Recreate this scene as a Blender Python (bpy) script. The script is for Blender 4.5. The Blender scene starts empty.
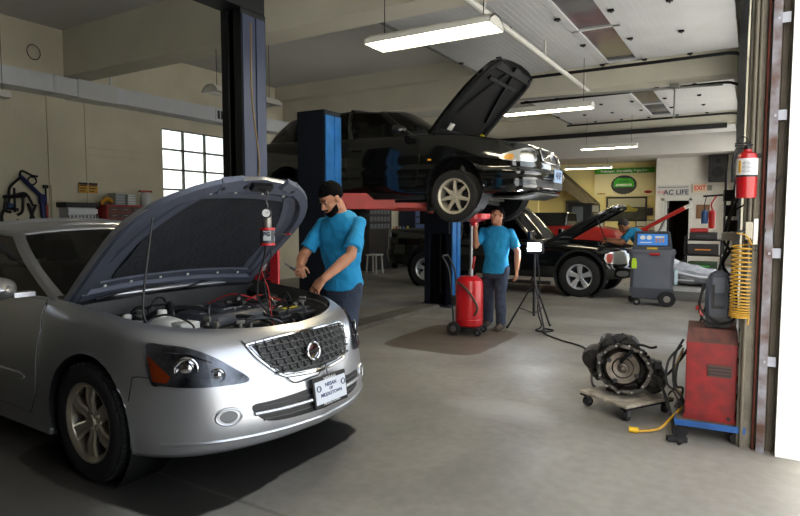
SKY=2.1; SUN=13.0; EXPO=0.6
import bpy, bmesh, math, random
from mathutils import Vector as V, Matrix
from mathutils.bvhtree import BVHTree
random.seed(7)
R = math.radians
SC = bpy.context.scene
COL = SC.collection
PI = math.pi

# ---------------------------------------------------------------- materials
def lin(c):
    return tuple((x / 12.92 if x <= .04045 else ((x + .055) / 1.055) ** 2.4) for x in c)
def rgb(r, g, b): return lin((r / 255, g / 255, b / 255)) + (1,)
_m = {}
def mat(name, col, rough=.5, metal=0., var=.0, vscale=6., bump=0., bscale=40., coat=0., col2=None, emit=None, estr=0., detail=4, spec=.5):
    if name in _m: return _m[name]
    m = bpy.data.materials.new(name); m.use_nodes = True
    nt = m.node_tree; b = nt.nodes['Principled BSDF']
    c = rgb(*col)
    b.inputs['Base Color'].default_value = c
    b.inputs['Roughness'].default_value = rough
    b.inputs['Metallic'].default_value = metal
    b.inputs['Specular IOR Level'].default_value = spec
    if coat:
        b.inputs['Coat Weight'].default_value = coat; b.inputs['Coat Roughness'].default_value = .04
    if var or col2:
        tc = nt.nodes.new('ShaderNodeTexCoord'); n = nt.nodes.new('ShaderNodeTexNoise')
        n.inputs['Scale'].default_value = vscale; n.inputs['Detail'].default_value = detail
        nt.links.new(tc.outputs['Object'], n.inputs['Vector'])
        r = nt.nodes.new('ShaderNodeValToRGB')
        r.color_ramp.elements[0].position = .35; r.color_ramp.elements[1].position = .68
        d = rgb(*col2) if col2 else tuple(max(0, x * (1 - var)) for x in c[:3]) + (1,)
        r.color_ramp.elements[0].color = d; r.color_ramp.elements[1].color = c
        nt.links.new(n.outputs['Fac'], r.inputs['Fac']); nt.links.new(r.outputs['Color'], b.inputs['Base Color'])
    if bump:
        tc = nt.nodes.new('ShaderNodeTexCoord'); n = nt.nodes.new('ShaderNodeTexNoise')
        n.inputs['Scale'].default_value = bscale; n.inputs['Detail'].default_value = 5
        nt.links.new(tc.outputs['Object'], n.inputs['Vector'])
        bp = nt.nodes.new('ShaderNodeBump'); bp.inputs['Strength'].default_value = bump; bp.inputs['Distance'].default_value = .02
        nt.links.new(n.outputs['Fac'], bp.inputs['Height']); nt.links.new(bp.outputs['Normal'], b.inputs['Normal'])
    if emit:
        b.inputs['Emission Color'].default_value = rgb(*emit); b.inputs['Emission Strength'].default_value = estr
    _m[name] = m
    return m
def glass(name, tint, refl=.9):
    if name in _m: return _m[name]
    m = bpy.data.materials.new(name); m.use_nodes = True; nt = m.node_tree; nt.nodes.clear()
    o = nt.nodes.new('ShaderNodeOutputMaterial'); t = nt.nodes.new('ShaderNodeBsdfTransparent'); t.inputs['Color'].default_value = (*tint, 1)
    g = nt.nodes.new('ShaderNodeBsdfGlossy'); g.inputs['Roughness'].default_value = .03; g.inputs['Color'].default_value = (refl, refl, refl, 1)
    f = nt.nodes.new('ShaderNodeFresnel'); f.inputs['IOR'].default_value = 1.45
    x = nt.nodes.new('ShaderNodeMixShader')
    nt.links.new(f.outputs[0], x.inputs[0]); nt.links.new(t.outputs[0], x.inputs[1]); nt.links.new(g.outputs[0], x.inputs[2])
    nt.links.new(x.outputs[0], o.inputs['Surface']); _m[name] = m
    return m

# ---------------------------------------------------------------- mesh builder
def cr_path(pts, n=8):
    P = [V(p) for p in pts]
    if len(P) < 3: return P
    out = []
    Q = [P[0] * 2 - P[1]] + P + [P[-1] * 2 - P[-2]]
    for i in range(1, len(Q) - 2):
        a, b, c, d = Q[i - 1:i + 3]
        for k in range(n):
            t = k / n
            out.append(.5 * ((2 * b) + (c - a) * t + (2 * a - 5 * b + 4 * c - d) * t * t + (3 * b - a - 3 * c + d) * t ** 3))
    out.append(P[-1]); return out
def basis(d):
    d = V(d).normalized(); a = V((0, 0, 1)) if abs(d.z) < .9 else V((1, 0, 0))
    u = d.cross(a).normalized(); return u, d.cross(u).normalized()
class MB:
    def __init__(s): s.v = []; s.f = []; s.mi = []; s.cm = 0
    def add(s, vs, fs, M=None):
        o = len(s.v)
        for p in vs:
            p = V(p); s.v.append(M @ p if M else p)
        for f in fs: s.f.append([o + i for i in f]); s.mi.append(s.cm)
        return s
    def box(s, c, d, rot=None, taper=1., M=None):
        x, y, z = (k / 2 for k in d)
        vs = [V((sx * x * (taper if sz > 0 else 1), sy * y * (taper if sz > 0 else 1), sz * z)) for sz in (-1, 1) for sy in (-1, 1) for sx in (-1, 1)]
        if rot is not None:
            Rm = Matrix.Rotation(rot, 3, 'Z') if isinstance(rot, (int, float)) else rot
            vs = [Rm @ p for p in vs]
        return s.add([p + V(c) for p in vs], [(0, 2, 3, 1), (4, 5, 7, 6), (0, 1, 5, 4), (2, 6, 7, 3), (0, 4, 6, 2), (1, 3, 7, 5)], M)
    def b2(s, a, b): return s.box([(a[i] + b[i]) / 2 for i in range(3)], [abs(b[i] - a[i]) for i in range(3)])
    def rings(s, rs, closed=True, cap=True, M=None):
        n = len(rs[0]); vs = [p for r in rs for p in r]; fs = []
        for i in range(len(rs) - 1):
            for j in range(n if closed else n - 1):
                k = (j + 1) % n; fs.append((i * n + j, i * n + k, (i + 1) * n + k, (i + 1) * n + j))
        if cap: fs.append(tuple(range(n - 1, -1, -1))); fs.append(tuple((len(rs) - 1) * n + j for j in range(n)))
        return s.add(vs, fs, M)
    def cyl(s, a, b, r, r2=None, n=16, cap=True, M=None):
        a = V(a); b = V(b); r2 = r if r2 is None else r2; u, w = basis(b - a)
        rs = [[p + (u * math.cos(2 * PI * k / n) + w * math.sin(2 * PI * k / n)) * q for k in range(n)] for p, q in ((a, r), (b, r2))]
        return s.rings(rs, True, cap, M)
    def tube(s, pts, r, n=8, sm=6, M=None, rr=None):
        P = cr_path(pts, sm) if sm > 1 else [V(p) for p in pts]
        rs = []; u = None
        for i, p in enumerate(P):
            d = (P[min(i + 1, len(P) - 1)] - P[max(i - 1, 0)])
            if d.length < 1e-9: d = V((0, 0, 1))
            d.normalize()
            if u is None: u, w = basis(d)
            u = (u - d * u.dot(d)).normalized(); w = d.cross(u)
            q = r if rr is None else rr[0] + (rr[1] - rr[0]) * i / (len(P) - 1)
            rs.append([p + (u * math.cos(2 * PI * k / n) + w * math.sin(2 * PI * k / n)) * q for k in range(n)])
        return s.rings(rs, True, True, M)
    def lathe(s, prof, o=(0, 0, 0), ax=(0, 0, 1), n=32, cap=False, M=None):
        o = V(o); ax = V(ax).normalized(); u, w = basis(ax)
        rs = [[o + ax * h + (u * math.cos(2 * PI * k / n) + w * math.sin(2 * PI * k / n)) * q for k in range(n)] for q, h in prof]
        return s.rings(rs, True, cap, M)
    def ell(s, c, r, rot=None, n=16, m=10, M=None):
        vs = []; fs = []
        for i in range(m + 1):
            t = PI * i / m
            for j in range(n):
                p = 2 * PI * j / n; q = V((math.sin(t) * math.cos(p) * r[0], math.sin(t) * math.sin(p) * r[1], math.cos(t) * r[2]))
                if rot is not None: q = rot @ q
                vs.append(q + V(c))
        for i in range(m):
            for j in range(n):
                k = (j + 1) % n; fs.append((i * n + j, (i + 1) * n + j, (i + 1) * n + k, i * n + k))
        return s.add(vs, fs, M)
    def prism(s, poly, o, ux, uy, d):
        """polygon in the plane (ux,uy) at o, pushed along d"""
        o = V(o); ux = V(ux); uy = V(uy); d = V(d)
        a = [o + ux * x + uy * y for x, y in poly]; b = [p + d for p in a]
        return s.rings([a, b], True, True)
    def grid(s, P):
        n = len(P[0]); vs = [p for r in P for p in r]
        return s.add(vs, [(i * n + j, i * n + j + 1, (i + 1) * n + j + 1, (i + 1) * n + j) for i in range(len(P) - 1) for j in range(n - 1)])
    def torus(s, c, ax, R_, r, n=32, m=8, M=None):
        c = V(c); u, w = basis(ax); a = V(ax).normalized(); rs = []
        for i in range(n + 1):
            t = 2 * PI * i / n; d = u * math.cos(t) + w * math.sin(t)
            rs.append([c + d * (R_ + r * math.cos(2 * PI * k / m)) + a * r * math.sin(2 * PI * k / m) for k in range(m)])
        return s.rings(rs, True, False, M)
    def me(s, name, ang=35):
        me = bpy.data.meshes.new(name); me.from_pydata([tuple(p) for p in s.v], [], s.f)
        if any(s.mi): me.polygons.foreach_set('material_index', s.mi)
        bm = bmesh.new(); bm.from_mesh(me); bmesh.ops.remove_doubles(bm, verts=bm.verts, dist=1e-5)
        bmesh.ops.recalc_face_normals(bm, faces=bm.faces); bm.to_mesh(me); bm.free()
        me.polygons.foreach_set('use_smooth', [True] * len(me.polygons)); me.set_sharp_from_angle(angle=R(ang)); me.update()
        return me
    def obj(s, name, m=None, parent=None, bevel=0, loc=None, ang=35, mods=None, label=None):
        o = bpy.data.objects.new(name, s.me(name, ang)); COL.objects.link(o)
        for x in (m if isinstance(m, (list, tuple)) else [m]):
            if x: o.data.materials.append(x)
        if parent: o.parent = parent
        if loc is not None: o.location = loc
        if bevel:
            b = o.modifiers.new('bevel', 'BEVEL'); b.width = bevel; b.segments = 2; b.limit_method = 'ANGLE'; b.angle_limit = R(40)
            b.harden_normals = False
        if label: o['label'] = label
        return o
def bake(o):
    """turn a modified object into a plain mesh"""
    dg = bpy.context.evaluated_depsgraph_get(); dg.update()
    me = bpy.data.meshes.new_from_object(o.evaluated_get(dg)); o.modifiers.clear(); o.data = me
    return o
def tag(o, label, cat, group=None, kind=None):
    o['label'] = label; o['category'] = cat
    if group: o['group'] = group
    if kind: o['kind'] = kind
    return o
def thing(name, label, cat, loc=(0, 0, 0), rz=0, group=None):
    o = bpy.data.objects.new(name, None); COL.objects.link(o); o.empty_display_size = .1
    o.location = loc; o.rotation_euler = (0, 0, rz); return tag(o, label, cat, group)
def struct(name, mb, m, **k):
    o = mb.obj(name, m, **k); o['kind'] = 'structure'; return o
def dup(o, loc=None, rz=None, label=None, group=None, parent=None):
    c = o.copy(); COL.objects.link(c)
    if parent: c.parent = parent
    if loc is not None: c.location = loc
    if rz is not None: c.rotation_euler = (0, 0, rz)
    if label: c['label'] = label
    if group: c['group'] = group
    for ch in list(o.children): dup(ch, parent=c)
    return c
def text(name, s, size, m, loc, ux, uy, parent=None, ext=.001, align='CENTER', sx=1., shear=0, bold=0):
    """lettering: a mesh lying in the plane (ux, uy), centred at loc"""
    cu = bpy.data.curves.new(name, 'FONT'); cu.body = s; cu.size = size; cu.align_x = align; cu.align_y = 'CENTER'; cu.extrude = ext; cu.offset = bold; cu.shear = shear
    t = bpy.data.objects.new('tmp', cu); COL.objects.link(t)
    dg = bpy.context.evaluated_depsgraph_get(); dg.update()
    me = bpy.data.meshes.new_from_object(t.evaluated_get(dg)); bpy.data.objects.remove(t)
    ux = V(ux).normalized(); uy = V(uy).normalized(); uz = ux.cross(uy)
    Mx = Matrix(((ux.x * sx, uy.x, uz.x, loc[0]), (ux.y * sx, uy.y, uz.y, loc[1]), (ux.z * sx, uy.z, uz.z, loc[2]), (0, 0, 0, 1)))
    me.transform(Mx); me.materials.clear(); me.materials.append(m)
    o = bpy.data.objects.new(name, me); COL.objects.link(o)
    if parent: o.parent = parent
    return o

BLK = mat('black_plastic', (22, 22, 24), .45)
RUB = mat('rubber', (20, 20, 21), .8, bump=.15, bscale=60)
DRK = mat('dark_metal', (38, 38, 40), .5, .6, var=.4)
STL = mat('steel', (150, 150, 152), .35, .9, var=.3)
CHR = mat('chrome', (215, 215, 218), .12, 1.)
ALU = mat('cast_aluminium', (150, 147, 140), .45, .8, var=.35, vscale=14)
WHT = mat('white_paint', (215, 215, 208), .5, var=.08)
RED = mat('red_paint', (170, 20, 18), .4, var=.25, vscale=5)
# ================================================================ the setting
cream = mat('cream_wall', (216, 210, 186), .85, var=.13, vscale=1.2, bump=.12, bscale=25)
ceilm = mat('ceiling_paint', (200, 199, 194), .9, var=.1, vscale=.8, bump=.1)
beamm = mat('beam_paint', (212, 208, 190), .8, var=.1, vscale=1.5)
yel = mat('yellow_wall', (238, 222, 150), .8, var=.1, vscale=1.5)
bwht = mat('back_white_wall', (222, 220, 212), .8, var=.08)
jamb = mat('jamb_concrete', (128, 123, 112), .9, var=.35, vscale=9, bump=.3, detail=8)
# concrete floor: mottled, with oil stains, and shade by the sedan painted in
def floor_mat():
    m = bpy.data.materials.new('concrete_floor'); m.use_nodes = True; nt = m.node_tree; b = nt.nodes['Principled BSDF']
    N = nt.nodes.new; L = nt.links.new
    tc = N('ShaderNodeTexCoord')
    def noise(s, d, dist=0):
        n = N('ShaderNodeTexNoise'); n.inputs['Scale'].default_value = s; n.inputs['Detail'].default_value = d; n.inputs['Distortion'].default_value = dist
        L(tc.outputs['Object'], n.inputs['Vector']); return n.outputs['Fac']
    def ramp(src, a, b_, ca, cb):
        r = N('ShaderNodeValToRGB'); r.color_ramp.elements[0].position = a; r.color_ramp.elements[1].position = b_
        r.color_ramp.elements[0].color = ca; r.color_ramp.elements[1].color = cb; L(src, r.inputs['Fac']); return r.outputs['Color']
    base = ramp(noise(.55, 6, .6), .32, .68, rgb(112, 109, 102), rgb(150, 147, 140))
    fine = ramp(noise(14, 8), .35, .65, (.86, .86, .85, 1), (1, 1, 1, 1))
    mx = N('ShaderNodeMix'); mx.data_type = 'RGBA'; mx.blend_type = 'MULTIPLY'; mx.inputs[0].default_value = 1
    L(base, mx.inputs[6]); L(fine, mx.inputs[7]); cur = mx.outputs[2]
    sp = N('ShaderNodeSeparateXYZ'); L(tc.outputs['Object'], sp.inputs[0])
    wob = noise(2.4, 5, .5); wob2 = noise(9, 4)
    def math_(op, a, b=None):
        n = N('ShaderNodeMath'); n.operation = op
        for i, q in enumerate((a, b)):
            if q is None: continue
            if isinstance(q, (int, float)): n.inputs[i].default_value = q
            else: L(q, n.inputs[i])
        return n.outputs[0]
    def stain_shade(cx, cy, rx, ry, col, k=.8, wobble=.9, soft=.25, p=2):
        dx = math_('POWER', math_('ABSOLUTE', math_('DIVIDE', math_('SUBTRACT', sp.outputs[0], cx), rx)), p)
        dy = math_('POWER', math_('ABSOLUTE', math_('DIVIDE', math_('SUBTRACT', sp.outputs[1], cy), ry)), p)
        d = math_('ADD', math_('ADD', dx, dy), math_('MULTIPLY', math_('SUBTRACT', wob, .5), wobble))
        d = math_('ADD', d, math_('MULTIPLY', math_('SUBTRACT', wob2, .5), wobble * .3))
        nonlocal cur
        f = ramp(d, 1 - soft, 1, (k, k, k, 1), (0, 0, 0, 1))
        q = N('ShaderNodeMix'); q.data_type = 'RGBA'; L(f, q.inputs[0]); L(cur, q.inputs[6]); q.inputs[7].default_value = rgb(*col); cur = q.outputs[2]
    stain_shade(-3.08, 2.55, .84, .82, (20, 18, 17), .95, .6, .15, 6)       # old oil under the silver car's nose, blackened to deepen its shadow too
    stain_shade(-5.6, 2.6, 2.3, 1.2, (52, 49, 45), .8, .8, .5)  # shade beneath the sedan painted into the floor colour
    stain_shade(-4.2, 1.45, 2.3, .55, (66, 62, 55), .75, .9, .5)        # dim light along the sedan, painted as a darker lane
    stain_shade(-3.08, 6.42, .62, .80, (82, 70, 54), .85, .35, .12, 6)        # brown soaked square below the lifted car
    stain_shade(-2.9, 11.9, 1.9, .9, (92, 86, 76), .5, .8, .5)
    stain_shade(-1.3, 5.9, .35, .12, (104, 88, 66), .35, 1.3, .9); stain_shade(-1.6, 4.2, .5, .25, (168, 167, 165), .5, 1.2, .9); stain_shade(-.5, 7.6, .6, .5, (172, 171, 168), .45, 1.2, .9); stain_shade(-1.9, 8.4, .9, .35, (170, 169, 166), .4, 1.1, .9); stain_shade(-1.3, 3.1, .3, .5, (104, 102, 98), .35, 1.3, .9)
    stain_shade(-.7, 6.6, .5, .22, (116, 100, 76), .4, 1.2, .8)
    stain_shade(-3.2, 10.0, 1.5, .5, (100, 94, 84), .35, 1, .8)
    # sawn joints
    fx = math_('ABSOLUTE', math_('SUBTRACT', math_('FRACT', math_('DIVIDE', math_('ADD', sp.outputs[1], .55), 5.33)), .5))
    f = ramp(fx, .0, .003, (.6, .6, .6, 1), (0, 0, 0, 1))
    q = N('ShaderNodeMix'); q.data_type = 'RGBA'; L(f, q.inputs[0]); L(cur, q.inputs[6]); q.inputs[7].default_value = rgb(70, 66, 60); cur = q.outputs[2]
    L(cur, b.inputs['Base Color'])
    L(ramp(noise(1.5, 5), .3, .7, (.42, .42, .42, 1), (.68, .68, .68, 1)), b.inputs['Roughness'])
    bp = N('ShaderNodeBump'); bp.inputs['Strength'].default_value = .12; bp.inputs['Distance'].default_value = .01; L(noise(30, 6), bp.inputs['Height']); L(bp.outputs[0], b.inputs['Normal'])
    return m
WL = -9.5; YB = 22.0; ZC = 4.42
def XW(y): return .04 - .02 * y
def wallrect(y0, y1, z0, z1, x0=0, x1=.42):
    """a block of the right wall between y0 and y1"""
    m = MB(); vs = [(XW(y) + x, y, z) for z in (z0, z1) for y in (y0, y1) for x in (x0, x1)]
    m.add(vs, [(0, 2, 3, 1), (4, 5, 7, 6), (0, 1, 5, 4), (2, 6, 7, 3), (0, 4, 6, 2), (1, 3, 7, 5)]); return m
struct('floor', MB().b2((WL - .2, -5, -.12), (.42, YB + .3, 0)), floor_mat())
struct('floor_outside', MB().b2((.42, -30, -.14), (40, 60, -.02)), mat('bounce_paving', (214, 212, 206), .9, var=.15, bump=.2))  # paving made this pale to bounce sunlight up to the ceiling
struct('ceiling', MB().b2((WL - .2, -5, ZC), (.5, YB + .3, ZC + .15)), ceilm)
struct('wall_front_shade', MB().b2((WL - .2, -1.4, 0), (.5, -1.2, ZC)), mat('dark_front_wall', (74, 66, 54), .9, var=.3, vscale=2))  # unseen wall, set near and dark to dim the sedan's side
# left wall with the tall multi-pane window
wy0, wy1, wz0, wz1 = 7.25, 9.37, 1.62, 3.13
m = MB()
m.b2((WL - .2, -5, 0), (WL, wy0, ZC)); m.b2((WL - .2, wy1, 0), (WL, YB + .3, ZC)); m.b2((WL - .2, wy0, 0), (WL, wy1, wz0)); m.b2((WL - .2, wy0, wz1), (WL, wy1, ZC))
m.b2((WL, -5, 1.45), (WL + .012, 5.1, 1.47))
for y in (5.78, 5.17, 3.3): m.b2((WL, y - .02, 0), (WL + .02, y + .02, 3.36))       # panel joints
m.b2((WL, 5.80, 2.62), (WL + .02, 6.95, 2.645)); m.b2((WL, 5.80, 2.50), (WL + .015, 6.95, 2.515))
struct('wall_left', m, cream)
m = MB()
ncol, nrow = 4, 4
cw = (wy1 - wy0) / ncol; ch = (wz1 - wz0) / nrow
for i in range(ncol + 1): m.b2((WL - .12, wy0 + i * cw - .02, wz0), (WL - .07, wy0 + i * cw + .02, wz1))
for j in range(nrow + 1): m.b2((WL - .12, wy0, wz0 + j * ch - .018), (WL - .07, wy1, wz0 + j * ch + .018))
w1 = struct('window_1', m, mat('window_bar', (120, 118, 108), .5))
MB().b2((WL - .10, wy0, wz0), (WL - .095, wy1, wz1)).obj('window_glass', glass('clear_glass', (.93, .95, .95)), w1)
struct('window_sill', MB().b2((WL - .1, wy0 - .04, wz0 - .05), (WL + .06, wy1 + .04, wz0)), cream, parent=w1)
# pale hillside and sky beyond the window are the world; a fence outside
struct('bank_outside', MB().b2((WL - 9, -5, -.1), (WL - 8.6, 30, 1.9)), mat('dry_bank', (170, 160, 120), .9, col2=(90, 110, 140), vscale=3))
struct('ground_outside', MB().b2((WL - 12, -10, -.14), (WL - .2, 40, -.02)), mat('asphalt', (120, 120, 118)))
# back of the shop: yellow office wall on the left, white stub wall on the right
m = MB(); m.b2((WL, YB, 0), (-2.72, YB + .2, ZC)); struct('wall_back_yellow', m, yel)
m = MB(); x0, x1 = -2.5, -1.78
m.b2((-2.78, 21, 0), (x0, YB + .2, ZC)); m.b2((x1, 21, 0), (-.2, 21.2, ZC)); m.b2((x0, 21, 2.0), (x1, 21.2, ZC))
struct('wall_back_white', m, bwht)
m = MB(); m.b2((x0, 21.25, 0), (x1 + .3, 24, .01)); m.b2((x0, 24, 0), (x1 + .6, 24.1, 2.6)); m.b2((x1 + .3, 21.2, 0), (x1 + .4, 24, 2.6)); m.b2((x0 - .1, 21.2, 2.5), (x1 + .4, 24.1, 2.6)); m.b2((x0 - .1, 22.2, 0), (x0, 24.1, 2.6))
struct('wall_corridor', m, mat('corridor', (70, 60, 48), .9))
m = MB(); m.b2((x0 - .08, 20.97, 0), (x0, 21, 2.08)); m.b2((x1, 20.97, 0), (x1 + .08, 21, 2.08)); m.b2((x0 - .08, 20.97, 2.0), (x1 + .08, 21, 2.08))
struct('trim_doorway', m, WHT)
d = thing('door_2', 'x', 'door', (x0, 21.2, 0)); d['kind'] = 'structure'; del d['category']; del d['label']
m = MB(); m.b2((0, 0, .02), (.05, .55, 1.98)); m.obj('door_leaf', WHT, d); MB().b2((.05, .12, .9), (.056, .42, 1.75)).obj('door_glass', BLK, d)
# office door in the yellow wall and the stair's sloping underside
d = thing('door_3', 'x', 'door', (-5.9, YB - .02, 0)); d['kind'] = 'structure'; del d['category']; del d['label']
MB().b2((-.08, -.03, 0), (0, .02, 2.08)).b2((.85, -.03, 0), (.93, .02, 2.08)).b2((-.08, -.03, 2), (.93, .02, 2.08)).obj('door_frame', mat('grey_frame', (96, 98, 92), .5), d)
MB().b2((0, -.01, 0), (.85, .02, 2)).obj('door_leaf', mat('dark_door', (48, 52, 56), .5), d)
MB().b2((.15, -.02, .95), (.55, .0, 1.85)).obj('door_glass', mat('office_pane', (120, 130, 140), .2), d)
m = MB(); m.prism([(-7.6, 3.25), (-6.2, 3.25), (-4.75, 1.95), (-5.15, 1.95), (-6.5, 2.95), (-7.6, 2.95)], (0, 21.0, 0), (1, 0, 0), (0, 0, 1), (0, .98, 0))
struct('staircase_underside', m, mat('stair_dark', (84, 76, 56), .8))
m = MB(); m.b2((-7.9, 21.0, 0), (-7.75, YB, 3.3)); m.b2((WL, 20.6, 0), (-6.6, 20.75, 2.9)); struct('wall_partition', m, yel)
struct('trim_soffit', MB().b2((WL, 19.7, 3.38), (-.3, YB, ZC)), ceilm)
# beams across the shop
for i, (y0, y1, z) in enumerate(((5.45, 5.85, 3.70), (10.55, 11.0, 3.68), (15.9, 16.3, 3.68))):
    m = MB(); m.b2((WL, y0, z), (-.08 - .02 * y0, y1, ZC)); struct('beam', m, beamm)
m = MB(); m.b2((WL, 10.3, 4.12), (-.3, 10.55, ZC)); m.b2((WL, 15.65, 4.12), (-.4, 15.9, ZC)); struct('trim_ledge', m, beamm)
# ---- right wall: piers between the door openings, header above
DO = ((.25, 4.3), (5.95, 9.85), (12.0, 15.7), (16.7, 19.6))
piers = ((-5, .25), (4.3, 5.95), (9.85, 12.0), (15.7, 16.7), (19.6, YB))
for y0, y1 in piers:
    m = wallrect(y0, y1, 0, ZC); struct('wall_right', m, cream if y0 > 9 else jamb)
for y0, y1 in DO: struct('wall_right', wallrect(y0, y1, 3.72, ZC), cream)
# sunlit outer face of the first pier (white-painted outside plaster)
m = MB(); m.b2((.165, 4.21, 0), (.95, 5.9, ZC)); struct('pier_outside', m, mat('white_plaster', (236, 236, 232), .8, bump=.3, bscale=12, var=.05))
m = wallrect(9.75, 12.0, 0, ZC, .14, .5); struct('pier_outside', m, mat('white_plaster', (236, 236, 232)))
# ================================================================ vehicles
def interp(keys, x):
    """smooth interpolation through (x, value) keys"""
    if x <= keys[0][0]: return keys[0][1]
    for i in range(len(keys) - 1):
        a, b = keys[i], keys[i + 1]
        if x <= b[0]:
            t = (x - a[0]) / (b[0] - a[0]); h = b[0] - a[0]
            def sl(j):
                if j <= 0 or j >= len(keys) - 1: return 0 if not 0 < j < len(keys) - 1 and len(keys) > 2 and False else (keys[min(j + 1, len(keys) - 1)][1] - keys[max(j - 1, 0)][1]) / (keys[min(j + 1, len(keys) - 1)][0] - keys[max(j - 1, 0)][0])
                return (keys[j + 1][1] - keys[j - 1][1]) / (keys[j + 1][0] - keys[j - 1][0])
            m0 = sl(i) * h; m1 = sl(i + 1) * h
            return (2 * t ** 3 - 3 * t * t + 1) * a[1] + (t ** 3 - 2 * t * t + t) * m0 + (-2 * t ** 3 + 3 * t * t) * b[1] + (t ** 3 - t * t) * m1
    return keys[-1][1]
def smooth(t): t = max(0, min(1, t)); return t * t * (3 - 2 * t)
class Body:
    """lower body: half outline (x,y) from rear centre to front centre, level profile and top/bottom lines"""
    def __init__(s, outline, prof, ztop, zbot, wheels, arch, nu=150, nv=34, fx0=1.0, rx0=-1.6, zbf=None):
        P = cr_path([(x, y, 0) for x, y in outline], 24)
        L = [0]
        for i in range(1, len(P)): L.append(L[-1] + (P[i] - P[i - 1]).length)
        s.out = []; j = 0
        for k in range(nu + 1):
            t = L[-1] * k / nu
            while j < len(P) - 2 and L[j + 1] < t: j += 1
            f = (t - L[j]) / max(1e-9, L[j + 1] - L[j]); s.out.append(P[j].lerp(P[j + 1], f))
        s.prof = prof; s.zt = ztop; s.zb = zbot; s.nu = nu; s.nv = nv; s.fx0 = fx0; s.rx0 = rx0; s.wheels = wheels; s.arch = arch
        s.xf = outline[-1][0]; s.xr = outline[0][0]
    def pt(s, k, v, sg=1):
        o = s.out[k]; x, y = o.x, o.y
        h = interp([(p[0], p[1]) for p in s.prof], v); w = interp([(p[0], p[2]) for p in s.prof], v)
        fx = interp([(p[0], p[3]) for p in s.prof], v); rx = interp([(p[0], p[4]) for p in s.prof], v)
        x += fx * smooth((x - s.fx0) / (s.xf - s.fx0)) if x > s.fx0 else 0
        x -= rx * smooth((s.rx0 - x) / (s.rx0 - s.xr)) if x < s.rx0 else 0
        zb = interp(s.zb, x); zt = interp(s.zt, x); return V((x, sg * y * w, zb + (zt - zb) * h))
    def shell(s):
        mb = MB()
        for sg in (1, -1):
            G = [[s.pt(k, j / s.nv, sg) for j in range(s.nv + 1)] for k in range(s.nu + 1)]
            ins = [[False] * (s.nv + 1) for _ in range(s.nu + 1)]
            for k in range(s.nu + 1):
                for j in range(s.nv + 1):
                    p = G[k][j]
                    for cx, cz in s.wheels:
                        r = math.hypot(p.x - cx, p.z - cz)
                        if r < s.arch and abs(p.y) > .3: ins[k][j] = (cx, cz)
            vs = []; fs = []; n = s.nv + 1
            for k in range(s.nu + 1):
                for j in range(n):
                    p = G[k][j].copy(); q = ins[k][j]
                    if q:
                        d = V((p.x - q[0], 0, p.z - q[1]))
                        if d.length < 1e-6: d = V((0, 0, 1))
                        d.normalize(); d *= s.arch; p.x = q[0] + d.x; p.z = q[1] + d.z
                    vs.append(p)
            for k in range(s.nu):
                for j in range(s.nv):
                    c = [(k, j), (k + 1, j), (k + 1, j + 1), (k, j + 1)]
                    if all(ins[a][b] for a, b in c): continue
                    fs.append([a * n + b for a, b in c])
            mb.add(vs, fs)
        # inner edge of the arches
        for cx, cz in s.wheels:
            for sg in (1, -1):
                rows = []
                for i in range(29):
                    a = R(-18 + 216 * i / 28); x = cx + s.arch * math.cos(a); z = cz + s.arch * math.sin(a)
                    yy = s.yat(x, max(z, .22)) + .004
                    rows.append([V((x, sg * yy, z)), V((x, sg * (yy - .035), z)), V((cx + (s.arch + .01) * math.cos(a), sg * (yy - .3), cz + (s.arch + .01) * math.sin(a)))])
                mb.cm = 1; mb.grid(rows); mb.cm = 0
        return mb
    def yat(s, x, z):
        best = 0; bd = 9
        for k in range(20, s.nu - 5, 2):
            if abs(s.out[k].x - x) > .12: continue
            for j in range(0, s.nv + 1, 2):
                p = s.pt(k, j / s.nv); d = abs(p.x - x) + abs(p.z - z)
                if d < bd: bd = d; best = p.y
        return best
    def top(s):
        """top edge loop: list of (x, y, z) for y > 0, rear centre to front centre"""
        return [s.pt(k, 1.0) for k in range(s.nu + 1)]
    def deck(s, x0, x1, crown=.05, m=14, inset=1., dz=0., power=2, xin=0.):
        """panel between the two top edges for x0 <= x <= x1"""
        rows = []
        T = [p for p in s.top() if x0 - 1e-6 <= p.x <= x1 + 1e-6]
        # exact ends
        def at(x):
            t = s.top()
            for i in range(len(t) - 1):
                a, b = t[i], t[i + 1]
                if (a.x - x) * (b.x - x) <= 0 and abs(a.x - b.x) > 1e-6: return a.lerp(b, (x - a.x) / (b.x - a.x))
            return None
        a = at(x0); b = at(x1)
        if a and T and abs(a.x - T[0].x) > .004: T = [a] + T
        if b and T and abs(b.x - T[-1].x) > .004: T = T + [b]
        xm = max(p.x for p in T)
        for p in T:
            row = []
            for i in range(2 * m + 1):
                q = (i - m) / m; row.append(V((p.x - xin * smooth((p.x - x0) / (xm - x0)), q * p.y * inset, p.z + dz + crown * (1 - abs(q) ** power) * min(1, p.y / .5))))
            rows.append(row)
        return rows
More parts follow.
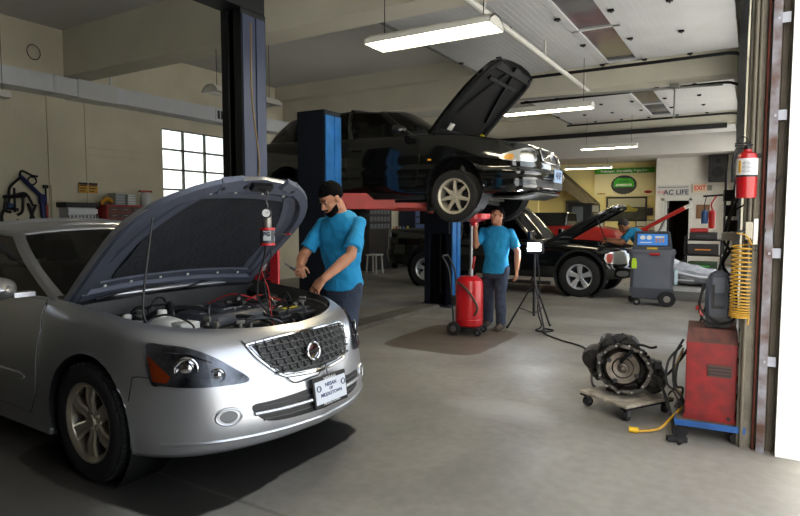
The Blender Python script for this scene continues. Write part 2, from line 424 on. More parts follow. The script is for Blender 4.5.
def patch(bvh, poly, o, ux, uy, d, off=.004, thick=.01, rings=9, smoothn=0, samp=72, hole=None, centre=None):
    """a panel lying on the body: outline in the plane (ux,uy) at o, dropped along d"""
    o = V(o); ux = V(ux).normalized(); uy = V(uy).normalized(); d = V(d).normalized()
    Q = [(V((a, b, 0))) for a, b in poly]
    if smoothn:
        n = len(Q); out = []
        for i in range(n):
            a, b, c, e = Q[i - 1], Q[i], Q[(i + 1) % n], Q[(i + 2) % n]
            for k in range(smoothn):
                t = k / smoothn
                out.append(.5 * ((2 * b) + (c - a) * t + (2 * a - 5 * b + 4 * c - e) * t * t + (3 * b - a - 3 * c + e) * t ** 3))
        Q = out
    n = len(Q); L = [0]
    for i in range(n): L.append(L[-1] + (Q[(i + 1) % n] - Q[i]).length)
    out = []; corner = []
    for k in range(samp):
        t = L[-1] * k / samp; i = max(j for j in range(n) if L[j] <= t + 1e-9); f = (t - L[i]) / max(1e-9, L[i + 1] - L[i]); out.append(Q[i].lerp(Q[(i + 1) % n], f))
    if not smoothn:
        for q in Q:
            j = min(range(samp), key=lambda z: (out[z] - q).length); out[j] = q.copy()
    c = V((centre[0], centre[1], 0)) if centre else sum(Q, V()) / n
    mb = MB(); rs = []
    def drop(q):
        p = o + ux * q.x + uy * q.y
        h = bvh.ray_cast(p, d)
        if h[0] is None: h = bvh.find_nearest(p); return h[0], h[1] if h[1].dot(d) < 0 else -h[1]
        nrm = h[1] if h[1].dot(d) < 0 else -h[1]
        return h[0], nrm
    k0 = 1 if hole is None else int(rings * hole)
    for k in range(k0, rings + 1):
        row = []
        for q in out:
            h, nrm = drop(c.lerp(q, k / rings)); row.append(h + nrm * off)
        rs.append(row)
    if hole is None:
        h, nrm = drop(c); rs = [[h + nrm * off] * len(out)] + rs
    lastn = []
    edge = []
    for q in out:
        h, nrm = drop(q); edge.append(h + nrm * (off - thick))
    rs.append(edge)
    if hole is not None: rs = [[p + d * thick for p in rs[0]]] + rs
    mb.rings(rs, True, False); return mb
def bvh_of(mb): return BVHTree.FromPolygons([tuple(p) for p in mb.v], mb.f)

def wheel_mesh(parent, name_label, loc, sg, r, w, rr, style, rimcol, tread=True):
    """a wheel: rim with spokes, tire, brake disc, hub; sg = side (+1 left, -1 right)"""
    ax = V((0, sg, 0))
    wm = MB(); o = V((0, 0, 0))
    wm.lathe([(rr + .004, w * .46), (rr + .012, w * .5), (rr, w * .5), (rr - .018, w * .42), (rr - .03, w * .1), (rr - .04, -w * .45), (rr, -w * .5)], o, ax, 48)
    nsp = {'six': 6, 'seven': 7, 'five': 5}[style]
    w0, w1 = {'six': (.030, .048), 'seven': (.026, .020), 'five': (.036, .055)}[style]
    yo = w * .42
    for i in range(nsp):
        a = 2 * PI * i / nsp + PI / 2
        rad = V((math.cos(a), 0, math.sin(a))); tan = V((-math.sin(a), 0, math.cos(a)))
        def sec(q, hw, yy, th): 
            c = rad * q; return [c - tan * hw + ax * (yy - .012), c - tan * hw * .72 + ax * yy, c - tan * hw * .12 + ax * (yy - (.006 if style == 'six' else 0)), c + tan * hw * .12 + ax * (yy - (.006 if style == 'six' else 0)), c + tan * hw * .72 + ax * yy, c + tan * hw + ax * (yy - .012), c + tan * hw * .8 + ax * (yy - th), c - tan * hw * .8 + ax * (yy - th)]
        wm.rings([sec(.035, w0, yo - .012, .05), sec(.08, w0, yo - .008, .045), sec(rr * .6, (w0 + w1) / 2, yo + .004, .035), sec(rr - .012, w1, yo - .004, .03)])
    wm.lathe([(0, yo - .002), (.03, yo - .003), (.036, yo - .014), (.07, yo - .016), (.078, yo - .03), (.075, yo - .07), (0, yo - .07)], o, ax, 28)
    for i in range(5):
        a = 2 * PI * i / 5 + .6; c = V((math.cos(a) * .054, 0, math.sin(a) * .054)); wm.cyl(c + ax * (yo - .02), c + ax * (yo - .005), .009, n=6)
    wo = wm.obj('wheel', rimcol, parent, loc=loc); 
    if name_label: wo['label'] = name_label
    t = MB(); h = r - rr
    prof = [(rr + .004, w * .44), (rr + .01, w * .50), (rr + h * .35, w * .54), (rr + h * .7, w * .53), (r - .018, w * .47), (r - .006, w * .42)]
    full = prof + [(r, w * .36)] + ([(r, w * .19), (r - .008, w * .18), (r - .008, w * .16), (r, w * .15), (r, .012), (r - .008, .008), (r - .008, -.008), (r, -.012)] if tread else []) + [(r, -w * .15), (r - .008, -w * .16), (r - .008, -w * .18), (r, -w * .19), (r, -w * .36), (r - .006, -w * .42), (r - .02, -w * .48), (rr + h * .5, -w * .53), (rr, -w * .48)]
    t.lathe(full, o, ax, 64)
    if tread:
        for i in range(64):
            a = 2 * PI * i / 64; rad = V((math.cos(a), 0, math.sin(a))); tan = V((-rad.z, 0, rad.x))
            for q in (1, -1):
                c = rad * (r - .010) + ax * q * w * .40
                Mx = Matrix((( tan.x, ax.x, rad.x, c.x), (tan.y, ax.y, rad.y, c.y), (tan.z, ax.z, rad.z, c.z), (0, 0, 0, 1)))
                t.box((0, 0, 0), (2 * PI * r / 64 * .62, w * .16, .018), M=Mx)
    t.obj('tire', RUB, wo)
    b = MB(); b.lathe([(.05, w * .12), (rr - .06, w * .12), (rr - .06, w * .02), (.05, w * .02)], o, ax, 32); b.cyl(o, -ax * .12, .07, n=16)
    b.obj('brake_disc', DRK, wo)
    return wo

def greenhouse(keys, kinds, crown, parent, paint, glassm, sub=10, nv=16, belt=.05, rail=.92, bulge=.03, roof='roof'):
    """pillars, roof and panes from half-loop keys ((base),(top)); kinds[i] tells whether panel i is 'g' glass or 'b' body"""
    frame = MB(); panes = {}
    def curve(idx):
        P = [V(k[idx]) for k in keys]; Q = [P[0] * 2 - P[1]] + P + [P[-1] * 2 - P[-2]]
        Q[0] = V((P[1].x, -P[1].y, P[1].z)); Q[-1] = V((P[-2].x, -P[-2].y, P[-2].z))
        out = []
        for i in range(1, len(Q) - 2):
            a, b, c, d = Q[i - 1:i + 3]; seg = []
            for k in range(sub + 1):
                t = k / sub
                cr = .5 * ((2 * b) + (c - a) * t + (2 * a - 5 * b + 4 * c - d) * t * t + (3 * b - a - 3 * c + d) * t ** 3)
                seg.append(b.lerp(c, t).lerp(cr, .6))
            out.append(seg)
        return out
    B = curve(0); T = curve(1)
    for sg in (1, -1):
        for i, kd in enumerate(kinds):
            def pnt(k, v, off=0):
                b, t = B[i][k], T[i][k]; p = b.lerp(t, v); out = V((b.x - .0, b.y, 0)); nb = (V((0, 1, 0)) if abs(b.y) > .5 else V((1 if b.x > 0 else -1, 0, 0)))
                p = p + nb * bulge * math.sin(PI * v) - nb * off
                return V((p.x, p.y * sg, p.z))
            if kd == 'b':
                frame.grid([[pnt(k, j / nv) for j in range(nv + 1)] for k in range(sub + 1)])
            else:
                frame.grid([[pnt(k, belt * j) for j in range(2)] for k in range(sub + 1)])
                frame.grid([[pnt(k, rail + (1 - rail) * j / 2) for j in range(3)] for k in range(sub + 1)])
                pm = MB(); pm.grid([[pnt(k, belt + (rail - belt) * j / nv, .008) for j in range(nv + 1)] for k in range(sub + 1)])
                panes.setdefault((kd, sg if kd[0] != 'w' and kd[0] != 'r' else 0), []).append(pm)
    # roof
    rows = []
    Tt = [p for s_ in T for p in s_]
    m = 12
    for p in Tt:
        rows.append([V((p.x, (q / m) * p.y, p.z + crown * (1 - abs(q / m) ** 2.2) * min(1, p.y / .4))) for q in range(-m, m + 1)])
    frame.grid(rows)
    f = frame.obj(roof, paint, parent)
    so = f.modifiers.new('thickness', 'SOLIDIFY'); so.thickness = .022; so.offset = -1
    nm = {'w': 'windshield', 'r': 'rear_window', 'g': 'side_window', 'h': 'side_window', 'q': 'quarter_window'}
    for (kd, sg), ms in panes.items():
        a = MB()
        for x in ms: a.add(x.v, x.f)
        a.obj(nm[kd[0]], glassm, parent)
    return f
def seat_mb(x, y, z, w=.5, h=.62, head=True):
    m = MB()
    m.rings([[V((x + .5 * cx - .22, y + w / 2 * cy, z + cz)) for cx, cy in ((0, -1), (1, -1), (1, 1), (0, 1))] for cz in (0, .14)])
    Rm = Matrix.Rotation(R(-18), 3, 'Y')
    m.box((x - .30, y, z + .14 + h / 2), (.13, w * .95, h), Rm)
    if head: m.box((x - .42, y, z + .27 + h), (.1, .27, .2), Rm)
    return m
# ---------------------------------------------------------------- silver sedan
SIL = mat('silver_paint', (190, 192, 197), .33, .86, coat=.3)
SILU = mat('hood_underside', (88, 93, 108), .5, .3, var=.2, vscale=3)
PAD = mat('insulation_pad', (26, 29, 38), .9, bump=.5, bscale=30, var=.3)
BAY = mat('engine_bay_black', (10, 10, 11), .7, var=.4, vscale=7, spec=.3)
GLS = glass('car_glass', (.10, .11, .11))
CLR = glass('lamp_lens', (.75, .77, .8))
AMB = mat('amber_lens', (190, 72, 18), .25)
INT = mat('interior_fabric', (46, 45, 44), .8)
def make_sedan(loc, rz):
    car = thing('sedan', 'silver sedan with its hood propped open, parked nearest on the left', 'car', loc, rz)
    out = [(-2.51, 0), (-2.50, .35), (-2.42, .70), (-2.2, .83), (-1.6, .875), (-.5, .89), (.6, .892), (1.3, .888), (1.75, .868), (2.0, .778), (2.18, .60), (2.31, .31), (2.36, 0)]
    prof = [(0, 0, .955, -.07, -.05), (.08, .04, .985, -.02, -.02), (.25, .2, .998, 0, 0), (.5, .42, 1.0, -.015, 0), (.64, .6, .995, -.035, -.02), (.76, .76, .975, -.075, -.05), (.87, .9, .935, -.12, -.1), (.94, .97, .885, -.165, -.13), (1, 1.0, .835, -.21, -.16)]
    zt = [(-2.51, 1.02), (-1.8, 1.04), (-1, 1.0), (0, .97), (.9, .965), (1.4, .93), (1.8, .885), (2.1, .845), (2.36, .81)]
    zb = [(-2.51, .28), (-2.0, .24), (-1, .21), (1, .205), (1.9, .215), (2.2, .225), (2.36, .25)]
    b = Body(out, prof, zt, zb, [(1.40, .335), (-1.40, .335)], .385, nu=170, nv=40, fx0=1.0, rx0=-1.5)
    sh = b.shell(); body = sh.obj('body', [SIL, BLK], car, ang=50)
    bv = bvh_of(sh)
    # rear deck, cowl
    m = MB(); m.grid(b.deck(-2.5, -1.35, .03)); m.obj('trunk_lid', SIL, car)
    m = MB(); m.grid([[V((x, y * .74, z + .02 * (1 - y * y))) for y in [i / 8 for i in range(-8, 9)]] for x, z in ((.80, .985), (.92, .97), (1.02, .93), (1.04, .80))]); m.obj('cowl', BLK, car)
    # underside
    m = MB(); m.b2((-2.2, -.74, .2), (1.75, .74, .24)); m.obj('underbody', BLK, car)
    # engine bay tub
    T = [p for p in b.top() if p.x > .98]
    rows = []
    for sg in (1, -1):
        rows = [[V((p.x - .015, sg * (p.y - .004), p.z - .002)), V((p.x - .05, sg * (p.y - .05), p.z - .025)), V((min(p.x, 2.1) - .06, sg * (p.y * .9 - .05), p.z - .06)), V((min(p.x, 2.05) - .08, sg * min(p.y * .86, .62), .5)), V((min(p.x, 2.0) - .1, 0, .42))] for p in T]
        m = MB() if sg == 1 else m; m.grid(rows)
    m.grid([[V((1.0, y, z)) for z in (.4, .93)] for y in (-.74, .74)])
    m.obj('engine_bay', BAY, car)
    # hood: outer skin, frame and pad, hinged at the cowl
    ang = R(44)
    hinge = V((.93, 0, .955)); Hm = Matrix.Translation(hinge) @ Matrix.Rotation(-ang, 4, 'Y') @ Matrix.Translation(-hinge)
    D0 = b.deck(.93, 2.40, .055, m=16)
    D1 = [[V((p.x - .012 * (i == len(D0) - 1), p.y * .985, p.z - .028)) for p in row] for i, row in enumerate(D0)]
    m = MB(); m.grid(D0); n = len(D0[0])
    edge_o = D0[0] + [r[-1] for r in D0[1:]] + D0[-1][::-1][1:] + [r[0] for r in D0[::-1]][1:-1]
    edge_i = D1[0] + [r[-1] for r in D1[1:]] + D1[-1][::-1][1:] + [r[0] for r in D1[::-1]][1:-1]
    m.rings([edge_o, edge_i], True, False)
    hm = MB(); hm.add(m.v, m.f, Hm); hood = hm.obj('hood', SIL, car)
    m = MB(); m.grid(D1)
    # raised ribs round the rim and across the underside
    NR = len(D0)
    def under(a, q, dz): # a along 0..1 (rear to front), q across -1..1
        i = a * (NR - 1); i0 = min(int(i), NR - 2); f = i - i0; j = (q + 1) / 2 * (n - 1); j0 = min(int(j), n - 2); g = j - j0
        p = (D1[i0][j0].lerp(D1[i0 + 1][j0], f)).lerp(D1[i0][j0 + 1].lerp(D1[i0 + 1][j0 + 1], f), g); return p - V((0, 0, dz))
    # map 'a' to even x spacing
    xs = [r[0].x for r in D0]
    def A(t):
        X = xs[0] + (xs[-1] - xs[0]) * t
        for i in range(NR - 1):
            if xs[i] <= X <= xs[i + 1] + 1e-9: return (i + (X - xs[i]) / max(1e-9, xs[i + 1] - xs[i])) / (NR - 1)
        return 1.
    def rib(path, wd, h):
        rs = []
        for k, (t, q) in enumerate(path):
            a0 = path[max(k - 1, 0)]; a1 = path[min(k + 1, len(path) - 1)]
            c = under(A(t), q, 0); tt = under(A(a1[0]), a1[1], 0) - under(A(a0[0]), a0[1], 0); s_ = tt.cross(V((0, 0, 1))).normalized() * wd
            dn = V((0, 0, -1)); rs.append([c - s_ - dn * .004, c - s_ * .7 + dn * h, c + s_ * .7 + dn * h, c + s_ - dn * .004])
        m.rings(rs, True, True)
    F = .955
    rib([(t / 20 * F + .02, .93) for t in range(21)], .045, .022); rib([(t / 20 * F + .02, -.93) for t in range(21)], .045, .022)
    rib([(.05, q / 12 * .93) for q in range(-12, 13)], .05, .03); rib([(.13 , q / 12 * .93) for q in range(-12, 13)], .025, .012)
    rib([(.93, q / 12 * .9) for q in range(-12, 13)], .06, .03); rib([(.83, q / 12 * .8) for q in range(-12, 13)], .03, .016)
    rib([(.15 + .7 * k / 10, .86 - .2 * smooth(k / 10)) for k in range(11)], .035, .018); rib([(.15 + .7 * k / 10, -.86 + .2 * smooth(k / 10)) for k in range(11)], .035, .018)
    hm = MB(); hm.add(m.v, m.f, Hm); fr = hm.obj('hood_frame', SILU, hood)
    m = MB(); pd = []
    for i in range(13):
        t = .17 + (.80 - .17) * i / 12; w_ = .72 - .12 * (i / 12) ** 2
        pd.append([under(A(t), q / 12 * w_, .014 + .006 * math.sin(i * 1.3) * math.cos(q * .8)) for q in range(-12, 13)])
    m.grid(pd); e = pd[0] + [r[-1] for r in pd[1:]] + pd[-1][::-1][1:] + [r[0] for r in pd[::-1]][1:-1]
    m.rings([e, [p + V((0, 0, .012)) for p in e]], True, False)
    hm = MB(); hm.add(m.v, m.f, Hm); hm.obj('insulation_pad', PAD, hood)
    for a_, q in [(.12, q) for q in (-.75, -.5, -.2, .1, .45, .7)] + [(.86, q) for q in (-.6, -.2, .25, .6)]:
        m = MB(); m.ell(under(A(a_), q, .019), (.011, .011, .006), n=8, m=5); MB().add(m.v, m.f, Hm).obj('clip', WHT, hood)
    m = MB()
    for a_, q, h_ in [(.93, q, .031) for q in (-.83, -.68, -.3, .3, .68, .83)] + [(t, q, .022) for t in (.3, .45, .6, .72) for q in (-.9, .9)]:
        k_ = MB(); k_.ell(under(A(a_), q, h_), (.016, .018, .003), n=12, m=5); MB().add(k_.v, k_.f, Hm).obj('frame_hole', BLK, hood)
    m.box(under(A(.95), 0, .045), (.05, .16, .03)); m.tube([under(A(.95), -.03, .05), under(A(.95), -.03, .10), under(A(.95), .04, .10), under(A(.95), .04, .05)], .006)
    hm = MB(); hm.add(m.v, m.f, Hm); hm.obj('hood_latch', BLK, hood)
    latch = Hm @ under(A(.95), .02, .1)
    # prop rod and hinges
    m = MB(); m.tube([V((1.62, -.64, .86)), V((1.60, -.65, 1.0)), Hm @ under(A(.70), -.88, .02)], .0065, sm=4)
    m.obj('prop_rod', BLK, car)
    for sg in (1, -1): MB().tube([(.86, sg * .70, .93), (.93, sg * .70, .99), Hm @ V((1.12, sg * .69, .92))], .012).obj('hood_hinge', DRK, car)
    # ---- front details
    OF = (3.5, 0, 0); dF = (-1, 0, 0); Y = (0, 1, 0); Z = (0, 0, 1)
    # chrome surround + dark mesh + emblem
    gp = [(-.405, .775), (-.2, .792), (0, .797), (.2, .792), (.405, .775), (.37, .70), (.28, .605), (.2, .585), (0, .578), (-.2, .585), (-.28, .605), (-.37, .70)]
    
    gi = [(x * .93, .69 + (z - .69) * .9) for x, z in gp]
    gr = patch(bv, gi, OF, Y, Z, dF, .004, .01).obj('grille', BLK, car)
    m = MB()
    def hit(y, z, off=.012):
        h = bv.ray_cast(V((3.5, y, z)), V((-1, 0, 0))); return h[0] + V((off, 0, 0)) if h[0] else V((2.2, y, z))
    for r_ in range(5):
        z = .612 + r_ * .036; hw = .30 + (z - .605) * .62
        hw = min(hw, .355)
        m.tube([hit(-hw + 2 * hw * k / 10, z) for k in range(11)], .0045, n=6, sm=1)
        nn = int(hw * 2 / .05)
        for k in range(nn + 1):
            y = -hw + 2 * hw * k / nn; p = hit(y, z); q = hit(y, z + .034)
            m.tube([p, q], .004, n=6, sm=1)
            if abs(y) > .06: m.box(hit(y + .012, z + .008, .015), (.008, .026, .011))
    m.obj('grille_mesh', mat('grille_grey', (74, 74, 73), .4, .3), gr)
    m = MB(); ring = [hit(a_, z_, .004) for a_, z_ in gp] ; m.tube(ring + [ring[0]], .011, n=8, sm=4); m.obj('grille_surround', CHR, car)
    m = MB(); ec = hit(-.03, .69, .03); m.torus(ec, (1, 0, .15), .05, .008, 36, 8); m.box(ec, (.012, .125, .026)); m.lathe([(0, .004), (.043, .002), (.043, -.02), (0, -.02)], ec, (1, 0, 0), 30)
    m.obj('emblem', CHR, car); text('emblem_lettering', 'NISSAN', .021, BLK, ec + V((.0075, 0, 0)), (0, 1, 0), (0, 0, 1), car, bold=.0006)
    # panel above: hood slam gap, body colour
    # lower grille + fog lamps
    lp = [(-.34, .475), (0, .49), (.34, .475), (.45, .465), (.42, .40), (.33, .365), (0, .355), (-.33, .365), (-.42, .40), (-.45, .465)]
    lg = patch(bv, lp, OF, Y, Z, dF, .006, .02, samp=120, smoothn=4).obj('lower_grille', BLK, car)
    m = MB()
    for z in (.385, .455): m.tube([hit(-.40 + .80 * k / 12, z, .006) for k in range(13)], .005, n=6, sm=1)
    for k in range(-8, 9): m.tube([hit(k * .05, .375, .003), hit(k * .05, .47, .003)], .003, n=5, sm=1)
    m.tube([hit(-.43 + .86 * k / 12, .425, .010) for k in range(13)], .011, n=8, sm=1)
    m.obj('lower_grille_bars', mat('bar_grey', (62, 62, 62), .4), lg)
    m = MB(); m.tube([hit(-.45 + .90 * k / 14, .425, .014) for k in range(15)], .012, n=8, sm=1); m.obj('bumper_bar', SIL, car)
    for sg in (1, -1):
        d = V((-.8, -.6 * sg, 0)); u = V((-.6 * sg * -1 * -1, .8, 0)) if False else V((-.6 * sg, .8, 0)) ; o = V((2.6, sg * 1.2, 0)) 
        o = V((2.2, .57 * sg, 0)) - d * 1.0
        cir = [(.085 * math.cos(2 * PI * k / 24), .43 + .048 * math.sin(2 * PI * k / 24)) for k in range(24)]
        fb = patch(bv, cir, o, u, Z, d, .004, .02, hole=.72).obj('fog_lamp_bezel', SIL, car)
        m = MB(); rg = []
        for k in range(25):
            p_ = o + u * .066 * math.cos(2 * PI * k / 24) + V((0, 0, .43 + .042 * math.sin(2 * PI * k / 24))); h_ = bv.ray_cast(p_, d); rg.append((h_[0] or p_) - d * .003)
        m.tube(rg, .007, n=8, sm=1); m.obj('fog_lamp_ring', SIL, car)
        cir = [(.046 * math.cos(2 * PI * k / 24), .43 + .030 * math.sin(2 * PI * k / 24)) for k in range(24)]
        patch(bv, cir, o, u, Z, d, .006, .02).obj('fog_lamp', mat('fog_glass', (70, 74, 80), .12, .3), fb)
        # headlamp: dark bowl, reflectors, amber corner, clear lens
        d = V((-.72, -.69 * sg, 0)).normalized(); u = V((d.y, -d.x, 0)) * sg * 1.0
        # u runs towards the car's centre
        if u.y * sg > 0: u = -u
        o = V((1.98, .78 * sg, 0)) - d * 1.2
        hp = [(-.115, .795), (-.01, .80), (.10, .782), (.20, .745), (.31, .68), (.41, .60), (.28, .590), (.12, .594), (-.02, .608), (-.075, .62)]
        hl = patch(bv, hp, o, u, Z, d, .004, .02, smoothn=4).obj('headlight', mat('lamp_bowl', (150, 152, 158), .28, .8, col2=(40, 42, 48), vscale=8), car)
        ap = [(-.100, .755), (-.07, .73), (.02, .65), (.0, .620), (-.068, .628)]
        patch(bv, ap, o, u, Z, d, .008, .01).obj('turn_signal', AMB, hl)
        m = MB()
        def bh(a, z, off):
            p = o + u * a + V((0, 0, z)); h = bv.ray_cast(p, d); return h[0] - d * off
        for a, z, r_ in ((.095, .69, .062), (.25, .648, .040)):
            c = bh(a, z, .008); m.lathe([(r_, .006), (r_ * .92, .010), (r_ * .8, .0), (r_ * .5, -.006), (r_ * .45, .012), (r_ * .25, .016), (0, .017)], c, -d, 28)
        m.tube([bh(-.01, .77, .010), bh(.10, .755, .010), bh(.22, .71, .010)], .005)
        m.obj('reflector', CHR, hl)
        patch(bv, hp, o, u, Z, d, .014, .008, smoothn=4).obj('lens', CLR, hl)
        # wheels
    sm_ = mat('alloy', (196, 188, 172), .3, .85)
    for x in (1.40, -1.40):
        for sg in (1, -1):
            wheel_mesh(car, None, (x, sg * .775, .335), sg, .335, .21, .215, 'six', sm_)
    m = MB()
    for x in (1.40, -1.40):
        for sg in (1, -1):
            m = MB(); m.lathe([(.39, 0), (.39, .28)], (x, sg * .86, .335), (0, -sg, 0), 40); m.cyl((x, sg * .58, .335), (x, sg * .59, .335), .39, n=40); m.obj('wheel_well', BAY, car)
    # ---- doors, seams and rub strips on both sides
    for sg in (1, -1):
        o = V((0, sg * 2, 0)); d = V((0, -sg, 0)); X = (1, 0, 0)
        fd = [(-.20, .30), (.3, .295), (.78, .29), (.86, .42), (.88, .62), (.90, .80), (.84, .93), (.78, .955), (.3, .955), (-.22, .955), (-.225, .6)]
        rd = [(-1.0, .45), (-.86, .31), (-.235, .30), (-.255, .6), (-.255, .955), (-1.2, .97), (-1.25, .85), (-1.12, .62)]
        for q in (fd, rd):
            dr = patch(bv, q, o, X, Z, d, .005, .012, rings=12, samp=110).obj('door', SIL, car)
            patch(bv, [(x_ + (.006 if x_ > sum(a for a, _ in q) / len(q) else -.006), z_ + (.006 if z_ > .6 else -.006)) for x_, z_ in q], o, X, Z, d, .0015, .006, rings=12, samp=110).obj('door_gap', BLK, dr)
            xs_ = [a for a, _ in q]; hx = min(xs_) + (.12 if q is fd else .16)
            m = MB(); h0 = bv.ray_cast(V((hx, sg * 2, .86)), d)[0]
            m.tube([h0 + V((-.07, 0, 0)), h0 + V((-.05, sg * .035, 0)), h0 + V((.05, sg * .035, 0)), h0 + V((.07, 0, 0))], .011); m.obj('door_handle', SIL, dr)
            a0, a1 = (-.19, .74) if q is fd else (-.98, -.26)
            m = MB(); rows = []
            for k in range(17):
                x_ = a0 + (a1 - a0) * k / 16; h0 = bv.ray_cast(V((x_, sg * 2, .5)), d)[0]; e = 1 if 0 < k < 16 else .3
                rows.append([h0 + V((0, sg * -.002, -.028 * e)), h0 + V((0, sg * .014 * e + sg * .004, -.02 * e)), h0 + V((0, sg * .014 * e + sg * .004, .02 * e)), h0 + V((0, sg * -.002, .028 * e))])
            m.rings(rows); m.obj('rub_strip', SIL, dr)
        # bumper seam and fender repeater seam: thin dark lines
        m = MB(); pts = []
        for k in range(13):
            x_ = 1.78 + .12 * k / 12; p = V((1.775 + .0 * k, 0, 0))
        pts = [(1.775, .52), (1.79, .60), (1.80, .645), (1.9, .645)]
        line = []
        for x_, z_ in pts:
            h0 = bv.ray_cast(V((x_, sg * 2, z_)), d); line.append(h0[0] + V((0, sg * .001, 0)))
        m.tube(line, .003, n=5, sm=3); m.obj('bumper_seam', BLK, car)
        # mirror
        m = MB(); mc = V((.70, sg * 1.0, 1.045))
        m.rings([[mc + V((f_ + (.02 * math.cos(t)), sg * .105 * math.cos(t) * s_, .068 * math.sin(t) * s_)) for t in [2 * PI * k / 20 for k in range(20)]] for f_, s_ in ((-.05, .95), (-.03, 1), (.02, .97), (.06, .8), (.085, .45), (.092, .1))])
        m.box(mc + V((0, -sg * .13, -.045)), (.07, .12, .03)); m.obj('side_mirror', SIL, car, bevel=.004)
        # sill
        m = MB(); m.b2((-.98, sg * .80, .17), (.98, sg * .875, .24)); m.obj('sill', SIL, car, bevel=.015)
    # ---- greenhouse
    keys = [((1.02, 0, .985), (.08, 0, 1.415)), ((.99, .38, .975), (.05, .33, 1.405)), ((.90, .70, .955), (-.02, .535, 1.375)), ((.83, .765, .955), (-.10, .575, 1.365)), ((-.20, .80, .955), (-.42, .60, 1.395)), ((-.27, .80, .96), (-.48, .60, 1.393)), ((-1.22, .775, .985), (-1.28, .555, 1.345)), ((-1.55, .71, 1.0), (-1.42, .50, 1.335)), ((-1.85, .45, 1.02), (-1.52, .30, 1.35)), ((-1.9, 0, 1.03), (-1.55, 0, 1.36))]
    greenhouse(keys, ['w', 'w', 'b', 'g', 'b', 'h', 'b', 'r', 'r'], .045, car, SIL, GLS)
    # dark sash round the side glass
    # interior
    m = MB()
    for y in (.38, -.38): m.add(*(lambda s_: (s_.v, s_.f))(seat_mb(.1, y, .35)))
    m.add(*(lambda s_: (s_.v, s_.f))(seat_mb(-.85, .35, .38, .62, .5))); m.add(*(lambda s_: (s_.v, s_.f))(seat_mb(-.85, -.35, .38, .62, .5)))
    m.obj('seats', INT, car, bevel=.03)
    m = MB(); m.box((.72, 0, .83), (.4, 1.36, .2)); m.b2((-1.3, -.7, .28), (.9, .7, .32)); m.obj('dashboard', BLK, car, bevel=.04)
    m = MB(); m.torus((.42, .38, .86), (-.9, 0, .4), .18, .014); m.box((.43, .38, .86), (.03, .3, .05)); m.obj('steering_wheel', BLK, car)
    m = MB(); m.tube([(1.03, .05, .97), (.98, .3, 1.0), (.96, .62, .99)], .008); m.tube([(1.03, -.6, .96), (1.0, -.3, 1.0), (.98, .0, 1.0)], .008); m.obj('wiper', BLK, car)
    # taillights, rear plate
    for sg in (1, -1):
        d = V((.75, -.66 * sg, 0)).normalized(); u = V((-d.y, d.x, 0)); o = V((-2.3, .7 * sg, 0)) - d * 1.2
        patch(bv, [(-.18, .82), (.18, .82), (.16, .95), (-.16, .97)], o, u, Z, d, .006, .01, smoothn=3).obj('tail_light', mat('tail_red', (150, 16, 14), .2), car)
    # ---- engine
    eng = MB(); eng.box((1.52, -.02, .62), (.46, .62, .36)); eng.box((1.50, .02, .80), (.34, .46, .06)); eng.cyl((1.3, -.3, .62), (1.3, .3, .62), .1)
    eng.obj('engine', mat('engine_dark', (38, 38, 38), .5, .5, var=.4, vscale=12), car, bevel=.02)
    m = MB(); m.rings([[V((1.52 + a * s_, -.02 + b_ * s_ * 1.25, z_)) for a, b_ in ((-.17, -.2), (-.1, -.24), (.1, -.24), (.19, -.16), (.19, .16), (.1, .24), (-.1, .24), (-.17, .2))] for s_, z_ in ((1.02, .80), (1, .845), (.9, .872))])
    for k in range(-1, 2): m.box((1.52, -.02 + k * .12, .875), (.22, .03, .012))
    ec = m.obj('engine_cover', mat('cover_grey', (58, 60, 66), .38), car, bevel=.008)
    text('engine_lettering', 'NISSAN', .05, mat('pale_print', (170, 172, 175), .4, .5), (1.60, -.02, .883), (0, 1, 0), (-1, 0, 0), car)
    m = MB(); m.lathe([(0, .03), (.028, .03), (.032, 0)], (1.44, .2, .86), (0, 0, 1), 16); m.obj('oil_cap', BLK, car)
    # battery near the left lamp, with a yellow mark on its cover
    bt = MB(); bt.b2((1.66, .16, .58), (1.86, .50, .80)); bt = bt.obj('battery', BLK, car, bevel=.01)
    bt2 = MB(); bt2.b2((1.65, .15, .80), (1.87, .51, .825)); bt2.box((1.76, .33, .835), (.12, .3, .03)); bt2.obj('battery_cover', mat('cover_dark', (38, 39, 42), .4), bt, bevel=.006)
    m = MB(); m.b2((1.745, .27, .851), (1.775, .40, .8535)); m.obj('warning_strip', mat('yellow_print', (215, 200, 25), .5), bt)
    text('battery_lettering', 'MAX', .022, BLK, (1.76, .335, .8545), (0, 1, 0), (-1, 0, 0), bt)
    m = MB(); m.cyl((1.70, .20, .82), (1.70, .20, .86), .016); m.cyl((1.70, .46, .82), (1.70, .46, .86), .014); m.obj('terminal', ALU, bt)
    m = MB(); m.rings([[V((1.32 + a * .16 * s_, .50 + b_ * .15 * s_, z_)) for a, b_ in ((-1, -1), (1, -1), (1, 1), (-1, 1))] for s_, z_ in ((.95, .6), (1, .78), (1, .80), (.9, .86))]); m.cyl((1.4, .38, .78), (1.5, .1, .80), .05)
    m.obj('air_filter_box', mat('airbox', (30, 30, 32), .5), car, bevel=.015)
    # white washer / coolant bottles near the right wing
    m = MB(); m.rings([[V((1.60 + a * .11 * s_, -.50 + b_ * .09 * s_, z_ + .05)) for a, b_ in ((-1, -.8), (-.5, -1), (.6, -1), (1, -.6), (1, .6), (.5, 1), (-.6, 1), (-1, .7))] for s_, z_ in ((.9, .62), (1, .70), (1, .80), (.8, .83), (.4, .84))]); m.cyl((1.55, -.50, .87), (1.55, -.50, .93), .03); m.box((1.74, -.48, .84), (.10, .13, .07))
    m.obj('washer_bottle', mat('milky_plastic', (205, 205, 198), .4), car, bevel=.012)
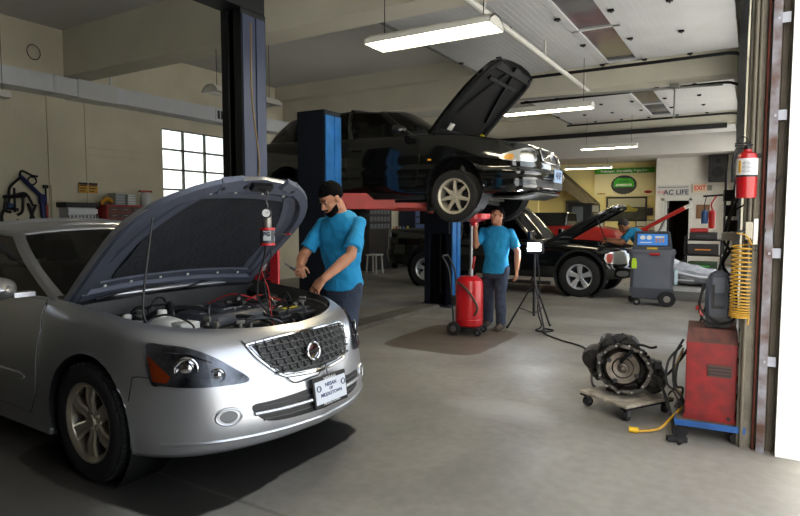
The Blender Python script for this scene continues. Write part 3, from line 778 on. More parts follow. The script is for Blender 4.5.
    m = MB(); m.rings([[V((1.36 + a * .09, -.60 + b_ * .06, z_)) for a, b_ in ((-1, -1), (1, -1), (1, 1), (-1, 1))] for z_ in (.7, .86)]); m.cyl((1.36, -.6, .86), (1.36, -.6, .90), .028); m.obj('coolant_tank', mat('milky_plastic', (205, 205, 198)), car, bevel=.02)
    for sg in (1, -1): m = MB(); m.lathe([(0, .03), (.03, .03), (.06, .02), (.09, 0), (.1, -.05)], (1.3, sg * .58, .86), (0, 0, 1), 24); m.obj('strut_mount', DRK, car)
    m = MB(); m.b2((1.98, -.55, .66), (2.03, .55, .74)); m.tube([(1.90, -.55, .75), (2.03, -.3, .76), (2.06, 0, .76), (2.03, .3, .76), (1.90, .55, .75)], .022); m.b2((1.94, -.40, .45), (1.99, .40, .7)); m.obj('radiator_support', BLK, car, bevel=.005)
    random.seed(5); m = MB()
    for k in range(46):
        a = V((random.uniform(1.15, 1.95), random.uniform(-.55, .6), random.uniform(.70, .88))); b_ = a + V((random.uniform(-.35, .35), random.uniform(-.35, .35), random.uniform(-.06, .04)))
        b_.x = min(max(b_.x, 1.1), 1.98); m.tube([a - V((0, 0, .08)), a, a.lerp(b_, .5) + V((0, 0, .05)), b_, b_ - V((0, 0, .1))], random.choice((.006, .008, .012)), n=6)
    m.tube([(1.9, -.25, .6), (1.8, -.3, .78), (1.66, -.35, .78), (1.6, -.3, .65)], .028); m.tube([(1.9, .1, .55), (1.86, .05, .76), (1.75, .0, .74), (1.7, .05, .6)], .022)
    m.obj('hoses', mat('hose_rubber', (34, 34, 36), .35), car)
    for k in range(34):
        m = MB(); p = V((random.uniform(1.15, 1.92), random.uniform(-.5, .55), random.uniform(.80, .885))); m.box(p, (random.uniform(.02, .06), random.uniform(.02, .05), random.uniform(.02, .04)), random.uniform(0, 3)); m.cyl(p, p - V((0, 0, .1)), .012, n=8); m.obj('fitting', ALU, car, bevel=.003)
    m = MB(); m.tube([(1.45, .62, .84), (1.6, .45, .86), (1.65, .2, .84), (1.5, .1, .87)], .006, n=6); m.tube([(1.30, .3, .84), (1.38, .42, .90), (1.5, .52, .86)], .006, n=6); m.tube([(1.2, .1, .86), (1.35, .2, .93), (1.45, .35, .88)], .005, n=6); m.obj('red_cables', mat('red_cable', (165, 24, 18), .5), car)
    m = MB(); pts = []
    for k in range(41):
        y_ = -.80 + 1.6 * k / 40; h_ = bv.ray_cast(V((3.5, y_, .305)), V((-1, 0, 0)))[0]
        if h_: pts.append(h_ + V((-.004, 0, 0)))
    m.tube(pts, .012, n=8, sm=1); m.obj('bumper_crease', SIL, car)
    # front licence plate in a dark frame, hung a little to the left
    pc = hit(.045, .455, .02); pl = MB(); Rt = Matrix.Rotation(R(-8), 3, 'Y')
    pl.box(pc, (.016, .295, .178), Rt); pl = pl.obj('plate_frame', BLK, car, bevel=.004)
    m = MB(); pn = pc + Rt @ V((.010, 0, 0)); m.box(pn, (.003, .272, .132), Rt); m.obj('plate', mat('plate_white', (205, 210, 218), .4), pl)
    ux = V((0, 1, 0)); uy = Rt @ V((0, 0, 1)); blu = mat('plate_ink', (40, 52, 96), .5)
    for s_, sz, dz in (('NISSAN', .030, .035), ('OF', .024, .008), ('MIDDLETOWN', .028, -.020)): text('plate_lettering', s_, sz, blu, pn + uy * dz + Rt @ V((.002, 0, 0)), ux, uy, pl, bold=.0006)
    wt = mat('frame_print', (220, 220, 220), .5)
    text('frame_lettering', 'NISSAN', .020, wt, pc + uy * .072 + Rt @ V((.009, 0, 0)), ux, uy, pl, sx=1.6); text('frame_lettering', 'MIDDLETOWN', .018, wt, pc - uy * .073 + Rt @ V((.009, 0, 0)), ux, uy, pl, sx=1.2)
    for q_ in (-.108, .108): MB().torus(pn + V((.003, q_, .025)), Rt @ V((1, 0, 0)), .016, .0025, 20, 6).obj('plate_badge', blu, pl)
    return car, b, Hm, latch
SED, SEDB, HMX, LATCH = make_sedan((-4.478, 2.783, 0), R(-2.5))
MS = Matrix.Translation((-4.478, 2.783, 0)) @ Matrix.Rotation(R(-2.5), 4, 'Z')
print('latch world', MS @ LATCH)
# ---------------------------------------------------------------- the lifted black saloon and the black pickup
BKP = mat('black_car_paint', (13, 15, 15), .12, .1, coat=1.)
NAVU = mat('black_hood_underside', (9, 10, 13), .6, .1, var=.3, spec=.3)
UND = mat('underbody_grey', (96, 96, 92), .6, .5, var=.5, vscale=6)
LAMPW = mat('lamp_white', (200, 202, 200), .2, .5)
def shut_lines(bv, sg, polys, car, paint, handles):
    o = V((0, sg * 2, 0)); d = V((0, -sg, 0)); X = (1, 0, 0); Z = (0, 0, 1)
    for q, hx in zip(polys, handles):
        dr = patch(bv, q, o, X, Z, d, .005, .012, rings=10, samp=90).obj('door', paint, car)
        cx = sum(a for a, _ in q) / len(q); patch(bv, [(a + (.006 if a > cx else -.006), z) for a, z in q], o, X, Z, d, .0015, .006, rings=8, samp=90).obj('door_gap', BLK, dr)
        h0 = bv.ray_cast(V((hx[0], sg * 2, hx[1])), d)[0]
        if h0 is None: continue
        m = MB(); m.tube([h0 + V((-.08, 0, 0)), h0 + V((-.06, sg * .035, 0)), h0 + V((.06, sg * .035, 0)), h0 + V((.08, 0, 0))], .013); m.obj('door_handle', paint, dr)
def open_hood(b, car, x0, hz, ang, crown, paint, umat, x1=2.6, label=None):
    hinge = V((x0, 0, hz)); Hm = Matrix.Translation(hinge) @ Matrix.Rotation(-ang, 4, 'Y') @ Matrix.Translation(-hinge)
    D0 = b.deck(x0, x1, crown, m=12); D1 = [[V((p.x, p.y * .985, p.z - .035)) for p in r] for r in D0]
    m = MB(); m.grid(D0)
    e0 = D0[0] + [r[-1] for r in D0[1:]] + D0[-1][::-1][1:] + [r[0] for r in D0[::-1]][1:-1]; e1 = D1[0] + [r[-1] for r in D1[1:]] + D1[-1][::-1][1:] + [r[0] for r in D1[::-1]][1:-1]
    m.rings([e0, e1], True, False); h = MB().add(m.v, m.f, Hm).obj('hood', paint, car)
    m = MB(); m.grid(D1); n = len(D1[0]); N = len(D1)
    def pp(a, q, dz):
        X = D1[0][0].x + (D1[-1][n // 2].x - D1[0][0].x) * a
        r = min(D1, key=lambda r_: abs(r_[n // 2].x - X)); y = r[-1].y * q; return V((X, y, r[0].z + crown * (1 - q * q) - dz))
    for path, w_ in (([(t / 10 * .9 + .03, .9) for t in range(11)], .05), ([(t / 10 * .9 + .03, -.9) for t in range(11)], .05), ([(.05, q / 6 * .9) for q in range(-6, 7)], .05), ([(.9, q / 6 * .9) for q in range(-6, 7)], .06), ([(.75, q / 6 * .6) for q in range(-6, 7)], .03), ([(.3 + .6 * k / 6, .6 - .5 * k / 6) for k in range(7)], .03), ([(.3 + .6 * k / 6, -.6 + .5 * k / 6) for k in range(7)], .03)):
        rs = []
        for k, (t, q) in enumerate(path):
            a0 = path[max(k - 1, 0)]; a1 = path[min(k + 1, len(path) - 1)]; c = pp(t, q, 0); s_ = (pp(*a1, 0) - pp(*a0, 0)).cross(V((0, 0, 1))).normalized() * w_
            rs.append([c - s_, c - s_ * .7 - V((0, 0, .03)), c + s_ * .7 - V((0, 0, .03)), c + s_])
        m.rings(rs)
    m.box(pp(.93, 0, .05), (.06, .18, .04))
    MB().add(m.v, m.f, Hm).obj('hood_frame', umat, h)
    return h, Hm, pp
def make_saloon(loc):
    car = thing('sedan', 'black saloon raised high on the blue two-post lift with its hood wide open', 'car', loc, 0)
    out = [(-2.36, 0), (-2.35, .4), (-2.28, .72), (-2.1, .83), (-1.5, .865), (0, .88), (1.3, .872), (1.75, .862), (2.0, .83), (2.16, .74), (2.25, .47), (2.28, 0)]
    prof = [(0, 0, .93, -.06, -.05), (.08, .05, .97, 0, 0), (.28, .30, 1.0, .01, 0), (.31, .33, 1.012, .03, .02), (.42, .44, 1.012, .03, .02), (.45, .47, 1.0, -.01, 0), (.6, .64, .998, -.03, -.02), (.8, .84, .965, -.06, -.04), (.93, .97, .92, -.10, -.08), (1, 1.0, .885, -.13, -.10)]
    zt = [(-2.36, .97), (-1.5, 1.0), (0, .96), (.95, .955), (1.5, .90), (2.0, .80), (2.33, .74)]; zb = [(-2.36, .28), (-1.6, .22), (0, .20), (1.7, .20), (2.33, .23)]
    b = Body(out, prof, zt, zb, [(1.33, .27), (-1.33, .27)], .375, nu=130, nv=34, fx0=1.3, rx0=-1.6)
    sh = b.shell(); sh.obj('body', [BKP, BLK], car, ang=50); bv = bvh_of(sh)
    m = MB(); m.grid(b.deck(-2.35, -1.3, .03)); m.obj('trunk_lid', BKP, car)
    m = MB(); m.grid(b.deck(.80, .98, .02)); m.obj('cowl', BLK, car)
    # underbody seen from below: floor pan, subframe, splash tray, exhaust
    m = MB(); m.b2((-2.1, -.74, .2), (.9, .74, .24)); m.b2((-.9, -.80, .14), (.9, -.70, .22)); m.b2((-.9, .70, .14), (.9, .80, .22)); m.obj('underbody', BLK, car)
    m = MB(); m.rings([[V((x, y, z)) for y in (-w_, w_)] + [V((x, y, z + .03)) for y in (w_, -w_)] for x, w_, z in ((1.55, .5, .16), (2.0, .62, .14), (2.22, .5, .19))]); m.box((1.33, 0, .17), (.25, 1.0, .08)); m.tube([(1.33, -.66, .14), (1.33, -.3, .12), (1.33, .3, .12), (1.33, .66, .14)], .022)
    m.obj('subframe', UND, car, bevel=.01)
    m = MB(); m.tube([(1.2, .1, .2), (.9, .15, .14), (0, .15, .14), (-1.2, .2, .15), (-1.5, .45, .15), (-2.25, .5, .2)], .03); m.cyl((-1.35, .45, .17), (-1.95, .45, .17), .1); m.obj('exhaust', UND, car)
    # engine bay
    T = [p for p in b.top() if p.x > .97]; m = MB()
    for sg in (1, -1): m.grid([[V((p.x - .01, sg * p.y, p.z)), V((p.x - .06, sg * (p.y * .92), p.z - .06)), V((min(p.x, 2.0) - .08, sg * min(p.y * .85, .6), .45)), V((min(p.x, 1.95) - .1, 0, .35))] for p in T])
    m.grid([[V((.98, y, z)) for z in (.3, .95)] for y in (-.74, .74)]); m.obj('engine_bay', BAY, car)
    m = MB(); m.box((1.5, 0, .62), (.4, .7, .34)); m.cyl((1.5, -.3, .82), (1.5, .3, .82), .06); m.obj('engine', mat('engine_dark', (38, 38, 38)), car, bevel=.02)
    h, Hm, pp = open_hood(b, car, .90, .985, R(53), .045, BKP, NAVU)
    m = MB(); c = Hm @ pp(.12, .75, .045); m.box(c, (.10, .05, .05), Matrix.Rotation(-R(54), 3, 'Y')); m.obj('warning_label', mat('yellow_print', (215, 200, 25)), h)
    m = MB(); c = Hm @ pp(.14, -.55, .045); m.box(c, (.09, .10, .02), Matrix.Rotation(-R(54), 3, 'Y')); m.obj('paper_label', WHT, h)
    for sg in (1, -1): MB().tube([(.98, sg * .70, .92), (1.06, sg * .69, 1.08), Hm @ V((1.25, sg * .67, .90))], .012).obj('hood_hinge', DRK, car)
    # nose
    Y = (0, 1, 0); Z = (0, 0, 1); OF = (3.5, 0, 0); dF = (-1, 0, 0)
    patch(bv, [(-.30, .60), (.30, .60), (.27, .75), (-.27, .75)], OF, Y, Z, dF, .006, .02).obj('grille', BLK, car)
    m = MB()
    def hit(y, z, off=.01): 
        q = bv.ray_cast(V((3.5, y, z)), V((-1, 0, 0)))[0]; return (q or V((2.25, y, z))) + V((off, 0, 0))
    m.tube([hit(-.30, .59), hit(-.15, .585), hit(.15, .585), hit(.30, .59), hit(.29, .67), hit(.26, .735), hit(0, .745), hit(-.26, .735), hit(-.29, .67), hit(-.30, .59)], .012, sm=2)
    m.tube([hit(-.27, .61, .02), hit(.27, .73, .02)], .012, sm=1); m.torus(hit(0, .67, .03), (1, 0, 0), .035, .006)
    for k in range(-4, 5): m.tube([hit(k * .06, .60, .008), hit(k * .06, .735, .008)], .004, sm=1, n=5)
    m.obj('grille_trim', CHR, car)
    patch(bv, [(-.5, .27), (.5, .27), (.55, .36), (-.55, .36)], OF, Y, Z, dF, .004, .02).obj('lower_grille', BLK, car)
    for sg in (1, -1):
        d = V((-.75, -.66 * sg, 0)).normalized(); u = V((d.y, -d.x, 0)) * sg
        if u.y * sg > 0: u = -u
        o = V((2.05, .70 * sg, 0)) - d * 1.2
        hp = [(-.17, .575), (-.20, .62), (-.13, .66), (0, .695), (.15, .72), (.27, .715), (.28, .58), (.1, .555)]
        hl = patch(bv, hp, o, u, Z, d, .014, .03, smoothn=2).obj('headlight', LAMPW, car)
        patch(bv, [(-.160, .585), (-.175, .615), (-.13, .635), (-.08, .64), (-.07, .605), (-.09, .578)], o, u, Z, d, .018, .01, smoothn=3).obj('turn_signal', mat('amber_bright', (205, 140, 20), .3), hl)
        patch(bv, [(.02, .585), (.03, .68), (.25, .70), (.25, .60)], o, u, Z, d, .018, .01, smoothn=3).obj('reflector', CHR, hl)
        patch(bv, [(-.05, .29), (.12, .29), (.12, .35), (-.05, .35)], o, u, Z, d, .01, .02, smoothn=2).obj('fog_lamp', mat('fog_glass', (70, 74, 80)), car)
        # bumper bright strip
        m = MB(); pts = []
        for k in range(9):
            x_ = 1.72 + .3 * k / 8; q = bv.ray_cast(V((x_, sg * 2, .475)), V((0, -sg, 0)))[0]; pts.append(q + V((0, sg * .003, 0)))
        q0 = pts[-1]
        for k in range(1, 9):
            y_ = sg * (abs(q0.y) * (1 - k / 9)); q = bv.ray_cast(V((3.5, y_, .475)), V((-1, 0, 0)))[0]
            if q: pts.append(q + V((.003, 0, 0)))
        m.tube(pts, .012, n=6, sm=1); m.obj('bumper_strip', mat('trim_grey', (70, 72, 70), .3, .3), car)
    pc = hit(0, .42, .03); m = MB(); m.box(pc, (.01, .52 * .62, .16)); pl = m.obj('plate', mat('plate_blue_white', (150, 175, 205), .4), car, bevel=.003)
    text('plate_lettering', '4NP', .13, mat('plate_ink', (40, 52, 96)), pc + V((.006, 0, 0)), (0, 1, 0), (0, 0, 1), pl, bold=.002)
    sm_ = mat('alloy_pale', (205, 200, 186), .35, .6)
    for x in (1.33, -1.33):
        for sg in (1, -1): wheel_mesh(car, None, (x, sg * .765, .17), sg, .315, .20, .205, 'seven', sm_)
    for x in (1.33, -1.33):
        for sg in (1, -1):
            m = MB(); m.lathe([(.378, 0), (.378, .26)], (x, sg * .855, .27), (0, -sg, 0), 36); m.cyl((x, sg * .59, .27), (x, sg * .60, .27), .378, n=36); m.obj('wheel_well', BAY, car)
            m = MB(); m.cyl((x, sg * .60, .30), (x, sg * .58, .62), .045); m.tube([(x, sg * .62, .1), (x - .1, sg * .35, .13)], .03); m.obj('strut', UND, car)
            m = MB(); m.rings([[V((x - .37, sg * a, z)) for a, z in ((.66, .30), (.86, .30), (.86, -.01), (.70, -.01))], [V((x - .355, sg * a, z)) for a, z in ((.66, .30), (.86, .30), (.86, -.01), (.70, -.01))]]); m.obj('mud_flap', BLK, car)
    for sg in (1, -1):
        shut_lines(bv, sg, [[(-.20, .27), (.5, .26), (.80, .30), (.86, .6), (.84, .90), (.3, .93), (-.22, .93)], [(-.92, .45), (-.80, .30), (-.24, .27), (-.26, .93), (-1.1, .94), (-1.15, .8), (-1.05, .6)]], car, BKP, [(-.1, .80), (-.98, .83)])
        m = MB(); mc = V((.62, sg * .96, 1.0)); m.rings([[mc + V((f_, sg * .10 * math.cos(t) * s_, .06 * math.sin(t) * s_)) for t in [2 * PI * k / 16 for k in range(16)]] for f_, s_ in ((-.05, .95), (.0, 1), (.05, .8), (.08, .3))]); m.box(mc + V((0, -sg * .12, -.03)), (.06, .1, .03)); m.obj('side_mirror', BKP, car)
        q = bv.ray_cast(V((1.0, sg * 2, .62)), V((0, -sg, 0)))[0]; m = MB(); m.box(q, (.05, .012, .022)); m.obj('side_marker', mat('amber_bright', (205, 140, 20)), car, bevel=.003)
    keys = [((.86, 0, .965), (.25, 0, 1.36)), ((.83, .38, .96), (.22, .32, 1.355)), ((.72, .70, .945), (.14, .55, 1.335)), ((.64, .76, .94), (.06, .585, 1.325)), ((-.20, .79, .945), (-.32, .61, 1.365)), ((-.27, .79, .945), (-.38, .61, 1.365)), ((-1.25, .775, .965), (-1.28, .58, 1.35)), ((-1.80, .72, .98), (-1.55, .53, 1.325)), ((-2.02, .42, .99), (-1.66, .32, 1.335)), ((-2.06, 0, 1.0), (-1.69, 0, 1.345))]
    greenhouse(keys, ['w', 'w', 'b', 'g', 'b', 'h', 'b', 'r', 'r'], .035, car, BKP, GLS)
    m = MB()
    for y in (.36, -.36): s_ = seat_mb(.05, y, .33); m.add(s_.v, s_.f); s_ = seat_mb(-.8, y, .35, .6, .5); m.add(s_.v, s_.f)
    m.obj('seats', INT, car, bevel=.03)
    m = MB(); m.box((.6, 0, .82), (.35, 1.3, .18)); m.obj('dashboard', BLK, car, bevel=.03)
    m = MB(); m.rings([[V((-1.22 + a * .12 * s_, b_ * .03, 1.345 + z_)) for a, b_ in ((-1, -1), (1, -1), (1, 1), (-1, 1))] for s_, z_ in ((1, 0), (.8, .03), (.2, .06))]); m.obj('roof_antenna', BLK, car)
    return car
VOL = make_saloon((-4.44, 7.32, 1.55))

def make_pickup(loc):
    car = thing('pickup_truck', 'black pickup truck at the back of the shop with its hood half raised', 'truck', loc, 0)
    out = [(-2.62, 0), (-2.62, .5), (-2.58, .82), (-2.4, .90), (-1.6, .915), (0, .92), (1.6, .92), (2.0, .90), (2.25, .83), (2.42, .66), (2.50, .35), (2.52, 0)]
    prof = [(0, 0, .97, -.08, 0), (.08, .06, .985, -.01, 0), (.3, .30, 1.0, .02, .04), (.36, .36, 1.0, .02, .04), (.42, .42, 1.0, -.03, 0), (.6, .6, 1.0, -.05, 0), (.8, .82, .985, -.07, 0), (.93, .96, .945, -.11, 0), (1, 1.0, .90, -.16, 0)]
    zt = [(-2.62, 1.20), (-1.3, 1.20), (-1.15, 1.12), (-1.0, 1.02), (.9, 1.0), (1.5, .98), (2.1, .93), (2.52, .88)]; zb = [(-2.62, .48), (-1.6, .40), (0, .34), (1.6, .34), (2.52, .36)]
    b = Body(out, prof, zt, zb, [(1.60, .40), (-1.60, .40)], .45, nu=130, nv=30, fx0=1.4, rx0=-2.2)
    sh = b.shell(); sh.obj('body', [BKP, BLK], car, ang=50); bv = bvh_of(sh)
    m = MB(); m.grid([[V((x, y, .72)) for y in (-.8, .8)] for x in (-2.55, -1.02)]); m.grid([[V((-1.0, y, z)) for z in (.7, 1.22)] for y in (-.82, .82)])
    T = [p for p in b.top() if p.x < -1.02]
    for sg in (1, -1): m.grid([[V((p.x, sg * p.y, p.z)), V((max(p.x, -2.52), sg * min(p.y, .8), p.z + .01)), V((max(p.x, -2.50), sg * min(p.y, .79), .7))] for p in T])
    m.obj('cargo_bed', BLK, car)
    m = MB(); m.grid(b.deck(.76, .95, .02)); m.obj('cowl', BLK, car)
    m = MB(); m.b2((-2.4, -.5, .38), (2.2, .5, .5)); m.b2((-1.02, -.85, .40), (.9, .85, .5)); m.cyl((-1.6, -.7, .38), (-1.6, .7, .38), .06); m.cyl((1.6, -.7, .38), (1.6, .7, .38), .05); m.obj('chassis', BLK, car)
    T = [p for p in b.top() if p.x > .94]; m = MB()
    for sg in (1, -1): m.grid([[V((p.x - .01, sg * p.y, p.z)), V((p.x - .06, sg * p.y * .9, p.z - .07)), V((min(p.x, 2.2) - .08, sg * min(p.y * .8, .6), .6)), V((min(p.x, 2.1) - .1, 0, .5))] for p in T])
    m.grid([[V((.95, y, z)) for z in (.5, 1.0)] for y in (-.8, .8)]); m.obj('engine_bay', BAY, car)
    m = MB(); m.box((1.5, 0, .76), (.6, .55, .3)); m.cyl((1.4, .2, .93), (1.7, .2, .93), .05); m.obj('engine', mat('engine_dark', (38, 38, 38)), car, bevel=.02)
    h, Hm, pp = open_hood(b, car, .93, 1.0, R(33), .06, BKP, NAVU)
    m = MB(); c = Hm @ pp(.92, .2, .05); m.box(c, (.05, .12, .03)); m.obj('warning_label', mat('yellow_print', (215, 200, 25)), h)
    m = MB(); m.tube([(2.05, -.5, .86), Hm @ pp(.7, -.8, .03)], .01, sm=1); m.obj('prop_rod', DRK, car)
    Y = (0, 1, 0); Z = (0, 0, 1); OF = (3.5, 0, 0); dF = (-1, 0, 0)
    patch(bv, [(-.42, .64), (.42, .64), (.5, .85), (-.5, .85)], OF, Y, Z, dF, .006, .02).obj('grille', BLK, car)
    m = MB()
    def hit(y, z, off=.01):
        q = bv.ray_cast(V((3.5, y, z)), V((-1, 0, 0)))[0]; return (q or V((2.42, y, z))) + V((off, 0, 0))
    for a, c in (((-.42, .64), (-.2, .84)), ((.42, .64), (.2, .84)), ((-.42, .64), (-.5, .85)), ((.42, .64), (.5, .85)), ((-.2, .84), (.2, .84))): m.tube([hit(*a, .02), hit(*c, .02)], .02, sm=1)
    m.obj('grille_trim', CHR, car)
    patch(bv, [(-.55, .40), (.55, .40), (.6, .50), (-.6, .50)], OF, Y, Z, dF, .004, .02).obj('lower_grille', BLK, car)
    for sg in (1, -1):
        d = V((-.75, -.66 * sg, 0)).normalized(); u = V((d.y, -d.x, 0)) * sg
        if u.y * sg > 0: u = -u
        o = V((2.28, .74 * sg, 0)) - d * 1.2
        hp = [(-.24, .64), (-.26, .80), (-.1, .845), (.15, .85), (.2, .80), (.14, .64)]
        hl = patch(bv, hp, o, u, Z, d, .016, .03, smoothn=2).obj('headlight', LAMPW, car)
        patch(bv, [(-.235, .66), (-.245, .78), (-.16, .81), (-.17, .66)], o, u, Z, d, .02, .01, smoothn=2).obj('turn_signal', mat('signal_red_orange', (200, 60, 30), .3), hl)
        patch(bv, [(-.08, .42), (.1, .42), (.1, .5), (-.08, .5)], o, u, Z, d, .012, .02, smoothn=3).obj('fog_lamp', LAMPW, car)
        m = MB(); m.tube([(1.0, sg * .90, .24), (.9, sg * .98, .24), (-.95, sg * .98, .24), (-1.05, sg * .90, .24)], .035, n=10); 
        for x in (-.7, 0, .7): m.tube([(x, sg * .97, .25), (x, sg * .6, .42)], .02, sm=1)
        m.obj('side_step', DRK, car)
        shut_lines(bv, sg, [[(-.05, .44), (.75, .44), (.82, .6), (.86, .98), (-.05, 1.0)], [(-.98, .60), (-.85, .44), (-.08, .44), (-.08, 1.0), (-1.0, 1.0)]], car, BKP, [(.08, .88), (-.88, .88)])
        m = MB(); mc = V((.72, sg * 1.03, 1.12)); m.rings([[mc + V((f_, sg * .11 * a, .10 * c)) for a, c in ((-1, -1), (1, -.9), (1, .9), (-1, 1))] for f_ in (-.05, .04)]); m.box(mc + V((0, -sg * .13, -.07)), (.06, .12, .04)); m.obj('side_mirror', BKP, car, bevel=.02)
        m = MB()
        for k in range(2): m.torus((1.60, sg * .915, .40), (0, 1, 0), .455, .022, 40, 6)
        m.obj('fender_flare', BLK, car)
    al = mat('alloy_bright', (205, 207, 210), .3, .7)
    for x in (1.60, -1.60):
        for sg in (1, -1):
            wo = wheel_mesh(car, None, (x, sg * .80, .375), sg, .375, .25, .225, 'five', al)
            m = MB(); m.lathe([(.453, 0), (.453, .3)], (x, sg * .89, .40), (0, -sg, 0), 36); m.cyl((x, sg * .58, .40), (x, sg * .59, .40), .453, n=36); m.obj('wheel_well', BAY, car)
    keys = [((.86, 0, 1.02), (.18, 0, 1.70)), ((.83, .4, 1.015), (.16, .35, 1.695)), ((.74, .74, 1.0), (.08, .60, 1.67)), ((.66, .79, 1.0), (.02, .635, 1.66)), ((-.03, .82, 1.0), (-.12, .66, 1.70)), ((-.10, .82, 1.0), (-.18, .66, 1.70)), ((-.82, .81, 1.0), (-.82, .65, 1.67)), ((-.96, .76, 1.0), (-.92, .60, 1.66)), ((-1.0, .4, 1.0), (-.95, .35, 1.68)), ((-1.0, 0, 1.0), (-.95, 0, 1.68))]
    greenhouse(keys, ['w', 'w', 'b', 'g', 'b', 'h', 'b', 'r', 'r'], .04, car, BKP, GLS)
    m = MB()
    for sg in (1, -1):
        m.tube([(.0, sg * .52, 1.69), (-.05, sg * .52, 1.76), (-.8, sg * .52, 1.76), (-.85, sg * .52, 1.68)], .016)
    m.obj('roof_rail', BLK, car)
    m = MB()
    for y in (.38, -.38): s_ = seat_mb(.1, y, .62); m.add(s_.v, s_.f); s_ = seat_mb(-.55, y, .62, .6, .5); m.add(s_.v, s_.f)
    m.obj('seats', INT, car, bevel=.03)
    m = MB(); m.box((.62, 0, .92), (.3, 1.4, .16)); m.obj('dashboard', BLK, car, bevel=.03)
    return car
PK = make_pickup((-4.30, 11.82, 0))
# ================================================================ lifts
NAV = mat('lift_navy', (14, 22, 38), .45, .2, var=.3, vscale=4)
BLU = mat('lift_blue', (46, 122, 196), .35, .2, var=.3, vscale=5)
RDL = mat('lift_red', (158, 46, 40), .5, .1, var=.3)
def lift_post(x, y, h, face, name, label, group, fm, cm, w=.36, d=.34, arms=None, arm_z=1.7):
    """C-shaped post, its channel open towards `face` (+1 = +y, -1 = -y) with the carriage running inside"""
    t = thing(name, label, 'lift post', (x, y, 0), 0, group); s = face
    m = MB(); m.b2((-w / 2, -s * .17, 0), (w / 2, -s * .15, h)); m.b2((-w / 2, -s * .17, 0), (-w / 2 + .012, s * .15, h)); m.b2((w / 2 - .012, -s * .17, 0), (w / 2, s * .15, h)); m.b2((-w / 2, s * .14, 0), (-w / 2 + .10, s * .155, h)); m.b2((w / 2 - .10, s * .14, 0), (w / 2, s * .155, h)); m.b2((-w / 2, -s * .17, h - .01), (w / 2, s * .155, h))
    m.obj('post', fm, t, bevel=.003)
    m = MB(); m.b2((-.30, -.28, 0), (.30, .28, .02)); 
    for a in (-.24, .24):
        for b_ in (-.22, .22): m.cyl((a, b_, .02), (a, b_, .045), .018, n=6)
    m.prism([(0, .02), (.09, .02), (0, .22)], (w / 2, -.005, 0), (1, 0, 0), (0, 0, 1), (0, .01, 0)); m.prism([(0, .02), (-.09, .02), (0, .22)], (-w / 2, -.005, 0), (1, 0, 0), (0, 0, 1), (0, .01, 0))
    m.obj('base_plate', fm, t)
    m = MB(); m.b2((w / 2 + .004, -.15, .12), (w / 2 + .02, -.02, h - .06)); m.b2((w / 2 + .004, .03, .12), (w / 2 + .02, .15, h - .06)); m.b2((w / 2 + .002, -.02, .12), (w / 2 + .006, .03, h - .06)); m.obj('side_rail', cm, t)
    m = MB(); m.b2((-w / 2 + .02, -s * .12, arm_z - .55), (w / 2 - .02, s * .20, arm_z + .08)); m.obj('carriage', fm, t, bevel=.006)
    m = MB(); m.cyl((-.03, 0, .2), (-.03, 0, h - .1), .03, n=12); m.obj('cylinder_ram', DRK, t)
    for i, (dx, dy) in enumerate(arms or []):
        m = MB(); a = V((.0 + (.1 if dx > 0 else -.1), s * .22, arm_z - .12)); b_ = V((dx, dy, arm_z - .12)); v = (b_ - a); L = v.length; an = math.atan2(v.y, v.x)
        Mx = Matrix.Translation(a) @ Matrix.Rotation(an, 4, 'Z')
        m.add(*(lambda q: (q.v, q.f))(MB().box((L * .28, 0, .0), (L * .62, .13, .12))), Mx)
        m.add(*(lambda q: (q.v, q.f))(MB().box((L * .72, 0, -.012), (L * .6, .09, .07))), Mx)
        m.add(*(lambda q: (q.v, q.f))(MB().prism([(-.02, .05), (L * .38, .05), (L * .30, .14), (.02, .14)], (0, -.065, 0), (1, 0, 0), (0, 0, 1), (0, .13, 0))), Mx)
        m.cyl(a - V((0, 0, .1)), a + V((0, 0, .16)), .05)
        ar = m.obj('lift_arm', RDL, t, bevel=.005)
        m = MB(); m.cyl(b_ + V((0, 0, -.05)), b_ + V((0, 0, .075)), .03); m.cyl(b_ + V((0, 0, .06)), b_ + V((0, 0, .10)), .06); m.obj('lift_pad', DRK, ar)
    m = MB(); m.box((-w / 2 - .06, 0, 1.5), (.12, .2, .3)); m.tube([(-w / 2 - .06, 0, 1.65), (-w / 2 - .04, 0, 1.9), (-w / 2 + .0, .0, 2.1)], .01); m.obj('release_box', DRK, t, bevel=.01)
    return t
g = 'posts of the lift carrying the black saloon'
lift_post(-4.60, 5.76, 2.74, 1, 'lift_post', 'navy and bright blue lift post rising behind the nearest mechanic', g, NAV, BLU, w=.40, arms=[(-.95, .98), (1.05, 1.0)], arm_z=1.75)
lift_post(-4.45, 8.80, 2.78, -1, 'lift_post', 'dark blue lift post on the far side beside the oil drainer', g, NAV, BLU, w=.50, arms=[(-1.05, -.72), (1.0, -.80)], arm_z=1.75)
m = MB(); m.prism([(0, 0), (.40, 0), (.36, .045), (.04, .045)], (-4.72, 6.06, 0), (1, 0, 0), (0, 0, 1), (0, 2.45, 0)); o = m.obj('lift_floor_plate', mat('plate_steel', (104, 100, 92), .6, .3, var=.3)); tag(o, 'low grey steel floor plate joining the two posts under the raised saloon', 'floor plate')
# the nearer lift: tall post beside the silver sedan, cross beam overhead towards the camera side
GRB = mat('lift_black', (13, 14, 17), .5); GBL = mat('lift_greyblue', (62, 70, 92), .5, .2)
t = lift_post(-4.36, 4.28, 3.45, -1, 'lift_post', 'tall black lift post with a grey-blue side, standing just behind the open silver hood', 'posts of the nearer lift', GRB, GBL, w=.27, d=.24, arm_z=.75)

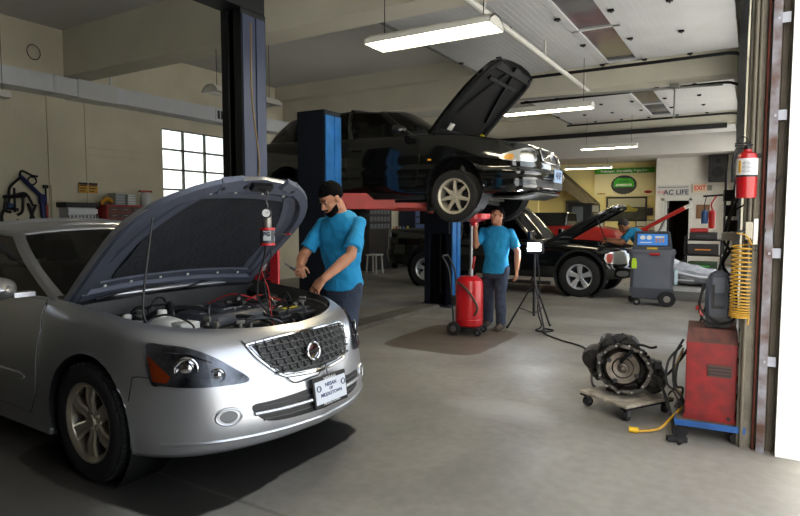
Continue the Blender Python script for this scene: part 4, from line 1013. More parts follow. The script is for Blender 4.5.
m = MB(); m.b2((.15, -.03, .30), (.20, .03, 1.2)); m.b2((.1, -.03, .5), (.2, .03, .6)); m.obj('guard_bracket', DRK, t)
m = MB(); m.b2((.17, -.06, .42), (.47, -.03, 1.16)); pr = m.obj('brand_panel', mat('warn_red', (190, 18, 30), .5), t)
text('brand_lettering', 'CHALLENGER', .17, mat('brand_ink', (28, 30, 40), .6), (.32, -.0615, .79), (0, 0, 1), (-1, 0, 0), pr, sx=.62, bold=.006)
t2 = thing('lift_crossbeam', 'black steel beam crossing overhead from the top of the near lift post', 'beam', (-4.36, 1.25, 0))
m = MB(); m.b2((-.13, -.1, 3.455), (.13, 3.2, 3.69)); m.obj('beam_tube', GRB, t2)
m = MB(); m.b2((-.18, -.15, 0), (.14, .15, 3.45)); m.b2((-.3, -.28, 0), (.3, .28, .02)); m.obj('far_support', GRB, t2)
m = MB(); m.tube([(0, -.25, 3.3), (.02, -.27, 2.6), (.05, -.22, 2.0), (-.02, -.2, 1.75)], .008); h_ = m.obj('hanging_hose', mat('hose_tan', (120, 100, 60), .6)); h_.location = (-4.14, 4.42, 0); tag(h_, 'thin tan hose hanging down beside the tall black lift post', 'hose')

# ================================================================ overhead doors drawn up under the ceiling
pw = mat('door_panel_white', (190, 191, 190), .55, var=.08, vscale=2)
wins = mat('door_pane', (96, 96, 98), .12, spec=.9)
def od(y0, y1, z, label, depth=3.75):
    t = thing('overhead_door', label, 'garage door', (XW((y0 + y1) / 2), (y0 + y1) / 2, z), 0, 'overhead doors drawn up below the ceiling'); hw = (y1 - y0) / 2
    ns = 6; L = depth / ns
    for i in range(ns):
        xa = -.15 - i * L; xb = xa - L + .008
        m = MB()
        if i == 2:
            nw = 2; m.b2((xb, -hw, 0), (xb + .10, hw, .045)); m.b2((xa - .10, -hw, 0), (xa, hw, .045)); e = .08
            for k in range(nw + 1): yk = -hw + e + (2 * hw - 2 * e) * k / nw; a = -hw if k == 0 else yk - .03; b_ = hw if k == nw else yk + .03; m.b2((xb, a, 0), (xa, b_, .045))
            p = m.obj('door_section', pw, t); g_ = MB(); g_.b2((xb + .08, -hw + .05, .02), (xa - .08, hw - .05, .026)); g_.obj('window_strip', wins, p)
        else:
            m.b2((xb, -hw, .004), (xa, hw, .045)); n = 8
            for k in range(n + 1): xx = xb + (xa - xb) * k / n; m.b2((xx - .004, -hw + .01, .0015), (xx + .004, hw - .01, .004))
            p = m.obj('door_section', pw, t)
        m = MB()
        for yy in (-hw + .05, -hw * .33, hw * .33, hw - .05): m.box((xb, yy, -.012), (.07, .05, .02)); m.cyl((xb, yy - .04, -.018), (xb, yy + .04, -.018), .014, n=8)
        m.obj('hinge', DRK, p)
    for s in (-1, 1):
        m = MB(); r = .36; pts = [(.08, s * (hw + .03), -z + .005), (.08, s * (hw + .03), -r - .05)] + [(.08 - r + r * math.cos(a), s * (hw + .03), -r - .05 + r * math.sin(a)) for a in [PI / 2 * k / 6 for k in range(1, 7)]] + [(-.25 - depth, s * (hw + .03), -.05)]
        m.tube(pts, .026, n=6, sm=1); m.obj('track', DRK, t)
    m = MB(); m.box((-.19 - depth, 0, .02), (.05, 2 * hw, .05)); m.obj('bottom_seal', mat('seal_grey', (120, 120, 116), .7), t)
    return t
od(6.02, 9.85, 3.88, 'white sectional door with a window strip drawn up above the lifted saloon')
od(12.0, 15.5, 3.88, 'white sectional door with a window strip drawn up above the pickup')
m = MB(); m.b2((-3.9, 16.6, 3.98), (-3.85, 16.7, ZC)); m.b2((-.6, 16.6, 3.9), (-.55, 16.7, ZC)); m.b2((-3.9, 16.6, 3.9), (-.5, 19.4, 3.95)); m.b2((-2.5, 16.62, 3.88), (-1.9, 19.3, 3.9)); o = m.obj('overhead_door_panel', pw); tag(o, 'farthest white overhead door panel near the back office wall', 'garage door')
m = MB(); m.tube([(-2.5, 4.7, 3.62), (-2.5, 10.4, 3.62)], .035, sm=1)
for y in (5.9, 8.0, 10.2): m.cyl((-2.5, y, 3.62), (-2.5, y, 3.85), .012)
o = m.obj('ceiling_pipe', mat('pipe_white', (196, 194, 186), .5)); tag(o, 'pale pipe running lengthwise below the near overhead door', 'pipe')
m = MB(); m.tube([(-.5, 11.05, 3.62), (-4.2, 10.5, 3.62)], .02, sm=1); m.box((-1.2, 10.9, 3.64), (.14, .14, .05)); m.tube([(-1.2, 10.9, 3.6), (-1.2, 10.9, 3.1)], .012, sm=1); o = m.obj('ceiling_conduit', mat('conduit_grey', (150, 150, 146), .4, .4)); tag(o, 'thin grey conduit with a round junction box crossing the beam', 'conduit')
m = MB(); m.b2((-6.2, 15.80, 3.55), (-.6, 15.9, 3.66)); o = m.obj('door_rail', BLK); tag(o, 'black rail along the lower edge of the far beam', 'rail')

# ================================================================ lamps
tube_on = mat('tube_light', (255, 247, 225), .5, emit=(255, 240, 208), estr=28)
refl = mat('fixture_white', (222, 220, 212), .5)
def fluo(x, y, z, L, label, W=.34, ntube=3, on=True, rz=0, drop=1.2):
    t = thing('fluorescent_light', label, 'ceiling light', (x, y, z), rz, 'hanging fluorescent lights')
    m = MB(); pf = [(-W / 2, 0), (-W / 2 + .02, .05), (-.06, .10), (.06, .10), (W / 2 - .02, .05), (W / 2, 0), (W / 2 - .012, 0), (W / 2 - .03, .04), (.05, .085), (-.05, .085), (-W / 2 + .03, .04), (-W / 2 + .012, 0)]
    m.prism(pf, (-L / 2, 0, 0), (0, 1, 0), (0, 0, 1), (L, 0, 0)); m.prism([p for p in pf[:6]], (-L / 2, 0, 0), (0, 1, 0), (0, 0, 1), (.01, 0, 0)); m.prism([p for p in pf[:6]], (L / 2 - .01, 0, 0), (0, 1, 0), (0, 0, 1), (.01, 0, 0)); m.obj('reflector_housing', refl, t)
    for k in range(ntube):
        y_ = 0 if ntube == 1 else -W * .30 + W * .60 * k / (ntube - 1); m = MB(); m.cyl((-L / 2 + .03, y_, .022), (L / 2 - .03, y_, .022), .019, n=10); m.obj('tube', tube_on if on else refl, t)
    for s in (-1, 1):
        m = MB(); m.tube([(s * L * .4, 0, .09), (s * L * .4, 0, drop)], .004, sm=1, n=5); m.obj('hanger', DRK, t)
    return t
fluo(-2.52, 4.76, 3.06, 1.24, 'nearest lit fluorescent light with three tubes, hung at the top of the picture', .34, 3, drop=1.34)
fluo(-2.86, 9.25, 3.12, 1.44, 'lit fluorescent light hung beyond the raised black hood', .26, 2, drop=.75)
fluo(-3.06, 14.9, 3.12, 1.3, 'smaller lit fluorescent light below the far overhead doors', .26, 2, drop=.75)
fluo(-4.75, 20.0, 3.06, 1.55, 'farthest lit fluorescent light in front of the yellow wall', .26, 2, drop=.32)
fluo(-6.22, 6.12, 3.12, 1.25, 'unlit white fluorescent fixture seen behind the tall black lift post', .30, 2, False, PI / 2, drop=1.3)
fluo(-9.0, 4.02, 3.12, .7, 'unlit fixture hanging on thin wires at the far left edge', .22, 1, False, PI / 2, drop=1.3)

# ================================================================ duct along the left wall
du = mat('duct_white', (205, 208, 212), .5, .1, var=.06)
t = thing('air_duct', 'long white air duct running high along the left wall', 'duct', (WL + .2, 6, 3.35))
m = MB(); m.b2((-.2, -11, 0), (.17, 8.6, .26)); m.obj('duct_trunk', du, t)
for y in (-3.2, -.9, 3.0, 6.0): MB().b2((-.2, y - .02, -.006), (.177, y + .02, .266)).obj('duct_flange', mat('duct_flange', (196, 198, 196), .5), t)
MB().b2((-.2, -.55, -.012), (.182, .1, .272)).obj('duct_sleeve', mat('duct_flange', (196, 198, 196)), t)
m = MB(); m.b2((.17, 2.2, .02), (.185, 2.6, .24)); gr_ = m.obj('vent_grille', du, t); m = MB(); m.b2((.184, 2.24, .05), (.189, 2.56, .21)); m.obj('vent_opening', BLK, gr_)
m = MB(); 
for k in range(3): m.b2((.188, 2.3 + k * .1, .05), (.194, 2.315 + k * .1, .21))
m.obj('louvre', du, gr_)
for y in (-3.2, 0.12, 3.0, 6): MB().b2((-.01, y - .015, .26), (.01, y + .015, 1.07)).obj('duct_strap', du, t)
m = MB(); m.torus((0, 0, 0), (1, .2, 0), .11, .006, 24, 6); o = m.obj('cable_loop', DRK, loc=(WL + .10, 4.95, 3.95)); tag(o, 'loop of thin dark cable hanging on the wall above the duct', 'cable')

# ================================================================ wall tools, signs and chest on the left wall
def onwall(y, z, off=.05): return V((WL + off, y, z))
t = thing('gear_puller', 'large blue and black jointed puller hung on the left wall', 'puller', onwall(4.74, 1.80, .08))
m = MB(); m.tube([(0, -.05, .28), (0, .25, -.02)], .035, sm=1, n=8); m.tube([(0, .25, .0), (0, .27, -.45)], .04, sm=1, n=8); m.box((0, .26, -.05), (.08, .09, .14)); m.obj('bar', mat('tool_blue', (28, 36, 84), .4, .4), t)
m = MB(); m.tube([(0, -.06, .28), (0, -.02, .36), (0, .12, .30), (0, .2, .29)], .016); m.tube([(0, -.05, .26), (0, -.20, .1), (0, -.22, -.1), (0, -.28, -.2)], .02); m.tube([(0, -.12, .0), (0, .02, .02), (0, .12, -.16)], .02); m.torus((0, .12, .22), (1, 0, 0), .06, .012, 20, 6); m.obj('jaw', DRK, t)
t = thing('gear_puller', 'small black two-jaw puller hung left of the large blue one', 'puller', onwall(4.58, 1.70, .12))
m = MB(); m.tube([(0, -.12, .05), (0, -.14, -.12), (0, -.06, -.16)], .022); m.tube([(0, .12, .08), (0, .10, -.14), (0, .03, -.2)], .022); m.tube([(0, -.15, .06), (0, .15, .09)], .028); m.cyl((0, 0, -.16), (0, 0, .2), .016); m.obj('frame', DRK, t)
t = thing('c_clamp', 'curved black clamp hung low on the left wall', 'clamp', onwall(4.56, 1.42, .04))
m = MB(); m.tube([(0, .1, .16), (0, -.06, .18), (0, -.13, .05), (0, -.08, -.12), (0, .1, -.14)], .024); m.cyl((0, .09, -.16), (0, .09, .02), .014); m.obj('frame', DRK, t)
m = MB(); m.ell((0, -.02, .22), (.04, .07, .04)); m.obj('blue_knob', mat('tool_lightblue', (50, 90, 140), .4), t)
t = thing('hanging_pliers', 'dark long-handled pliers hung beside the blue puller', 'pliers', onwall(4.86, 1.46, .04))
m = MB(); m.tube([(0, -.06, .22), (0, .0, .05), (0, .05, -.12)], .022); m.tube([(0, .06, .2), (0, .0, .05), (0, -.05, -.12)], .022); m.obj('jaws', DRK, t)
m = MB(); m.tube([(0, .04, -.1), (0, .06, -.26)], .022, sm=1); m.tube([(0, -.04, -.1), (0, -.02, -.26)], .022, sm=1); m.obj('grips', mat('grip_red', (120, 20, 18), .5), t)
t = thing('hammer', 'dark short tool hung on a nail right of the blue puller', 'tool', onwall(5.07, 1.82, .05)); m = MB(); m.cyl((0, 0, -.16), (0, 0, .1), .014); m.box((0, 0, .12), (.04, .07, .05)); m.obj('head_and_shaft', DRK, t)
m = MB(); m.b2((0, 0, 0), (.03, .03, 1.66)); o = m.obj('red_rod', mat('rod_red', (150, 40, 30), .5), loc=(WL, 5.08, 0)); tag(o, 'thin red rod leaning upright against the left wall', 'rod')
m = MB(); m.b2((0, -.02, 0), (.03, .10, 1.97)); o = m.obj('wooden_stick', cream, loc=(WL + .02, 5.18, 0)); tag(o, 'pale wooden board standing upright against the left wall', 'board')
m = MB(); m.b2((0, 4.20, 1.2), (.04, 4.40, 2.1)); o = m.obj('white_pegboard', mat('peg_white', (190, 196, 204), .5), loc=(WL, 0, 0)); tag(o, 'white pegboard edge at the far left of the tool wall', 'board')
t = thing('brochure_rack', 'white slatted rack with a dark top rail standing at the wall behind the silver roof', 'rack', (WL + .18, 5.50, 0))
m = MB(); m.b2((-.14, -.24, 0), (.12, .22, 1.62)); m.obj('cabinet', mat('rack_white', (196, 200, 204), .5), t)
m = MB(); m.b2((-.14, -.28, 1.62), (.15, .28, 1.70)); m.obj('top_rail', BLK, t)
m = MB()
for k in range(9): m.b2((.12, -.25 + k * .06, 1.0), (.135, -.225 + k * .06, 1.5))
m.obj('slats', mat('rack_grey', (120, 124, 130), .5), t)
m = MB(); m.b2((.12, -.24, 1.52), (.14, .24, 1.60)); m.obj('label_strip', mat('rack_bright', (215, 220, 224), .5), t)
for i, (y0, lb) in enumerate(((5.68, 'left one of two small black and yellow notices on the left wall'), (5.85, 'right one of two small black and yellow notices on the left wall'))):
    t = thing('warning_sign', lb, 'sign', (WL + .03, y0, 1.95)); m = MB(); m.b2((0, -.075, -.085), (.008, .075, .085)); m.obj('sign_plate', mat('sign_yellow', (190, 140, 30), .6), t)
    m = MB(); m.b2((.008, -.075, .05), (.011, .075, .085)); m.obj('header', BLK, t)
    m = MB(); 
    for k in range(3): m.b2((.008, -.06, .03 - k * .045), (.011, .06 - .02 * k, .045 - k * .045))
    m.obj('print_lines', BLK, t)
# red chest on a bench, cluttered with boxes
t = thing('workbench', 'dark workbench along the left wall below the red tool chest', 'bench', (WL + .33, 6.6, 0))
m = MB(); m.b2((-.33, -.75, .86), (.33, 1.9, .92)); m.obj('worktop', mat('bench_wood', (70, 56, 40), .7, var=.3), t)
for yy in (-.7, 1.85):
    for xx in (-.28, .28): MB().b2((xx - .03, yy - .03, 0), (xx + .03, yy + .03, .86)).obj('leg', DRK, t)
m = MB(); m.b2((-.3, -.7, .25), (.3, 1.85, .28)); m.obj('lower_shelf', mat('bench_wood', (70, 56, 40)), t)
t = thing('tool_chest', 'red steel tool chest with many drawers on the bench behind the silver hood', 'tool chest', (WL + .30, 6.18, .92))
m = MB(); m.b2((-.22, -.40, 0), (.2, .26, .75)); m.obj('cabinet', mat('chest_red', (142, 26, 28), .45), t)
for k in range(7):
    for j in range(3):
        dr = MB().b2((.2, -.37 + j * .20, .05 + k * .097), (.212, -.18 + j * .20, .135 + k * .097)).obj('drawer', mat('drawer_brown', (88, 62, 54), .5, var=.4, vscale=9), t)
        MB().b2((.212, -.31 + j * .20, .085 + k * .097), (.222, -.24 + j * .20, .095 + k * .097)).obj('drawer_handle', STL, dr)
for i, (y, w_, h_, c, lb) in enumerate(((5.92, .16, .10, (190, 140, 30), 'yellow tool lying on the left end of the red chest'), (6.10, .18, .20, (150, 156, 158), 'grey plastic organiser box on top of the red chest'), (6.31, .15, .18, (190, 196, 196), 'pale plastic bin standing on the red chest'))):
    t = thing(('power_tool', 'organiser_box', 'plastic_bin')[i], lb, ('tool', 'box', 'bin')[i], (WL + .3, y, 1.67)); mc = mat('box_%d' % i, c, .45)
    m = MB()
    if i == 0: m.tube([(0, -.09, .04), (0, 0, .10), (0, .1, .06)], .035); m.box((0, -.1, .03), (.06, .04, .06)); m.obj('housing', mc, t)
    else:
        m.box((0, 0, h_ / 2), (.2, w_, h_)); m.obj('body', mc, t, bevel=.01); m = MB()
        for k in range(4): m.b2((.1, -w_ / 2 + .01, .02 + k * h_ / 4.3), (.108, w_ / 2 - .01, .025 + k * h_ / 4.3))
        m.obj('drawer_front', DRK, t)
t = thing('cabinet', 'black cabinet with a red handled tool on it beside the window', 'cabinet', (WL + .3, 6.70, .92)); m = MB(); m.b2((-.22, -.2, 0), (.2, .25, .72)); m.obj('body', BLK, t)
for k in range(5): MB().b2((.2, -.17, .05 + k * .13), (.21, .22, .16 + k * .13)).obj('drawer', DRK, t)
t = thing('spray_container', 'clear container with a red lid by the lower corner of the window', 'container', (WL + .28, 6.66, 1.64)); m = MB(); m.lathe([(0, 0), (.09, 0), (.095, .2), (.07, .26), (0, .26)], (0, 0, 0), n=16); m.obj('jar', mat('jar_clear', (186, 190, 190), .2), t); m = MB(); m.box((0, 0, .28), (.05, .24, .035)); m.obj('handle', RED, t)

# ================================================================ dim workbenches far behind the raised saloon
t = thing('shelf_unit', 'dark drawer cabinet wall with small pale drawer fronts under the red lift arm', 'shelf', (WL + .35, 14.25, 0))
m = MB(); m.b2((-.3, -1.0, 0), (.25, .15, 2.45)); m.obj('cabinet', BLK, t)
for k in range(6):
    for j in range(6): MB().b2((.25, -.95 + j * .17, 1.15 + k * .2), (.262, -.82 + j * .17, 1.28 + k * .2)).obj('drawer', mat('drawer_steel', (96, 100, 106), .5), t)
t = thing('workbench', 'dark bench with tools at the far left wall behind the nearest mechanic', 'bench', (WL + .4, 14.9, 0)); MB().b2((-.38, -.42, .86), (.4, .75, .92)).obj('worktop', mat('bench_wood', (70, 56, 40)), t); MB().b2((-.36, -.40, 0), (.34, .73, .86)).obj('cupboard', BLK, t)
for i, (y, z, c) in enumerate(((14.60, .92, (170, 150, 60)), (14.75, .92, (150, 60, 40)), (14.95, .92, (180, 180, 175)), (15.15, .92, (70, 90, 130)), (15.4, .92, (190, 170, 60)))):
    lb = ['yellow bottle', 'rust-red can', 'white bottle', 'blue can', 'short yellow can'][i] + ' on the dim bench at the far left wall'
    m = MB(); m.lathe([(0, 0), (.06, 0), (.06, .18), (.03, .24), (.03, .28), (0, .28)], n=14); o = m.obj('bottle', mat('bench_item_%d' % i, c, .4), loc=(WL + .55, y, z)); tag(o, lb, 'bottle')
t = thing('roller_cabinet', 'dark blue drawer cabinet with pale bottles on top behind the lift', 'tool chest', (WL + .35, 16.45, 0)); m = MB(); m.b2((-.3, -.7, 0), (.25, .9, 1.75)); m.obj('cabinet', mat('cab_blue', (24, 34, 60), .5), t)
for k in range(5): MB().b2((.25, -.65, .7 + k * .2), (.262, .85, .84 + k * .2)).obj('drawer', mat('drawer_blue', (60, 84, 130), .4), t)
for i, y in enumerate((16.5, 16.75, 16.95)):
    m = MB(); m.lathe([(0, 0), (.08, 0), (.08, .26), (.035, .32), (.035, .38), (0, .38)], n=14); o = m.obj('bottle', mat('milky_plastic', (205, 205, 198)), loc=(WL + .4, y, 1.75)); tag(o, ('left', 'middle', 'right')[i] + ' white bottle of three on the blue drawer cabinet', 'bottle', 'white bottles on the blue cabinet')
t = thing('white_stool', 'small white plastic stool on the floor behind the nearest mechanic', 'stool', (-8.5, 12.9, 0)); m = MB(); m.box((0, 0, .48), (.34, .34, .04)); m.obj('seat', mat('stool_white', (185, 186, 182), .5), t, bevel=.01)
for a in (-.13, .13):
    for b_ in (-.13, .13): MB().cyl((a * 1.2, b_ * 1.2, 0), (a, b_, .47), .025, .022, n=8).obj('leg', mat('stool_white', (185, 186, 182)), t)
# ================================================================ people
SKIN = mat('skin', (176, 122, 92), .55, var=.08, vscale=20)
TEE = mat('tshirt_blue', (22, 138, 190), .85, var=.10, vscale=7, bump=.9, bscale=9)
JEAN = mat('jeans', (50, 60, 78), .85, var=.35, vscale=9, bump=.9, bscale=13)
HAIR = mat('hair_black', (9, 8, 8), .95, bump=.6, bscale=140, spec=.1)
GHAIR = mat('hair_grey', (66, 62, 60), .7, bump=.6, bscale=140, var=.3)
def cap(m, a, b, r1, r2=None, n=14):
    """tapered limb with rounded ends"""
    a = V(a); b = V(b); r2 = r1 if r2 is None else r2; u, w = basis(b - a); d = (b - a).normalized(); rs = []
    for k in range(5): t = PI / 2 * k / 5; rs.append((a - d * r1 * math.cos(t), max(1e-4, r1 * math.sin(t))))
    for k in range(4): rs.append((a.lerp(b, k / 3), r1 + (r2 - r1) * k / 3))
    for k in range(1, 6): t = PI / 2 * k / 5; rs.append((b + d * r2 * math.sin(t), max(1e-4, r2 * math.cos(t))))
    m.rings([[p + (u * math.cos(2 * PI * j / n) + w * math.sin(2 * PI * j / n)) * q for j in range(n)] for p, q in rs])
def loft(m, secs, n=24, sq=2.4):
    """secs: (centre, right vector, front vector, rx, ry)"""
    rs = []
    for c, rt, fr, rx, ry in secs:
        c = V(c); rt = V(rt).normalized(); fr = V(fr).normalized(); row = []
        for j in range(n):
            t = 2 * PI * j / n; a = math.cos(t); b = math.sin(t); e = 2 / sq
            row.append(c + rt * rx * math.copysign(abs(a) ** e, a) + fr * ry * math.copysign(abs(b) ** e, b))
        rs.append(row)
    m.rings(rs)
def fuse(m, name, mt, parent, vox, it=4, fold=0., seed=0, inv=None):
    mm = MB(); mm.add(m.v, m.f, inv) if inv else mm.add(m.v, m.f)
    me = bpy.data.meshes.new(name); me.from_pydata([tuple(p) for p in mm.v], [], mm.f)
    bm = bmesh.new(); bm.from_mesh(me); bmesh.ops.recalc_face_normals(bm, faces=bm.faces); bm.to_mesh(me); bm.free()
    o = bpy.data.objects.new(name, me); COL.objects.link(o)
    r = o.modifiers.new('r', 'REMESH'); r.mode = 'VOXEL'; r.voxel_size = vox; r.use_smooth_shade = True
    s_ = o.modifiers.new('s', 'SMOOTH'); s_.iterations = it; s_.factor = .5
    if fold:
        tx = bpy.data.textures.new('fold', 'CLOUDS'); tx.noise_scale = .11; tx.noise_depth = 2
        d = o.modifiers.new('d', 'DISPLACE'); d.texture = tx; d.strength = fold; d.mid_level = .5; d.texture_coords = 'LOCAL'
    bake(o); o.data.polygons.foreach_set('use_smooth', [True] * len(o.data.polygons)); o.data.materials.clear(); o.data.materials.append(mt); o.parent = parent
    return o
def hand(m, wrist, d, n, side, curl=(25, 35, 25), s=1., spread=6, thumb=(35, 20)):
    """palm, four jointed fingers and a thumb. d: towards the fingers, n: out of the palm, side: +1 thumb on the left of d (seen from the back)"""
    d = V(d).normalized(); n = V(n); n = (n - d * n.dot(d)).normalized(); t = n.cross(d) * side
    w = V(wrist); pl = .095 * s
    loft(m, [(w, t, n, .026 * s, .019 * s), (w + d * .03 * s, t, n, .033 * s, .017 * s), (w + d * .07 * s, t, n, .041 * s, .015 * s), (w + d * pl, t, n, .038 * s, .013 * s)], 16)
    for i, (o_, L, r) in enumerate(((.030, .074, .0092), (.010, .082, .0095), (-.010, .076, .0090), (-.029, .060, .0080))):
        base = w + d * (pl - .006 * abs(i - 1)) * 1. + t * o_ * s; ax = -t * side * 0 + n.cross(d)
        p = base - d * .012; dr = (d + t * math.tan(R(spread * (1.5 - i)))).normalized(); seg = (.46, .31, .23); r *= s
        rot_ax = dr.cross(n).normalized()
        for k in range(3):
            dr = Matrix.Rotation(R(curl[k] * (1 + .12 * i)), 3, rot_ax) @ dr
            q = p + dr * L * s * seg[k] * (1.15 if k == 0 else 1); cap(m, p, q, r * (1 - .06 * k), r * (1 - .06 * (k + 1)), 10); p = q
    b = w + d * .022 * s + t * .024 * s; dr = (d * math.cos(R(thumb[0])) + t * math.sin(R(thumb[0]))).normalized(); dr = (dr + n * .35).normalized()
    q = b + dr * .044 * s; cap(m, b, q, .0145 * s, .0115 * s, 10); dr = (dr + (d * .6 - t * .25 + n * .2)).normalized(); q2 = q + dr * .034 * s; cap(m, q, q2, .0115 * s, .010 * s, 10); cap(m, q2, q2 + dr * .022 * s, .0102 * s, .0085 * s, 10)
def person(name, label, base, J, head, face, up, hands, hair=HAIR, beard=False, long_=.0, group=None, shirt_len=.10, s=1., hairlong=0.):
    t = thing(name, label, 'person', base); inv = Matrix.Translation(-V(base))
    P = {k: V(v) for k, v in J.items()}; up = V(up).normalized(); f = V(face); f = (f - up * f.dot(up)).normalized(); rt = f.cross(up)
    H = V(head)
    def h(x, y, z): return H + (rt * x + f * y + up * z) * s
    Rh = Matrix((rt, f, up)).transposed()
    hl = (P['hipL'] + P['hipR']) / 2; shc = (P['shL'] + P['shR']) / 2; br = (P['shR'] - P['shL']).normalized(); pr = (P['hipR'] - P['hipL']).normalized()
    ax = (shc - hl).normalized(); fr = ax.cross(br) * -1; 
    if fr.dot(V(J['front'])) < 0: fr = -fr
    pf = (hl - shc).cross(pr); pf = pf if pf.dot(V(J['front'])) > 0 else -pf
    b = MB()
    # head: skull, jaw, chin, nose, brow, ears
    b.ell(h(0, -.012, .035), (.074 * s, .094 * s, .090 * s), Rh, 24, 16); b.ell(h(0, .018, -.035), (.060 * s, .072 * s, .080 * s), Rh, 20, 14)
    b.ell(h(0, .058, -.092), (.030 * s, .026 * s, .024 * s), Rh, 14, 10); b.ell(h(.030, .052, -.030), (.026 * s, .026 * s, .03 * s), Rh, 12, 8); b.ell(h(-.030, .052, -.030), (.026 * s, .026 * s, .03 * s), Rh, 12, 8)
    cap(b, h(0, .080, .018), h(0, .104, -.022), .009 * s, .013 * s, 10); b.ell(h(.013, .090, -.028), (.009 * s, .012 * s, .008 * s), Rh, 10, 6); b.ell(h(-.013, .090, -.028), (.009 * s, .012 * s, .008 * s), Rh, 10, 6)
    cap(b, h(-.035, .072, .028), h(.035, .072, .028), .011 * s, .011 * s, 10); b.ell(h(0, .080, -.058), (.023 * s, .012 * s, .010 * s), Rh, 12, 8)
    for q in (1, -1): b.ell(h(q * .078, -.008, .0), (.011 * s, .021 * s, .032 * s), Rh, 12, 8); b.ell(h(q * .048, -.0, -.062), (.02 * s, .035 * s, .03 * s), Rh, 12, 8)
    nk = P['neck']; cap(b, h(0, -.025, -.07), nk + ax * -.02, .052 * s, .060 * s, 18)
    loft(b, [(nk - ax * .02, br, fr, .07, .06), (shc - ax * .03, br, fr, .15 * s, .075), (shc - ax * .15, br, fr, .155 * s, .095), (shc.lerp(hl, .6), pr, fr, .13 * s, .10), (hl, pr, pf, .15 * s, .11)])
    for q in 'LR':
        S, E, W_ = P['sh' + q], P['el' + q], P['wr' + q]
        cap(b, S - ax * .04 + (shc - S).normalized() * .03, E, .036 * s, .042 * s); m_ = E.lerp(W_, .3); cap(b, E, m_, .041 * s, .044 * s); cap(b, m_, W_, .044 * s, .028 * s)
        d, n, sd, kw = hands[q]; hand(b, W_, d, n, sd, s=s, **kw)
        cap(b, P['hip' + q], P['kn' + q], .082 * s, .055 * s); cap(b, P['kn' + q], P['an' + q], .055 * s, .038 * s)
    body = fuse(b, 'body', SKIN, t, .0068, 3, inv=inv)
    # t-shirt
    m = MB(); hem = hl + (hl - shc).normalized() * (-.0)
    loft(m, [(nk - ax * .012, br, fr, .072 * s, .066), (nk - ax * .040, br, fr, .125 * s, .088), (shc + ax * .012, br, fr, .172 * s, .098), (shc - ax * .03, br, fr, .212 * s, .112), (shc - ax * .12, br, fr, .198 * s, .128), (shc.lerp(hl, .4), br, fr, .182 * s, .130), (shc.lerp(hl, .7), pr, fr, .165 * s, .128), (hl + ax * .03, pr, pf, .175 * s, .135), (hl - (shc - hl).normalized() * shirt_len, pr, pf, .182 * s, .142)], sq=2.3)
    for q in 'LR':
        S, E = P['sh' + q], P['el' + q]; S = S - ax * .014 + (shc - S).normalized() * .010; e = S.lerp(E, .78); u, w = basis(E - S)
        m.cyl(S, e, .052 * s, .066 * s, n=20); m.ell(S, (.056 * s, .056 * s, .055 * s), n=16)
    fuse(m, 'tshirt', TEE, t, .009, 3, .022, inv=inv)
    # jeans
    m = MB(); loft(m, [(hl + ax * .06, pr, pf, .150 * s, .115), (hl - V((0, 0, .02)), pr, pf, .168 * s, .128), (hl - V((0, 0, .12)), pr, pf, .165 * s, .12)])
    for q in 'LR':
        cap(m, P['hip' + q], P['kn' + q], .098 * s, .074 * s, 18); a = P['an' + q]; k = P['kn' + q]; cap(m, k, k.lerp(a, .4), .074 * s, .072 * s, 18); m.cyl(k.lerp(a, .3), a - (a - k).normalized() * -.01, .070 * s, .070 * s, n=18)
    fuse(m, 'jeans', JEAN, t, .010, 4, .022, inv=inv)
    for q in 'LR':
        a = P['an' + q]; d = V(J.get('toe' + q, J['front'])); d.z = 0; d.normalize(); g = V((a.x, a.y, 0)); sd = V((-d.y, d.x, 0)); m = MB()
        loft(m, [(g - d * .07 + V((0, 0, .028)), sd, V((0, 0, 1)), .030, .026), (g - d * .05 + V((0, 0, .05)), sd, V((0, 0, 1)), .038, .048), (g + V((0, 0, .055)), sd, V((0, 0, 1)), .042, .054), (g + d * .08 + V((0, 0, .042)), sd, V((0, 0, 1)), .046, .040), (g + d * .15 + V((0, 0, .032)), sd, V((0, 0, 1)), .044, .030), (g + d * .185 + V((0, 0, .026)), sd, V((0, 0, 1)), .028, .022)], 18, 2.6)
        cap(m, g + V((0, 0, .06)), g + V((0, 0, .11)), .046, .044)
        fuse(m, 'shoe', mat('work_shoe', (70, 58, 46), .7, var=.3), t, .008, 2, inv=inv)
    # hair, brows, eyes, mouth, beard
    m = MB(); hs = []
    for i in range(13):
        for_ = []
        th = PI * .60 * i / 12
        for j in range(28):
            ph = 2 * PI * j / 28; yy = math.sin(ph)
            lim = .40 if yy > .35 else (.50 if yy > -.2 else .66 + hairlong); tt = PI * lim * i / 12
            rr = 1.09 + .02 * math.sin(j * 5 + i)
            for_.append(h(.074 * rr * math.sin(tt) * math.cos(ph), -.014 + .094 * rr * math.sin(tt) * yy, .036 + .094 * rr * math.cos(tt)))
        hs.append(for_)
    inn = [[H + (p - H) * .90 for p in r_] for r_ in hs[::-1]]
    m.rings(hs + inn, True, False); m2 = MB().add(m.v, m.f, inv); ho = m2.obj('hair', hair, t)
